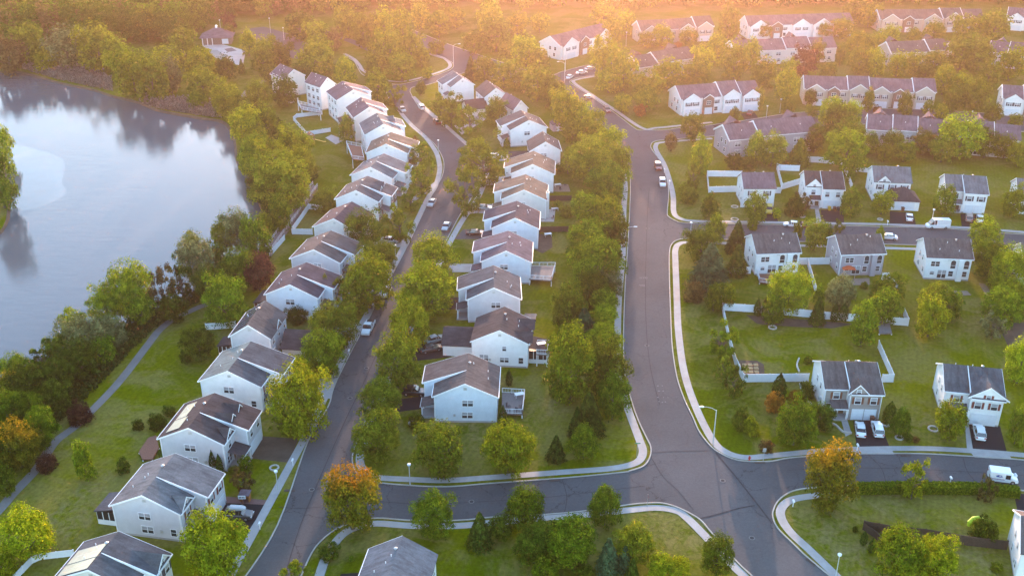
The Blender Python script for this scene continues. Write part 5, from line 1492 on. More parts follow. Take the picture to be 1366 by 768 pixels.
def auto_label(cx, cy, w, mat, shape, R):
    ht = 'small ' if R < 2.6 and shape not in 'rv' else 'large ' if R > 5.2 else ''
    base = ht + COLOUR[mat] + " " + HABIT[shape]
    cand = []
    pl = sorted(PLACES, key=lambda p: math.hypot(p[0] - cx, (p[1] - cy) * 1.3))
    for p in pl[:5]:
        dx, dy = cx - p[0], (cy - p[1]) * 1.3
        if abs(dx) > abs(dy) * 2: rel = "left of" if dx < 0 else "right of"
        elif abs(dy) > abs(dx) * 2: rel = "above" if dy < 0 else "below"
        else: rel = ("above left of" if dx < 0 else "above right of") if dy < 0 else ("below left of" if dx < 0 else "below right of")
        cand.append(base + " " + rel + " " + p[2])
    for c in cand:
        if c not in USED and words_n(c) <= 16:
            return c
    for extra in ("narrower ", "fuller ", "smaller ", "farther "):
        for c in cand:
            if extra + c not in USED and words_n(c) <= 15: return extra + c
    return cand[0]
WOODL = {}
def plant_all(lst, group, k=1.0):
    for (cx, cy, w, h, mat, shape) in lst:
        q = k * (0.94 if 400 < cx < 665 and 180 < cy < 620 and shape in 'bs' else 1.0)
        w, h = w * q, h * q
        c, R, az, z = resolve(cx, cy, w, h, shape in 'cv')
        lab = auto_label(cx, cy, w, mat, shape, R)
        USED[lab] = 1
        tree(cx, cy, w, h, mat, shape, lab, group)
plant_all(LOTS, "yard and street trees")
plant_all(TOWN, "trees around the townhouses", 0.9)
plant_all(LAKE, "trees on the lake shore")

# the wood beyond the lake and above the townhouses
def inpoly(x, y, P):
    c = False; n = len(P)
    for i in range(n):
        x1, y1 = P[i]; x2, y2 = P[i - 1]
        if (y1 > y) != (y2 > y) and x < (x2 - x1) * (y - y1) / (y2 - y1) + x1: c = not c
    return c
def fill(poly, step, mats, seed, clear=()):
    r = random.Random(seed)
    W = gpts(poly); P = [(p.x, p.y) for p in W]
    x0, x1 = min(p[0] for p in P), max(p[0] for p in P); y0, y1 = min(p[1] for p in P), max(p[1] for p in P)
    out = []
    y = y0; k = 0
    while y < y1:
        x = x0 + (k % 2) * step / 2
        while x < x1:
            q = (x + r.uniform(-.35, .35) * step, y + r.uniform(-.35, .35) * step)
            if inpoly(*q, P): out.append((q[0], q[1], r.choice(mats), r.uniform(.8, 1.3)))
            x += step
        y += step * .87; k += 1
    return out
woods = fill([(-60, 75), (-60, -50), (440, -50), (452, 22), (400, 22), (350, 28), (318, 22), (285, 30), (268, 44), (250, 56), (195, 62), (150, 58), (60, 66), (-60, 84)], 8.2, ['dark', 'dark', 'brown', 'dark', 'olive', 'dark', 'mid', 'brown'], 3)
woods += fill([(440, 24), (440, -50), (600, -50), (600, 14), (540, 16), (470, 16)], 9.5, ['olive', 'olive', 'yellow', 'dark'], 4)
woods += fill([(600, 12), (600, -50), (860, -50), (860, 18), (760, 16), (700, 16)], 11.5, ['yellow', 'olive', 'olive'], 5)
woods += fill([(860, 12), (860, -55), (1430, -55), (1430, 4), (1320, 8), (1150, 9), (985, 12)], 10.0, ['olive', 'olive', 'dark', 'yellow'], 6)
P_, N_ = {}, {}
for (x, y, mat, sc) in woods:
    k = len(P_.get(mat, []))
    Pp, Nn = crown_points('broad', 620, 7 + k % 5)
    Rr = 5.2 * sc
    a = k * 2.4
    rot = np.array([[math.cos(a), -math.sin(a), 0], [math.sin(a), math.cos(a), 0], [0, 0, 1]])
    Q = (Pp @ rot.T) * np.array([Rr, Rr, Rr * 1.15]) + np.array([x, y, 6.0 * sc + 1.5])
    P_.setdefault(mat, []).append(Q); N_.setdefault(mat, []).append(Nn @ rot.T)
allP = []; allN = []; mi = []; mats = []
for j, mat in enumerate(P_):
    q = np.concatenate(P_[mat]); allP.append(q); allN.append(np.concatenate(N_[mat])); mi.append(np.full(len(q), j)); mats.append(LM[mat])
wm = quads_mesh("woodland", np.concatenate(allP), np.concatenate(allN), 1.15, mats[0])
for m_ in mats[1:]: wm.materials.append(m_)
if len(wm.polygons) == sum(len(x) for x in mi):
    wm.polygons.foreach_set("material_index", np.concatenate(mi).astype(np.int32))
wm.update()
wo = link("woodland", wm); wo["kind"] = "stuff"; wo["label"] = "dense far wood along the top of the view"

# pale reeds on the far bank
def tufts(name, polys, n, size, mat, zr, label):
    r = np.random.RandomState(5); P = []
    tri = []
    for poly in polys:
        W = gpts(poly); Q = [(p.x, p.y) for p in W]
        x0, x1 = min(p[0] for p in Q), max(p[0] for p in Q); y0, y1 = min(p[1] for p in Q), max(p[1] for p in Q)
        c = 0
        while c < n:
            x, y = r.uniform(x0, x1), r.uniform(y0, y1)
            if inpoly(x, y, Q): P.append((x, y, abs(r.normal()) * zr * .5 + .1)); c += 1
    P = np.array(P); Nn = r.normal(size=P.shape) * [1, 1, .4]; Nn /= np.linalg.norm(Nn, axis=1)[:, None]
    o = link(name, quads_mesh(name, P, Nn, size, mat)); o["kind"] = "stuff"; o["label"] = label
    return o
REED = leaf_mat("reeds_pale", (0.10, 0.085, 0.07), (0.19, 0.165, 0.14), (0.30, 0.26, 0.22))
tufts("reeds", [[(18, 80), (60, 88), (110, 92), (150, 108), (150, 122), (120, 116), (75, 106), (30, 93)], [(184, 128), (212, 134), (270, 140), (290, 146), (296, 158), (262, 154), (214, 146), (186, 137)]], 5200, 0.9, REED, 2.2, "pale dry reeds along the far lake bank")
UNDER = leaf_mat("undergrowth_green", (0.022, 0.034, 0.006), (0.045, 0.062, 0.010), (0.075, 0.085, 0.018))
tufts("undergrowth", [[(330, 345), (362, 345), (330, 375), (270, 400), (205, 440), (160, 485), (118, 530), (85, 560), (40, 610), (0, 650), (-30, 640), (-30, 540), (40, 492), (120, 455), (200, 420), (270, 385)],
                      [(320, 150), (345, 140), (360, 150), (400, 190), (425, 235), (395, 275), (362, 310), (352, 290), (338, 235), (322, 200)]], 9000, 0.75, UNDER, 1.6, "low scrub under the lakeside trees")
# ------------------------------------------------------------------ vehicles
RUBBER = plain("tyre_rubber", (0.02, 0.02, 0.02), 0.8)
RIM = plain("wheel_rim", (0.35, 0.35, 0.36), 0.35, metal=0.7)
CARGLASS = plain("car_glass", (0.015, 0.018, 0.022), 0.08, var=0.1, spec=0.9)
LAMPW = plain("headlight_glass", (0.65, 0.66, 0.68), 0.15)
LAMPR = plain("taillight_glass", (0.32, 0.02, 0.015), 0.2)
def carpaint(name, col):
    if name in MATS: return MATS[name]
    m, n, l, b = new_mat(name)
    b.inputs["Base Color"].default_value = (*col, 1)
    b.inputs["Roughness"].default_value = 0.28
    b.inputs["Coat Weight"].default_value = 0.6
    b.inputs["Coat Roughness"].default_value = 0.06
    return m
PAINTS = {'white': carpaint("paint_white", (0.72, 0.73, 0.74)), 'silver': carpaint("paint_silver", (0.36, 0.37, 0.38)), 'black': carpaint("paint_black", (0.015, 0.016, 0.02)),
          'dark': carpaint("paint_dark_grey", (0.05, 0.05, 0.055)), 'red': carpaint("paint_dark_red", (0.16, 0.02, 0.025)), 'tan': carpaint("paint_tan", (0.30, 0.24, 0.20)), 'yellow': carpaint("paint_yellow", (0.55, 0.38, 0.02))}
SPEC = {  # length, width, belt height, roof height, hood/cabin stations (fractions of length from the tail)
 'sedan': (4.75, 1.82, 0.92, 1.44, [(0.0, .70, .80), (0.04, .88, .93), (0.16, 1.0, .96), (0.5, 1.0, .94), (0.74, .97, .92), (0.93, .80, .88), (1.0, .60, .74)], [(0.13, .98, .62), (0.27, 1.40, .60), (0.50, 1.45, .60), (0.60, 1.40, .60), (0.75, .96, .66)]),
 'suv': (4.7, 1.88, 1.05, 1.72, [(0.0, .85, .86), (0.03, 1.05, .95), (0.2, 1.08, .97), (0.5, 1.08, .96), (0.72, 1.06, .95), (0.94, .96, .90), (1.0, .72, .80)], [(0.02, 1.08, .70), (0.09, 1.66, .64), (0.45, 1.72, .64), (0.58, 1.66, .64), (0.73, 1.10, .70)]),
 'pickup': (5.6, 1.98, 1.12, 1.85, [(0.0, 1.05, .92), (0.02, 1.12, .96), (0.2, 1.12, .97), (0.42, 1.12, .97), (0.72, 1.14, .96), (0.95, 1.05, .92), (1.0, .80, .84)], [(0.37, 1.14, .72), (0.41, 1.78, .66), (0.56, 1.86, .66), (0.63, 1.80, .66), (0.74, 1.16, .72)]),
 'van': (5.9, 2.05, 1.25, 2.55, [(0.0, 1.25, .94), (0.02, 1.28, .98), (0.5, 1.28, .98), (0.8, 1.28, .97), (0.86, 1.20, .95), (0.97, 1.02, .90), (1.0, .80, .80)], [(0.0, 1.30, .84), (0.01, 2.50, .78), (0.70, 2.55, .78), (0.74, 2.45, .76), (0.89, 1.20, .80)]),
}
_vc = {}
def loft(m, secs, mi=0):
    """secs: list of rings of equal length"""
    n = len(secs[0]); vs = [p for r in secs for p in r]
    fs = []
    for i in range(len(secs) - 1):
        for k in range(n):
            fs.append((i * n + k, i * n + (k + 1) % n, (i + 1) * n + (k + 1) % n, (i + 1) * n + k))
    fs.append(tuple(range(n))); fs.append(tuple(reversed(range((len(secs) - 1) * n, len(secs) * n))))
    return m.add(vs, fs, mi)
def vehicle_meshes(kind, paint):
    k = (kind, paint)
    if k in _vc: return _vc[k]
    Lg, Wd, belt, roof, body, cab = SPEC[kind]
    b = MB(); secs = []
    for f, z, w in body:
        x = (f - .5) * Lg; hw = Wd / 2 * w; z0 = 0.26 if 0.03 < f < 0.96 else 0.36
        secs.append([(x, -hw * .92, z0), (x, -hw, z0 + .2), (x, -hw, z - .14), (x, -hw * .90, z), (x, hw * .90, z), (x, hw, z - .14), (x, hw, z0 + .2), (x, hw * .92, z0)])
    loft(b, secs)
    c = MB()
    lows = [(-.5 + cab[0][0]) * Lg, (-.5 + cab[-1][0]) * Lg]
    zb = belt - 0.02
    # roof panel: body colour, sits on the glass
    tops = cab[1:-1]
    g = MB()
    base_w = Wd / 2 * .90
    secs = []
    for i, (f, z, w) in enumerate(cab):
        x = (f - .5) * Lg
        if i in (0, len(cab) - 1):
            secs.append([(x, -base_w, zb), (x, -base_w * .98, zb + .02), (x, base_w * .98, zb + .02), (x, base_w, zb)])
        else:
            secs.append([(x, -base_w, zb), (x, -Wd / 2 * (w + .12), z), (x, Wd / 2 * (w + .12), z), (x, base_w, zb)])
    body_cab = MB(); loft(body_cab, secs)
    rf = MB(); secs = []
    for (f, z, w) in tops:
        x = (f - .5) * Lg; hw = Wd / 2 * (w + .13)
        secs.append([(x, -hw, z - .05), (x, -hw * .97, z + .015), (x, 0, z + .045), (x, hw * .97, z + .015), (x, hw, z - .05)])
    loft(rf, secs)
    # pillars in body colour
    for i, (f, z, w) in enumerate(tops):
        if kind == 'sedan' and i == 1 or kind != 'sedan' or i == len(tops) - 1:
            x = (f - .5) * Lg
            for s in (-1, 1):
                p0 = (x - (0.10 if i else -.0), s * (base_w + .012), zb); p1 = (x, s * (Wd / 2 * (w + .13) + .012), z)
                rf.tube([p0, p1], [.055, .045], 5)
    if kind == 'van':   # panelled sides behind the cab
        x0, x1 = -Lg / 2 + .03, Lg * (.70 - .5) - .5
        for s in (-1, 1):
            rf.add([(x0, s * (base_w + .03), zb), (x1, s * (base_w + .03), zb), (x1, s * (Wd / 2 * .92), roof - .08), (x0, s * (Wd / 2 * .92), roof - .1)], [(0, 1, 2, 3)])
        rf.add([(x0 - .04, -base_w, zb), (x0 - .04, base_w, zb), (x0 - .02, base_w, roof - .1), (x0 - .02, -base_w, roof - .1)], [(0, 1, 2, 3)])
    if kind == 'pickup':  # open bed
        rf.box(-Lg / 2 + .12, Lg * (.36 - .5), -Wd / 2 * .80, Wd / 2 * .80, 1.125, 1.13, 1)
        for s in (-1, 1): rf.box(-Lg / 2 + .05, Lg * (.36 - .5), s * Wd / 2 * .9 - .06, s * Wd / 2 * .9 + .06, 1.10, 1.20, 0)
    P = PAINTS[paint]
    wheel = MB()
    r = .34 if kind in ('sedan',) else .38
    seg = 14
    ring = lambda y, rad: [(math.cos(2 * math.pi * i / seg) * rad, y, math.sin(2 * math.pi * i / seg) * rad) for i in range(seg)]
    loft(wheel, [ring(-.11, r * .93), ring(-.09, r), ring(.09, r), ring(.11, r * .93)])
    rim = MB(); loft(rim, [ring(-.118, r * .55), ring(.118, r * .55)])
    hl = MB(); hl.box(-.10, .04, -.2, .2, -.09, .09); tl = MB(); tl.box(-.04, .05, -.16, .16, -.12, .12)
    _vc[k] = dict(body=b.mesh("body", P), cab=body_cab.mesh("windows", CARGLASS), roof=rf.mesh("roof", [P, RUBBER]), tyre=wheel.mesh("tyre", RUBBER), rim=rim.mesh("rim", RIM), hl=hl.mesh("headlight", LAMPW), tl=tl.mesh("taillight", LAMPR), L=Lg, W=Wd, r=r, z=belt)
    return _vc[k]
def vehicle(kind, paint, p, toward, label, z=0.08, group="parked cars", name=None):
    """toward: survey point the nose points at"""
    a = G(*p); b = G(*toward); ang = math.atan2(b.y - a.y, b.x - a.x)
    M = vehicle_meshes(kind, paint)
    nm = name or {'sedan': 'parked_car', 'suv': 'parked_car', 'pickup': 'pickup_truck', 'van': 'delivery_van'}[kind]
    t = thing(nm, label, {'sedan': 'car', 'suv': 'car', 'pickup': 'pickup truck', 'van': 'van'}[kind], (a.x, a.y, z), ang, group)
    link("body", M['body'], t); link("cabin_glass", M['cab'], t); link("roof", M['roof'], t)
    for sx in (-.31, .30):
        for sy in (-1, 1):
            w = link("wheel", M['tyre'], t, (sx * M['L'], sy * (M['W'] / 2 - .12), M['r']))
            link("rim", M['rim'], w)
    for sy in (-1, 1):
        link("headlight", M['hl'], t, (M['L'] / 2 - .06, sy * M['W'] * .31, M['z'] * .66))
        link("taillight", M['tl'], t, (-M['L'] / 2 + .03, sy * M['W'] * .36, M['z'] * .78))
    return t
V = vehicle
V('suv', 'white', (515.5, 393), (508, 410), "white SUV parked on the left street above the pickup truck")
V('pickup', 'white', (491.5, 441), (483, 458), "white pickup truck parked on the left street between two tree rows")
V('sedan', 'silver', (576, 273.5), (569, 285), "silver car parked at the left kerb on the curve of the left street")
V('sedan', 'silver', (595.5, 305), (589, 316), "silver car parked at the right kerb below the curve of the left street")
V('sedan', 'silver', (645, 280), (660, 280), "silver sedan on the concrete drive left of the cream brown-roofed house")
V('sedan', 'silver', (652, 243), (668, 243), "silver car under the tree edge, left of the light tan roofed house")
V('sedan', 'black', (634.5, 313.5), (650, 313.5), "black sedan on the drive left of the stone-patio house")
V('sedan', 'silver', (520, 323.5), (536, 325), "silver car in the driveway right of the half-hidden plum-roofed house")
V('sedan', 'silver', (509, 356), (525, 357), "silver car mostly under trees beside the left street sidewalk")
V('sedan', 'white', (659, 211.5), (675, 212), "white car barely showing behind olive trees near the low garage wing")
V('sedan', 'silver', (537, 148.5), (545, 158), "silver car at the left kerb near the top of the left street")
V('suv', 'white', (562, 145.5), (554, 136), "white-roofed SUV parked opposite the silver car near the top")
V('suv', 'red', (583, 165), (575, 155), "dark red car parked at the right kerb near the top of the left street")
V('suv', 'black', (553, 526), (570, 527), "black SUV on the drive of the corner-porch house")
V('sedan', 'silver', (580, 456), (593, 452), "grey car in the drive left of the dark-roofed garage wing, upper of two")
V('sedan', 'dark', (575, 468), (589, 465), "dark car in the drive left of the dark-roofed garage wing, lower of two")
V('suv', 'red', (877.6, 225.5), (881, 234), "dark red SUV with white roof parked on the main road")
V('suv', 'white', (883.5, 247), (885, 256), "white SUV parked on the main road behind the dark red one")
V('sedan', 'white', (1146.8, 576), (1144.5, 560), "white sedan on the brick-fronted house's drive, left of two")
V('suv', 'white', (1169.5, 576), (1165, 560), "white crossover on the brick-fronted house's drive, right of two")
V('suv', 'white', (1305, 580), (1301, 565), "white crossover alone on the drive of the red-shuttered house")
V('van', 'white', (1250, 304.5), (1235, 304.5), "long white panel van parked on the upper side street")
V('suv', 'tan', (1292, 293.5), (1292, 283), "tan SUV on the twin-garage drive, left of two")
V('sedan', 'white', (1306.5, 294.5), (1306, 284), "white sedan on the twin-garage drive, right of two")
V('sedan', 'white', (1212.5, 292.5), (1211.5, 282), "white sedan on the drive of the hipped-garage house")
V('suv', 'yellow', (1025.5, 283), (1025.5, 294), "yellow car half behind a round tree in the short left drive")
V('sedan', 'white', (1057, 302.5), (1044, 301.5), "white car parked on the upper side street in front of the dark one")
V('sedan', 'red', (1071, 303.5), (1058, 302.5), "dark red car parked on the upper side street behind the white one")
V('sedan', 'white', (1184, 319), (1172, 318), "white car peeking out behind the lilac-grey house")
V('suv', 'red', (809.6, 149.5), (818, 158), "dark red SUV parked on the upper main road at the left kerb")
V('sedan', 'dark', (784, 132.5), (776, 125), "dark car at the kerb of the upper main road before the bay")
V('sedan', 'white', (776, 99), (789, 97), "white car in the parking bay, middle of the three")
V('sedan', 'silver', (787, 94), (800, 92), "silver car in the parking bay, farthest of the three")
V('sedan', 'white', (760, 105), (766, 101), "white car in the parking bay, nearest of the three")
V('sedan', 'red', (1000, 153), (1003, 147), "dark red car on the lane in front of the brick-bay townhouses")
suvbox = V('suv', 'dark', (319, 690), (336, 691), "dark SUV with a long silver roof box on the lower left drive")
m = MB(); loft(m, [[(x, -w, 1.78), (x, -w, 1.78 + h * .7), (x, -w * .6, 1.78 + h), (x, w * .6, 1.78 + h), (x, w, 1.78 + h * .7), (x, w, 1.78)] for x, w, h in [(-1.5, .30, .15), (-1.2, .52, .42), (.6, .52, .42), (1.1, .42, .30), (1.3, .2, .12)]])
m.build("roof_box", PAINTS['silver'], suvbox)

# mail truck: tall box body, short sloping nose, blue emblem, red stripe, open driver's door
a = G(1336.5, 641); b = G(1352, 643)
mt = thing("mail_truck", "white box-bodied mail truck with blue emblem stopped beyond the clipped hedge", "mail truck", (a.x, a.y, .08), math.atan2(b.y - a.y, b.x - a.x), None)
BLUE = plain("emblem_blue", (0.02, 0.06, 0.25), 0.4); REDP = plain("stripe_red", (0.45, 0.04, 0.04), 0.4)
m = MB(); loft(m, [[(x, -w, z0), (x, -w, z1 - .1), (x, -w + .1, z1), (x, w - .1, z1), (x, w, z1 - .1), (x, w, z0)] for x, w, z0, z1 in [(-2.3, .98, .4, 2.12), (-2.25, 1.0, .35, 2.18), (.95, 1.0, .35, 2.20), (1.05, .96, .35, 2.1)]])
m.build("body", PAINTS['white'], mt)
m = MB(); loft(m, [[(x, -w, .35), (x, -w, z1 - .08), (x, -w + .1, z1), (x, w - .1, z1), (x, w, z1 - .08), (x, w, .35)] for x, w, z1 in [(1.06, .95, 1.3), (1.5, .93, 1.22), (2.1, .88, 1.0), (2.3, .8, .75)]])
m.build("hood", PAINTS['white'], mt)
MB().add([(1.08, -.85, 1.32), (1.08, .85, 1.32), (1.07, .82, 2.0), (1.07, -.82, 2.0)], [(0, 1, 2, 3)]).build("windscreen", CARGLASS, mt)
MB().box(.15, .92, -1.012, -1.0, 1.05, 1.85).build("side_window", CARGLASS, mt)
m = MB()
m.add([(-1.45, -1.012, 1.50), (-1.0, -1.012, 1.72), (-.35, -1.012, 1.66), (-.55, -1.012, 1.50), (-.2, -1.012, 1.36), (-.75, -1.012, 1.26), (-1.2, -1.012, 1.30)], [(0, 1, 2, 3, 4, 5, 6)])
m.add([(-.95, -1.016, 1.58), (-.5, -1.016, 1.60), (-.75, -1.016, 1.40)], [(0, 1, 2)], 1)
m.build("eagle_emblem", [BLUE, PAINTS['white']], mt)
m = MB(); m.box(-2.25, .1, -1.010, -1.0, .86, .91, 0); m.box(-2.25, .1, -1.010, -1.0, .80, .845, 1); m.build("side_stripe", [REDP, BLUE], mt)
MB().box(-2.33, -2.30, -.9, -.6, 1.2, 1.5).build("taillight", LAMPR, mt); MB().box(-2.33, -2.30, .6, .9, 1.2, 1.5).build("taillight", LAMPR, mt)
MB().box(.95, 1.05, -1.25, -1.02, .9, 1.5).build("mirror", PAINTS['white'], mt)
M = vehicle_meshes('suv', 'white')
for sx in (-1.45, 1.45):
    for sy in (-.86, .86):
        w = link("wheel", M['tyre'], mt, (sx, sy, .36)); link("rim", M['rim'], w)

# ------------------------------------------------------------------ fences
VINYL = plain("vinyl_white", (0.68, 0.70, 0.74), 0.4, var=0.05)
def fence(pts, label, h=1.75, style='solid', mat=None, world_pts=None, group="white garden fences", z0=0.0):
    mat = mat or VINYL
    W = [Vector((p.x, p.y, 0)) for p in (world_pts or gpts(pts))]
    t = thing("fence" if style != 'wood' else "wood_fence", label, "fence", W[0], 0, group)
    o = W[0]; post = _vc.setdefault(('post', h, mat.name), None)
    if post is None:
        pm = MB(); pm.box(-.07, .07, -.07, .07, 0, h + .08); pm.add([(-.1, -.1, h + .08), (.1, -.1, h + .08), (.1, .1, h + .08), (-.1, .1, h + .08), (0, 0, h + .2)], [(0, 1, 4), (1, 2, 4), (2, 3, 4), (3, 0, 4)])
        post = _vc[('post', h, mat.name)] = pm.mesh("post", mat)
    P = MB(); first = True
    for a, b in zip(W[:-1], W[1:]):
        d = b - a; L = d.length; n = max(1, round(L / 2.4)); u = d / L; nn = Vector((-u.y, u.x, 0))
        for i in range(n + 1):
            if i == 0 and not first: continue
            q = a + d * i / n - o
            link("post", post, t, q, math.atan2(u.y, u.x))
        first = False
        def slab(z_0, z_1, th=.03, s0=0.0, s1=L):
            p0, p1 = a - o + u * s0, a - o + u * s1
            P.add([tuple(p0 - nn * th) [:2] + (z_0,), tuple(p1 - nn * th)[:2] + (z_0,), tuple(p1 + nn * th)[:2] + (z_0,), tuple(p0 + nn * th)[:2] + (z_0,),
                   tuple(p0 - nn * th)[:2] + (z_1,), tuple(p1 - nn * th)[:2] + (z_1,), tuple(p1 + nn * th)[:2] + (z_1,), tuple(p0 + nn * th)[:2] + (z_1,)],
                  [(0, 3, 2, 1), (4, 5, 6, 7), (0, 1, 5, 4), (1, 2, 6, 5), (2, 3, 7, 6), (3, 0, 4, 7)])
        if style in ('solid', 'wood'):
            slab(.08, h - .05, .02); slab(h - .05, h + .05, .045); slab(.02, .14, .04)
        elif style == 'picket':
            slab(h - .12, h - .02, .03); slab(.18, .28, .03); slab(.0, .06, .02)
            k = int(L / .32)
            for i in range(k): slab(.1, h - .1, .015, (i + .2) * L / k, (i + .75) * L / k)
        elif style == 'rail':
            for z in (.3, .7, h - .1): slab(z - .07, z + .07, .025)
    P.build("panel", mat, t)
    return t
fence([(943, 235.5), (989, 236)], "white fence behind the yellow-car house's left yard")
fence([(943, 235.5), (945, 257), (985, 256)], "white fence round the open side of the yellow-car house's left yard")
fence([(1036, 226), (1041, 227.5), (1066, 228.5)], "white fence behind the right yard between two side-street houses")
fence([(1036, 226), (1043, 253), (1066, 246)], "white fence closing the right yard between two side-street houses")
fence([(1034, 258), (1041, 258), (1043, 252)], "short white fence stub at the yellow-car house's right corner")
fence([(1120, 216), (1128, 232), (1136, 253)], "white fence slanting down right of the red-brown roofed house")
fence([(1066, 216), (1090, 217), (1112, 219)], "white fence showing above the red-brown roof")
fence([(1142, 229), (1165, 231)], "low grey fence between the two upper side-street houses", h=1.3, mat=TRIM)
fence([(973, 365.5), (1001, 365)], "white fence joining the red-decked house on its left")
fence([(1066, 353), (1110, 352.5)], "white fence between the two houses seen from the back")
fence([(1077, 354), (1088.5, 394)], "white fence dividing the two back yards lengthwise")
fence([(958, 381), (961, 400), (966, 428), (972, 455), (980, 485), (991, 509)], "long white fence half overgrown along the corner lot")
fence([(966, 414), (1006, 416.5), (1057, 421), (1099, 425.5), (1137, 428.5), (1172, 431.5), (1211, 434.5)], "long white back fence behind the row of columnar evergreens")
fence([(1211, 434.5), (1205, 421)], "short white fence return at the right end of the back fence")
fence([(1176, 373), (1184, 373), (1199, 394)], "white fence bent round the lilac-grey house's right yard")
fence([(991, 509.5), (1078, 508.5)], "white fence left of the brick-fronted house below the garden beds")
fence([(1171, 464), (1191, 509.5), (1176, 509.5)], "white fence hooked round the brick-fronted house's right rear corner")
fence([(391.5, 161), (409, 181), (441, 176)], "white fence round two sides of the tall mauve house's lawn", h=1.3)
fence([(391.5, 161), (396, 157), (430, 153)], "white fence on the upper side of the tall mauve house's lawn", h=1.3)
fence([(376, 139.5), (398, 136)], "short white fence below the small distant mauve house", h=1.4)
fence([(389.5, 311), (401, 295), (412, 279), (430, 281)], "white fence inside the retaining wall beside the strip of lawn", h=1.5)
fence([(390, 312.5), (417, 313)], "short white fence at the lower end of the lawn strip", h=1.5)
fence([(380, 320), (360, 343)], "white fence running down beside the end of the retaining wall", h=1.4)
fence([(20, 775), (43, 751), (54, 746), (99, 741)], "white fence curving past the lime tree in the bottom corner", h=1.15, style='solid')
fence([(275, 440), (315, 437)], "short white fence behind the strip-solar house", h=1.5, style='solid')
fence([(953, 188), (970, 201), (990, 199)], "white patio fence round the corner of the lilac-grey townhouses", h=1.6)
# dark wood fence on the lower right lot
WD = plain("weathered_brown_wood", (0.060, 0.040, 0.028), 0.95, var=0.3, scale=3)
fence([(1151, 706), (1190, 713), (1233, 717), (1290, 727), (1342, 733)], "long dark brown wood fence across the lower right lot", h=1.7, style='wood', mat=WD, group="dark wood fences")
fence([(1151, 706), (1168, 718), (1178, 730)], "short dark brown fence branching towards two small conical evergreens", h=1.3, style='wood', mat=WD, group="dark wood fences")
fence([(724, 268), (762, 268)], "low dark fence above the stone patio", h=1.5, style='wood', mat=WD, group="dark wood fences")
fence([(718, 310), (758, 309)], "low dark fence below the stone patio", h=1.5, style='wood', mat=WD, group="dark wood fences")

# retaining wall with railings beside the lake
outer = gpts([(418, 251), (398, 278), (376, 308), (353, 342)]); inner = gpts([(424, 254), (405, 281), (383, 311), (361, 343)])
rw = thing("retaining_wall", "long retaining wall with a railing beside the wooded lake shore", "retaining wall", outer[0])
m = MB(); o0 = outer[0]
WALLM = plain("timber_wall_pinkish", (0.23, 0.17, 0.155), 0.9, var=0.2, scale=1.5)
for i in range(3):
    a, b, c, d = outer[i] - o0, outer[i + 1] - o0, inner[i + 1] - o0, inner[i] - o0
    m.slab([(a.x, a.y, 1.1), (b.x, b.y, 1.1), (c.x, c.y, 1.1), (d.x, d.y, 1.1)], 1.1)
m.build("wall", WALLM, rw)
for pts, zz in ((outer, 1.1), (inner, 1.1)):
    m = MB()
    for i in range(3):
        a, b = pts[i] - o0, pts[i + 1] - o0
        for z in (.95, .5):
            m.tube([(a.x, a.y, zz + z), (b.x, b.y, zz + z)], [.07, .07], 6)
        n = int((b - a).length / 2.2)
        for k in range(n):
            p = a + (b - a) * k / n
            m.tube([(p.x, p.y, zz), (p.x, p.y, zz + 1.05)], [.07, .07], 6)
    m.build("railing", plain("rail_pink_white", (0.50, 0.42, 0.42), 0.6), rw)

# ------------------------------------------------------------------ decks and patios
def deck(corners, z, label, rail=True, wood=None, open_side=None, px_z=None):
    W = [G(x, y, z) for x, y in corners]
    c = sum(W, Vector()) / len(W)
    t = thing("deck", label, "deck", (c.x, c.y, 0), 0, "decks behind the houses")
    L = [(p - c) for p in W]
    m = MB(); m.slab([(p.x, p.y, z) for p in L], .25); m.build("platform", wood or WOODD, t)
    for p in L:
        q = p * .96
        MB().box(q.x - .1, q.x + .1, q.y - .1, q.y + .1, 0, z - .25).build("support_post", TRIM, t)
    if rail:
        n = len(L)
        for i in range(n):
            if open_side is not None and i == open_side: continue
            a, b = L[i] * .99, L[(i + 1) % n] * .99
            m = MB(); d = b - a; u = d.normalized()
            m.tube([(a.x, a.y, z + 1.0), (b.x, b.y, z + 1.0)], [.06, .06], 6); m.tube([(a.x, a.y, z + .15), (b.x, b.y, z + .15)], [.05, .05], 6)
            k = max(2, int(d.length / .3))
            for j in range(k + 1):
                p = a + d * j / k
                r = .07 if j % 6 == 0 or j == k else .022
                m.box(p.x - r, p.x + r, p.y - r, p.y + r, z, z + 1.02)
            m.build("railing", VINYL, t)
    return t
deck([(670, 523), (700, 525), (697, 552), (669, 551)], 1.0, "railed deck with patio furniture behind the corner-porch house", open_side=3)
deck([(717, 459), (732, 459), (730, 473), (716, 472)], 2.8, "small white-railed deck above the twin-gabled house's screened porch", open_side=3)
deck([(709, 355), (741, 355), (736, 374), (705.5, 372)], 1.6, "big white-railed deck behind the pale blue house", open_side=3)
deck([(700, 418), (716, 418), (714, 427), (698, 426)], .35, "low wooden deck behind the streak-roofed house", rail=False)
deck([(462, 192), (482, 196), (486, 214), (470, 212)], 3.0, "pink railed rear deck of the warm brown roofed house", wood=WOODR)
deck([(397, 138), (425, 145), (428, 151), (402, 146)], 2.6, "white-railed deck behind the three-storey house")
deck([(198, 583), (208, 580), (212, 596), (203, 612), (190, 612), (185, 602)], .5, "red-brown deck at the rear of the dormered house", wood=WOODR, rail=False)
deck([(1010, 365), (1034, 366), (1034, 379), (1013, 376)], .6, "red-brown deck behind the white house with arched windows", wood=WOODR, open_side=0)
deck([(1171, 428), (1186, 428), (1190, 444), (1173, 444)], .5, "grey wooden platform at the right end of the back fence", rail=False)
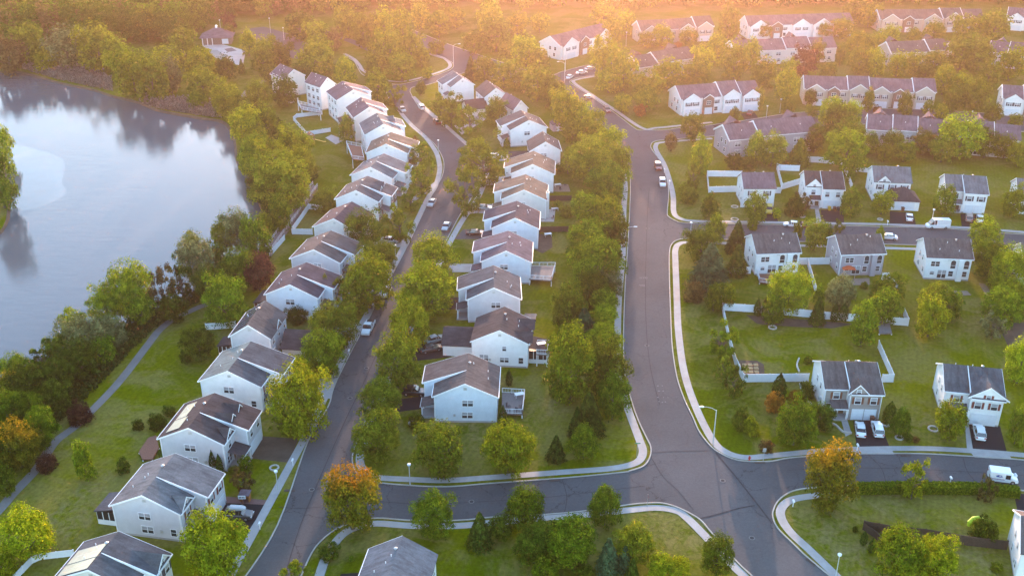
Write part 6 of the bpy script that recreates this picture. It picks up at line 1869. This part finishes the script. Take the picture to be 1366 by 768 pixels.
deck([(366, 402), (392, 398), (400, 404), (374, 410)], .6, "small grey deck behind the pale blue lake-side house", rail=False)

def table(px, py, z, label, mat=None):
    c = G(px, py, z)
    t = thing("patio_table", label, "table", (c.x, c.y, z), .3, "patio furniture")
    MB().slab([(-.9, -.5, .75), (.9, -.5, .75), (.9, .5, .75), (-.9, .5, .75)], .05).build("tabletop", mat or TRIM, t)
    for sx in (-.8, .8):
        for sy in (-.42, .42): MB().box(sx - .03, sx + .03, sy - .03, sy + .03, 0, .70).build("leg", TRIM, t)
def chair(px, py, z, label, mat=None, ang=0.0):
    c = G(px, py, z); mat = mat or MATS["shutter_dark"]
    t = thing("garden_chair", label, "chair", (c.x, c.y, z), ang, "patio furniture")
    MB().slab([(-.3, -.3, .42), (.3, -.3, .42), (.3, .3, .42), (-.3, .3, .42)], .06).build("seat", mat, t)
    MB().box(-.3, .3, .28, .34, .42, 1.0).build("backrest", mat, t)
    for sx in (-.27, .27):
        for sy in (-.27, .27): MB().box(sx - .025, sx + .025, sy - .025, sy + .025, 0, .36).build("leg", mat, t)
table(693, 529, 1.0, "white table on the deck behind the corner-porch house")
chair(678, 543, 1.0, "dark chair on the lower left of the corner-porch house's deck", ang=1.2)
chair(695, 543, 1.0, "dark chair on the lower right of the corner-porch house's deck", ang=-1.2)
chair(690, 548, 1.0, "dark chair at the bottom rail of the corner-porch house's deck", ang=2.6)
table(722, 461.5, 2.8, "white table on the small deck above the screened porch")
table(731, 315, 0.03, "white table on the mulch bed behind the plum-roofed house")
table(744, 249, 0.05, "white table on the tan paved circle of the slim-chimney house")
chair(754, 248, 0.05, "dark chair right of the tan paved circle's table", ang=1.5)
chair(748, 254, 0.05, "dark chair below the tan paved circle's table", ang=.6)
table(740, 281, 0.05, "white table on the pale stone patio")
chair(726, 290, 0.05, "dark chair on the lower left of the pale stone patio", ang=2)
chair(737, 292, 0.05, "dark chair on the lower right of the pale stone patio", ang=-1)
# orange canopy behind the lilac-grey house
c = G(1130, 368.5); t = thing("patio_canopy", "bright orange fabric canopy behind the lilac-grey house", "canopy", (c.x, c.y, 0))
m = MB(); m.add([(-1.5, -1.2, 2.2), (1.5, -1.2, 2.2), (1.5, 1.2, 2.2), (-1.5, 1.2, 2.2), (0, 0, 2.8)], [(0, 1, 4), (1, 2, 4), (2, 3, 4), (3, 0, 4)]); m.build("cover", plain("canvas_orange", (0.55, 0.10, 0.03), 0.8), t)
for sx in (-1.4, 1.4):
    for sy in (-1.1, 1.1): MB().box(sx - .04, sx + .04, sy - .04, sy + .04, 0, 2.2).build("pole", METAL, t)
# raised beds
for i, x in enumerate([985.2, 992.8, 1000.6, 1008.2]):
    for j, y in enumerate([487.2, 491.8, 496.6]):
        c = G(x + j * .5, y)
        t = thing("raised_garden_bed", f"raised timber garden bed, column {['one','two','three','four'][i]} from the left, {['top','middle','bottom'][j]} row", "garden bed", (c.x, c.y, .034), 0, "raised garden beds in a grid")
        m = MB()
        for (x0, x1, y0, y1) in ((-.42, .42, -.36, -.3), (-.42, .42, .3, .36), (-.42, -.36, -.3, .3), (.36, .42, -.3, .3)): m.box(x0, x1, y0, y1, 0, .25)
        m.build("frame", plain("bed_timber", (0.42, 0.30, 0.16), .8), t); MB().box(-.36, .36, -.3, .3, 0, .2).build("soil", plain("bed_straw", (0.38, 0.28, 0.15), .95, var=.3, scale=8), t)
# playset
c = G(415, 192); t = thing("playset", "wooden playset with a yellow slide on the lake-side lawn", "playset", (c.x, c.y, 0), .4)
for sx in (-1, 1):
    for sy in (-1, 1): MB().box(sx - .08, sx + .08, sy - .08, sy + .08, 0, 2.9).build("post", WOODR, t)
MB().box(-1.1, 1.1, -1.1, 1.1, 1.3, 1.42).build("platform", WOODR, t)
m = MB(); m.slab([(-1.3, -1.3, 2.8), (-1.3, 1.3, 2.8), (0, 1.3, 3.8), (0, -1.3, 3.8)], .06); m.slab([(1.3, -1.3, 2.8), (1.3, 1.3, 2.8), (0, 1.3, 3.8), (0, -1.3, 3.8)], .06); m.build("roof", WOODR, t)
m = MB(); m.slab([(1.1, -.4, 1.45), (1.1, .4, 1.45), (4.2, .4, .2), (4.2, -.4, .2)], .08); m.box(4.2, 4.8, -.4, .4, .1, .2); m.build("slide", plain("slide_yellow", (0.65, 0.36, 0.02), .4), t)
# yellow toy and grill near the screened porch, trampoline-like items
c = G(727, 508); t = thing("play_toy", "small bright yellow garden toy on the lawn right of the screened porch", "toy", (c.x, c.y, 0))
m = MB(); m.slab([(-.3, -.3, .5), (.3, -.3, .5), (.9, -.3, .1), (.9, .3, .1), (.3, .3, .5), (-.3, .3, .5)], .08); m.build("slide", MATS["slide_yellow"], t); MB().box(-.5, -.3, -.3, .3, 0, .9).build("ladder", MATS["slide_yellow"], t)
# yellow arched tree top frame beside the hedge lot: an inflatable-looking arch over the shrub
c = G(1306, 694, 1.6)
t = thing("garden_arch", "bright yellow-green arched tunnel tube on the dark shrub, lower right lot", "play tunnel", (c.x, c.y, 0), .1)
m = MB(); m.tube([(-1.5, 0, .7), (-1.4, .1, 1.3), (-.8, .3, 1.75), (0, .4, 1.85), (.9, .3, 1.6), (1.5, .1, 1.15)], [.28, .42, .42, .33, .22, .12], 10); m.build("tube", plain("fabric_yellow_green", (0.50, 0.58, 0.02), .5), t)
# pool house
c = G(291, 57); t = thing("pool_house", "small pool house with hipped roof and white cupola beside the pool", "pool house", (c.x, c.y, 0), .12)
m = MB(); m.box(-6, 6, -4, 4, 0, 3.0); m.build("wall", BRICK, t)
R = MB(); R.add([(-7, -5, 3), (7, -5, 3), (7, 5, 3), (-7, 5, 3), (-1.0, 0, 6.4), (1.0, 0, 6.4)], [(0, 1, 5, 4), (1, 2, 5), (2, 3, 4, 5), (3, 0, 4), (3, 2, 1, 0)]); R.build("roof", ROOFC['mauve'], t)
m = MB(); m.box(-.4, .4, -.4, .4, 6.2, 7.0); m.add([(-.55, -.55, 7), (.55, -.55, 7), (.55, .55, 7), (-.55, .55, 7), (0, 0, 7.7)], [(0, 1, 4), (1, 2, 4), (2, 3, 4), (3, 0, 4)]); m.build("cupola", TRIM, t)
for x in (-5.6, -3.6, -1.6): MB().box(x - .12, x + .12, -5, -4.76, 0, 3).build("column", TRIM, t)
garage_door(t, (3.6, -4.01, .3), -math.pi / 2, 2.4, 2.0)
struct(poly_sheet("pool_cover", gpts([(299, 66), (309, 64), (316, 68), (304, 70)]), .075, plain("pool_cover_dark", (0.06, 0.035, 0.04), .6)))
struct(poly_sheet("pool_water", gpts([(278, 68), (290, 67), (302, 76), (298, 82), (284, 76)]), .079, plain("pool_cover_grey", (0.20, 0.20, 0.18), .7)))
# garden sheds
def shed(px, py, label, w, l, ze, zr, wall, roof, ang):
    c = G(px, py); t = thing("garden_shed", label, "shed", (c.x, c.y, 0), ang, "garden sheds")
    m = MB(); m.prism([(-w / 2, 0), (w / 2, 0), (w / 2, ze), (0, zr), (-w / 2, ze)], -l / 2, l / 2); m.build("wall", wall, t)
    R = MB()
    for s in (-1, 1): R.slab([(0, -l / 2 - .15, zr + .05), (s * (w / 2 + .2), -l / 2 - .15, ze), (s * (w / 2 + .2), l / 2 + .15, ze), (0, l / 2 + .15, zr + .05)], .08)
    R.build("roof", ROOFC[roof], t); MB().box(-.5, .5, -l / 2 - .04, -l / 2, 0, 1.9).build("door", TRIM, t)
shed(742, 173, "small pink garden shed at the wood edge near the broad stepped-roof house", 3.4, 3.6, 2.2, 3.0, plain("shed_pink", (0.52, 0.36, 0.36), .6), 'mauve', .3)
shed(1258, 74, "small white shed-like end gable right of the short brown townhouses", 4, 5, 4.6, 6.2, CREAM, 'mauve', .2)
# carport-like low structure on the near left drive corner
c = G(328, 667); t = thing("mailbox_kiosk", "small grey-roofed wooden kiosk beside the lower left drive", "kiosk", (c.x, c.y, 0), -.1)
MB().slab([(-.9, -.7, 1.5), (.9, -.7, 1.5), (.9, .7, 1.7), (-.9, .7, 1.7)], .08).build("roof", ROOFC['mauve'], t)
for sx in (-.7, .7): MB().box(sx - .07, sx + .07, -.5, .5, 0, 1.45).build("side_panel", plain("kiosk_orange_wood", (0.30, 0.13, 0.03), .8), t)
MB().box(-.7, .7, .3, .5, 0, 1.45).build("back_panel", MATS["kiosk_orange_wood"], t)
c = G(324, 672); t = thing("yard_sign", "small white yard sign on a post by the brick-edged drive", "sign", (c.x, c.y, 0), 0)
MB().box(-.05, .05, -.05, .05, 0, 1.5).build("post", SHUT_BROWN, t); MB().box(-.6, .6, -.09, -.05, 1.1, 1.75).build("board", TRIM, t)
m = MB()
for i in range(4): m.box(-.48 + i * .25, -.32 + i * .25, -.10, -.091, 1.25, 1.6)
m.build("lettering", SHUT_DARK, t)

# ------------------------------------------------------------------ street furniture
POLE = plain("pole_pale", (0.55, 0.56, 0.57), .4, metal=.3)
def post_lamp(px, py, hpx_h, label):
    c = G(px, py); t = thing("street_lamp", label, "street lamp", (c.x, c.y, 0), 0, "street lamps")
    h = hpx_h
    MB().tube([(0, 0, 0), (0, 0, .5), (0, 0, h - .3)], [.11, .075, .06], 8).build("pole", POLE, t)
    m = MB(); m.tube([(0, 0, h - .3), (0, 0, h - .25), (0, 0, h), (0, 0, h + .06)], [.12, .28, .32, .1], 8); m.build("lamp_head", TRIM, t)
def arm_lamp(px, py, h, ang, label, arm=2.2):
    c = G(px, py); t = thing("street_lamp", label, "street lamp", (c.x, c.y, 0), ang, "street lamps")
    MB().tube([(0, 0, 0), (0, 0, 1), (0, 0, h)], [.14, .11, .08], 8).build("pole", POLE, t)
    MB().tube([(0, 0, h - .1), (arm * .35, 0, h + .35), (arm * .8, 0, h + .5), (arm, 0, h + .48)], [.06, .05, .045, .045], 6).build("arm", POLE, t)
    m = MB(); m.tube([(arm - .05, 0, h + .48), (arm + .15, 0, h + .47), (arm + .7, 0, h + .42), (arm + .85, 0, h + .42)], [.08, .17, .15, .06], 8); m.build("lamp_head", TRIM, t)
arm_lamp(951, 592.5, 7.2, math.pi * .95, "tall arm lamp standing at the corner of the wide junction")
arm_lamp(832, 338, 6.5, .15, "arm lamp reaching over the main road from the tree belt")
arm_lamp(605, 85, 7.2, .3, "arm lamp at the upper junction near the top of the left street")
arm_lamp(753, 110, 7.2, math.pi * .92, "arm lamp at the mouth of the parking bay")
arm_lamp(754, 96, 6.5, 1.2, "second lamp just beyond the parking bay mouth")
post_lamp(547, 646, 4.2, "short post lamp on the verge above the cross street")
post_lamp(371.5, 658, 4.6, "short post lamp on the left sidewalk near the wooden kiosk")
post_lamp(1242, 300, 4.4, "short post lamp on the lawn edge behind the white van")
post_lamp(920.5, 318, 4.4, "short post lamp at the corner of the upper side street")
post_lamp(585, 205, 4.4, "short post lamp on the bend of the left street")
post_lamp(528, 349, 4.4, "short post lamp beside the left sidewalk above the white SUV")
post_lamp(1115, 768, 4.2, "short post lamp on the corner grass at the bottom right kerb")
post_lamp(1022, 158, 4.4, "short post lamp on the townhouse lane behind the lilac-grey row")
post_lamp(1040, 151, 5.0, "second post lamp farther along the townhouse lane")
post_lamp(379, 54, 5.5, "lamp post in the far parking lot near its right end")
post_lamp(361, 44, 6.5, "lamp post in the far parking lot near its middle")
post_lamp(295, 45, 6, "lamp post behind the pool house")
post_lamp(835, 62, 6, "lamp post at the end of the bend townhouses")
post_lamp(1294, 168, 5, "post lamp behind the long grey townhouses")
def mailbox(px, py, label, ang=0.0):
    c = G(px, py); t = thing("mailbox", label, "mailbox", (c.x, c.y, 0.08), ang, "kerbside mailboxes")
    MB().box(-.05, .05, -.05, .05, 0, 1.05).build("post", TRIM, t)
    m = MB(); m.prism([(-.16, 1.05), (.16, 1.05), (.16, 1.25), (.09, 1.34), (-.09, 1.34), (-.16, 1.25)], -.3, .3); m.build("box", TRIM, t)
for (x, y, l) in [(391, 621, "white mailbox at the left kerb beside the dug brown lawn"), (347, 706, "white mailbox on the concrete apron of the roof-box car's drive"), (1143, 601, "white mailbox left of the two-car drive apron"),
                  (1353, 641, "white mailbox post beside the mail truck's nose"), (485, 409, "white mailbox near the pickup truck's tail"), (1183.5, 301, "white mailbox near the hipped-garage house's drive"),
                  (466, 474, "white mailbox beside the left sidewalk under the lime tree"), (1267, 645, "white leaning post on the hedge side of the lower right street"), (545, 324, "white mailbox by the curve of the left sidewalk"),
                  (886, 231, "white mailbox beside the dark red SUV"), (893, 247, "white mailbox beside the white SUV on the main road"), (1057.5, 676, "white utility box post on the round corner lawn"), (431, 536, "white mailbox on the sidewalk left of the sparse street trees")]:
    mailbox(x, y, l)
def hydrant(px, py, label):
    c = G(px, py); t = thing("fire_hydrant", label, "fire hydrant", (c.x, c.y, 0.02), 0, "fire hydrants"); Rm = plain("hydrant_red", (0.42, 0.03, 0.02), .4)
    MB().tube([(0, 0, 0), (0, 0, .08), (0, 0, .1), (0, 0, .65), (0, 0, .7), (0, 0, .82), (0, 0, .9)], [.2, .2, .14, .14, .18, .12, .03], 10).build("barrel", Rm, t)
    MB().tube([(-.26, 0, .48), (.26, 0, .48)], [.08, .08], 8).build("nozzle", Rm, t)
hydrant(999.5, 613.5, "red fire hydrant on the verge at the wide junction's upper corner")
def sign(px, py, label, kind, ang=0.0, h=2.6):
    c = G(px, py); t = thing("road_sign", label, "road sign", (c.x, c.y, 0), ang, "road signs")
    MB().box(-.035, .035, -.035, .035, 0, h).build("post", METAL, t)
    m = MB()
    if kind == 'stop':
        m.add([(math.cos(math.pi / 8 + i * math.pi / 4) * .38, -.05, h - .35 + math.sin(math.pi / 8 + i * math.pi / 4) * .38) for i in range(8)], [tuple(range(8))])
        m.build("plate", REDP, t)
    elif kind == 'street':
        m.box(-.5, .5, -.02, .02, h, h + .2); m.build("plate", plain("sign_green", (0.02, 0.20, 0.10), .4), t)
    else:
        m.box(-.3, .3, -.05, -.035, h - .75, h); m.build("plate", METAL, t)
sign(1018, 614, "grey-backed sign on a dark post beside the brown shrub at the junction", 'plain')
sign(849.5, 608, "green street name sign at the tree belt's lower corner", 'street')
sign(863, 676, "thin red sign at the kerb below the cross street's mouth", 'stop', math.pi / 2)
# waste bins by the garages
def bin_(px, py, col, label):
    c = G(px, py); t = thing("waste_bin", label, "waste bin", (c.x, c.y, .03), .2, "waste bins by the garages")
    m = MB(); m.add([(-.25, -.3, 0), (.25, -.3, 0), (.25, .3, 0), (-.25, .3, 0), (-.32, -.38, 1.0), (.32, -.38, 1.0), (.32, .38, 1.0), (-.32, .38, 1.0)], [(0, 3, 2, 1), (4, 5, 6, 7), (0, 1, 5, 4), (1, 2, 6, 5), (2, 3, 7, 6), (3, 0, 4, 7)]); m.build("bin", col, t)
    MB().slab([(-.36, -.42, 1.02), (.36, -.42, 1.02), (.36, .42, 1.1), (-.36, .42, 1.1)], .05).build("lid", col, t)
bin_(1106, 280.5, MATS["slide_yellow"], "yellow waste bin by the red-brown roofed house's garage")
bin_(1113, 281, SHUT_BROWN, "brown waste bin right of the yellow one")
bin_(1118, 281.5, SHUT_DARK, "dark waste bin at the right end of the garage")
bin_(1163, 562, SHUT_BROWN, "brown bin between the twin doors of the brick-fronted house")
bin_(1204, 281.5, SHUT_BROWN, "brown bin in front of the hipped garage wing")
# stone rings round young trees
RING = plain("pale_stone", (0.42, 0.38, 0.34), .9, var=.2, scale=4)
def ring(px, py, r, label):
    c = G(px, py); m = MB(); n = 22
    secs = [[(math.cos(2 * math.pi * i / n) * rr, math.sin(2 * math.pi * i / n) * rr, z) for rr, z in ((r, .0), (r, .2), (r - .28, .2), (r - .28, .0))] for i in range(n + 1)]
    vs = [p for s in secs[:-1] for p in s]; fs = []
    for i in range(n):
        for k in range(4): fs.append((i * 4 + k, i * 4 + (k + 1) % 4, ((i + 1) % n) * 4 + (k + 1) % 4, ((i + 1) % n) * 4 + k))
    m.add(vs, fs); o = m.build("stone_ring", RING); o.location = (c.x, c.y, .01); tag(o, label, "stone edging", "stone rings on the lawns"); return o
for a_ in [(1030.5, 437, 1.3, "stone ring under the tree before the back fence"), (1199.5, 584, 1.1, "stone ring under the small oval tree by the two-car drive"), (366, 624, 1.2, "stone ring on the lawn near the dug bed"), (551, 564.5, 1.2, "stone ring at the corner-porch house's entrance"),
           (980, 276, 1.4, "stone ring left of the yellow-car drive"), (980, 293, 1.5, "flat stone ring beside the upper side street"), (1070, 289, 1.2, "stone ring left of the red-brown roofed house's drive"), (1245, 572, 1.4, "curved stone edging left of the red-shuttered house"), (1174, 293, 1.1, "stone ring left of the hipped garage drive")]:
    ring(a_[0], a_[1], a_[2] * .72, a_[3])
# garden edging wall winding past the brick-fronted house
e_ = ribbon("garden_edging", sm([(1067, 512), (1072, 528), (1082, 540), (1084, 550), (1093, 564), (1112, 566), (1124, 576), (1136, 578)]), .35, 0.0, RING, h=.3)
tag(e_, "winding pale stone edging below the brick-fronted house's shrubs", "stone edging")
e_ = ribbon("garden_edging", sm([(1175, 566), (1183, 569), (1188, 565)]), .3, 0.0, RING, h=.25); tag(e_, "short curved stone edging right of the two white cars", "stone edging")
e_ = ribbon("garden_edging", sm([(1066, 478), (1063, 487), (1066, 496)]), .3, 0.0, RING, h=.25); tag(e_, "small curved edging left of the brick-fronted house's rear", "stone edging")
# clipped hedge
hp = gpts([(1141, 656), (1212, 655), (1304, 656), (1358, 661)])
m = MB(); r_ = np.random.RandomState(9); Pq = []; Nq = []
for a, b in zip(hp[:-1], hp[1:]):
    d = b - a; u = d.normalized(); nn = Vector((-u.y, u.x, 0)); n = int(d.length * 260)
    for i in range(n):
        t_ = r_.rand(); f = r_.rand()
        if f < .5: q = a + d * t_ + nn * r_.uniform(-.85, .85) + Vector((0, 0, 1.5 + r_.normal() * .05)); nv = (0, 0, 1)
        elif f < .95: q = a + d * t_ + nn * (-.85 + r_.normal() * .05) + Vector((0, 0, r_.uniform(.05, 1.5))); nv = tuple(-nn)
        else: q = a + d * t_ + nn * (.85) + Vector((0, 0, r_.uniform(.05, 1.5))); nv = tuple(nn)
        Pq.append(tuple(q)); Nq.append(np.array(nv) + r_.normal(size=3) * .4)
Nq = np.array(Nq); Nq /= np.linalg.norm(Nq, axis=1)[:, None]
hd = link("hedge", quads_mesh("hedge", np.array(Pq), Nq, .24, LM['mid'])); tag(hd, "long clipped green hedge along the lower right street", "hedge")
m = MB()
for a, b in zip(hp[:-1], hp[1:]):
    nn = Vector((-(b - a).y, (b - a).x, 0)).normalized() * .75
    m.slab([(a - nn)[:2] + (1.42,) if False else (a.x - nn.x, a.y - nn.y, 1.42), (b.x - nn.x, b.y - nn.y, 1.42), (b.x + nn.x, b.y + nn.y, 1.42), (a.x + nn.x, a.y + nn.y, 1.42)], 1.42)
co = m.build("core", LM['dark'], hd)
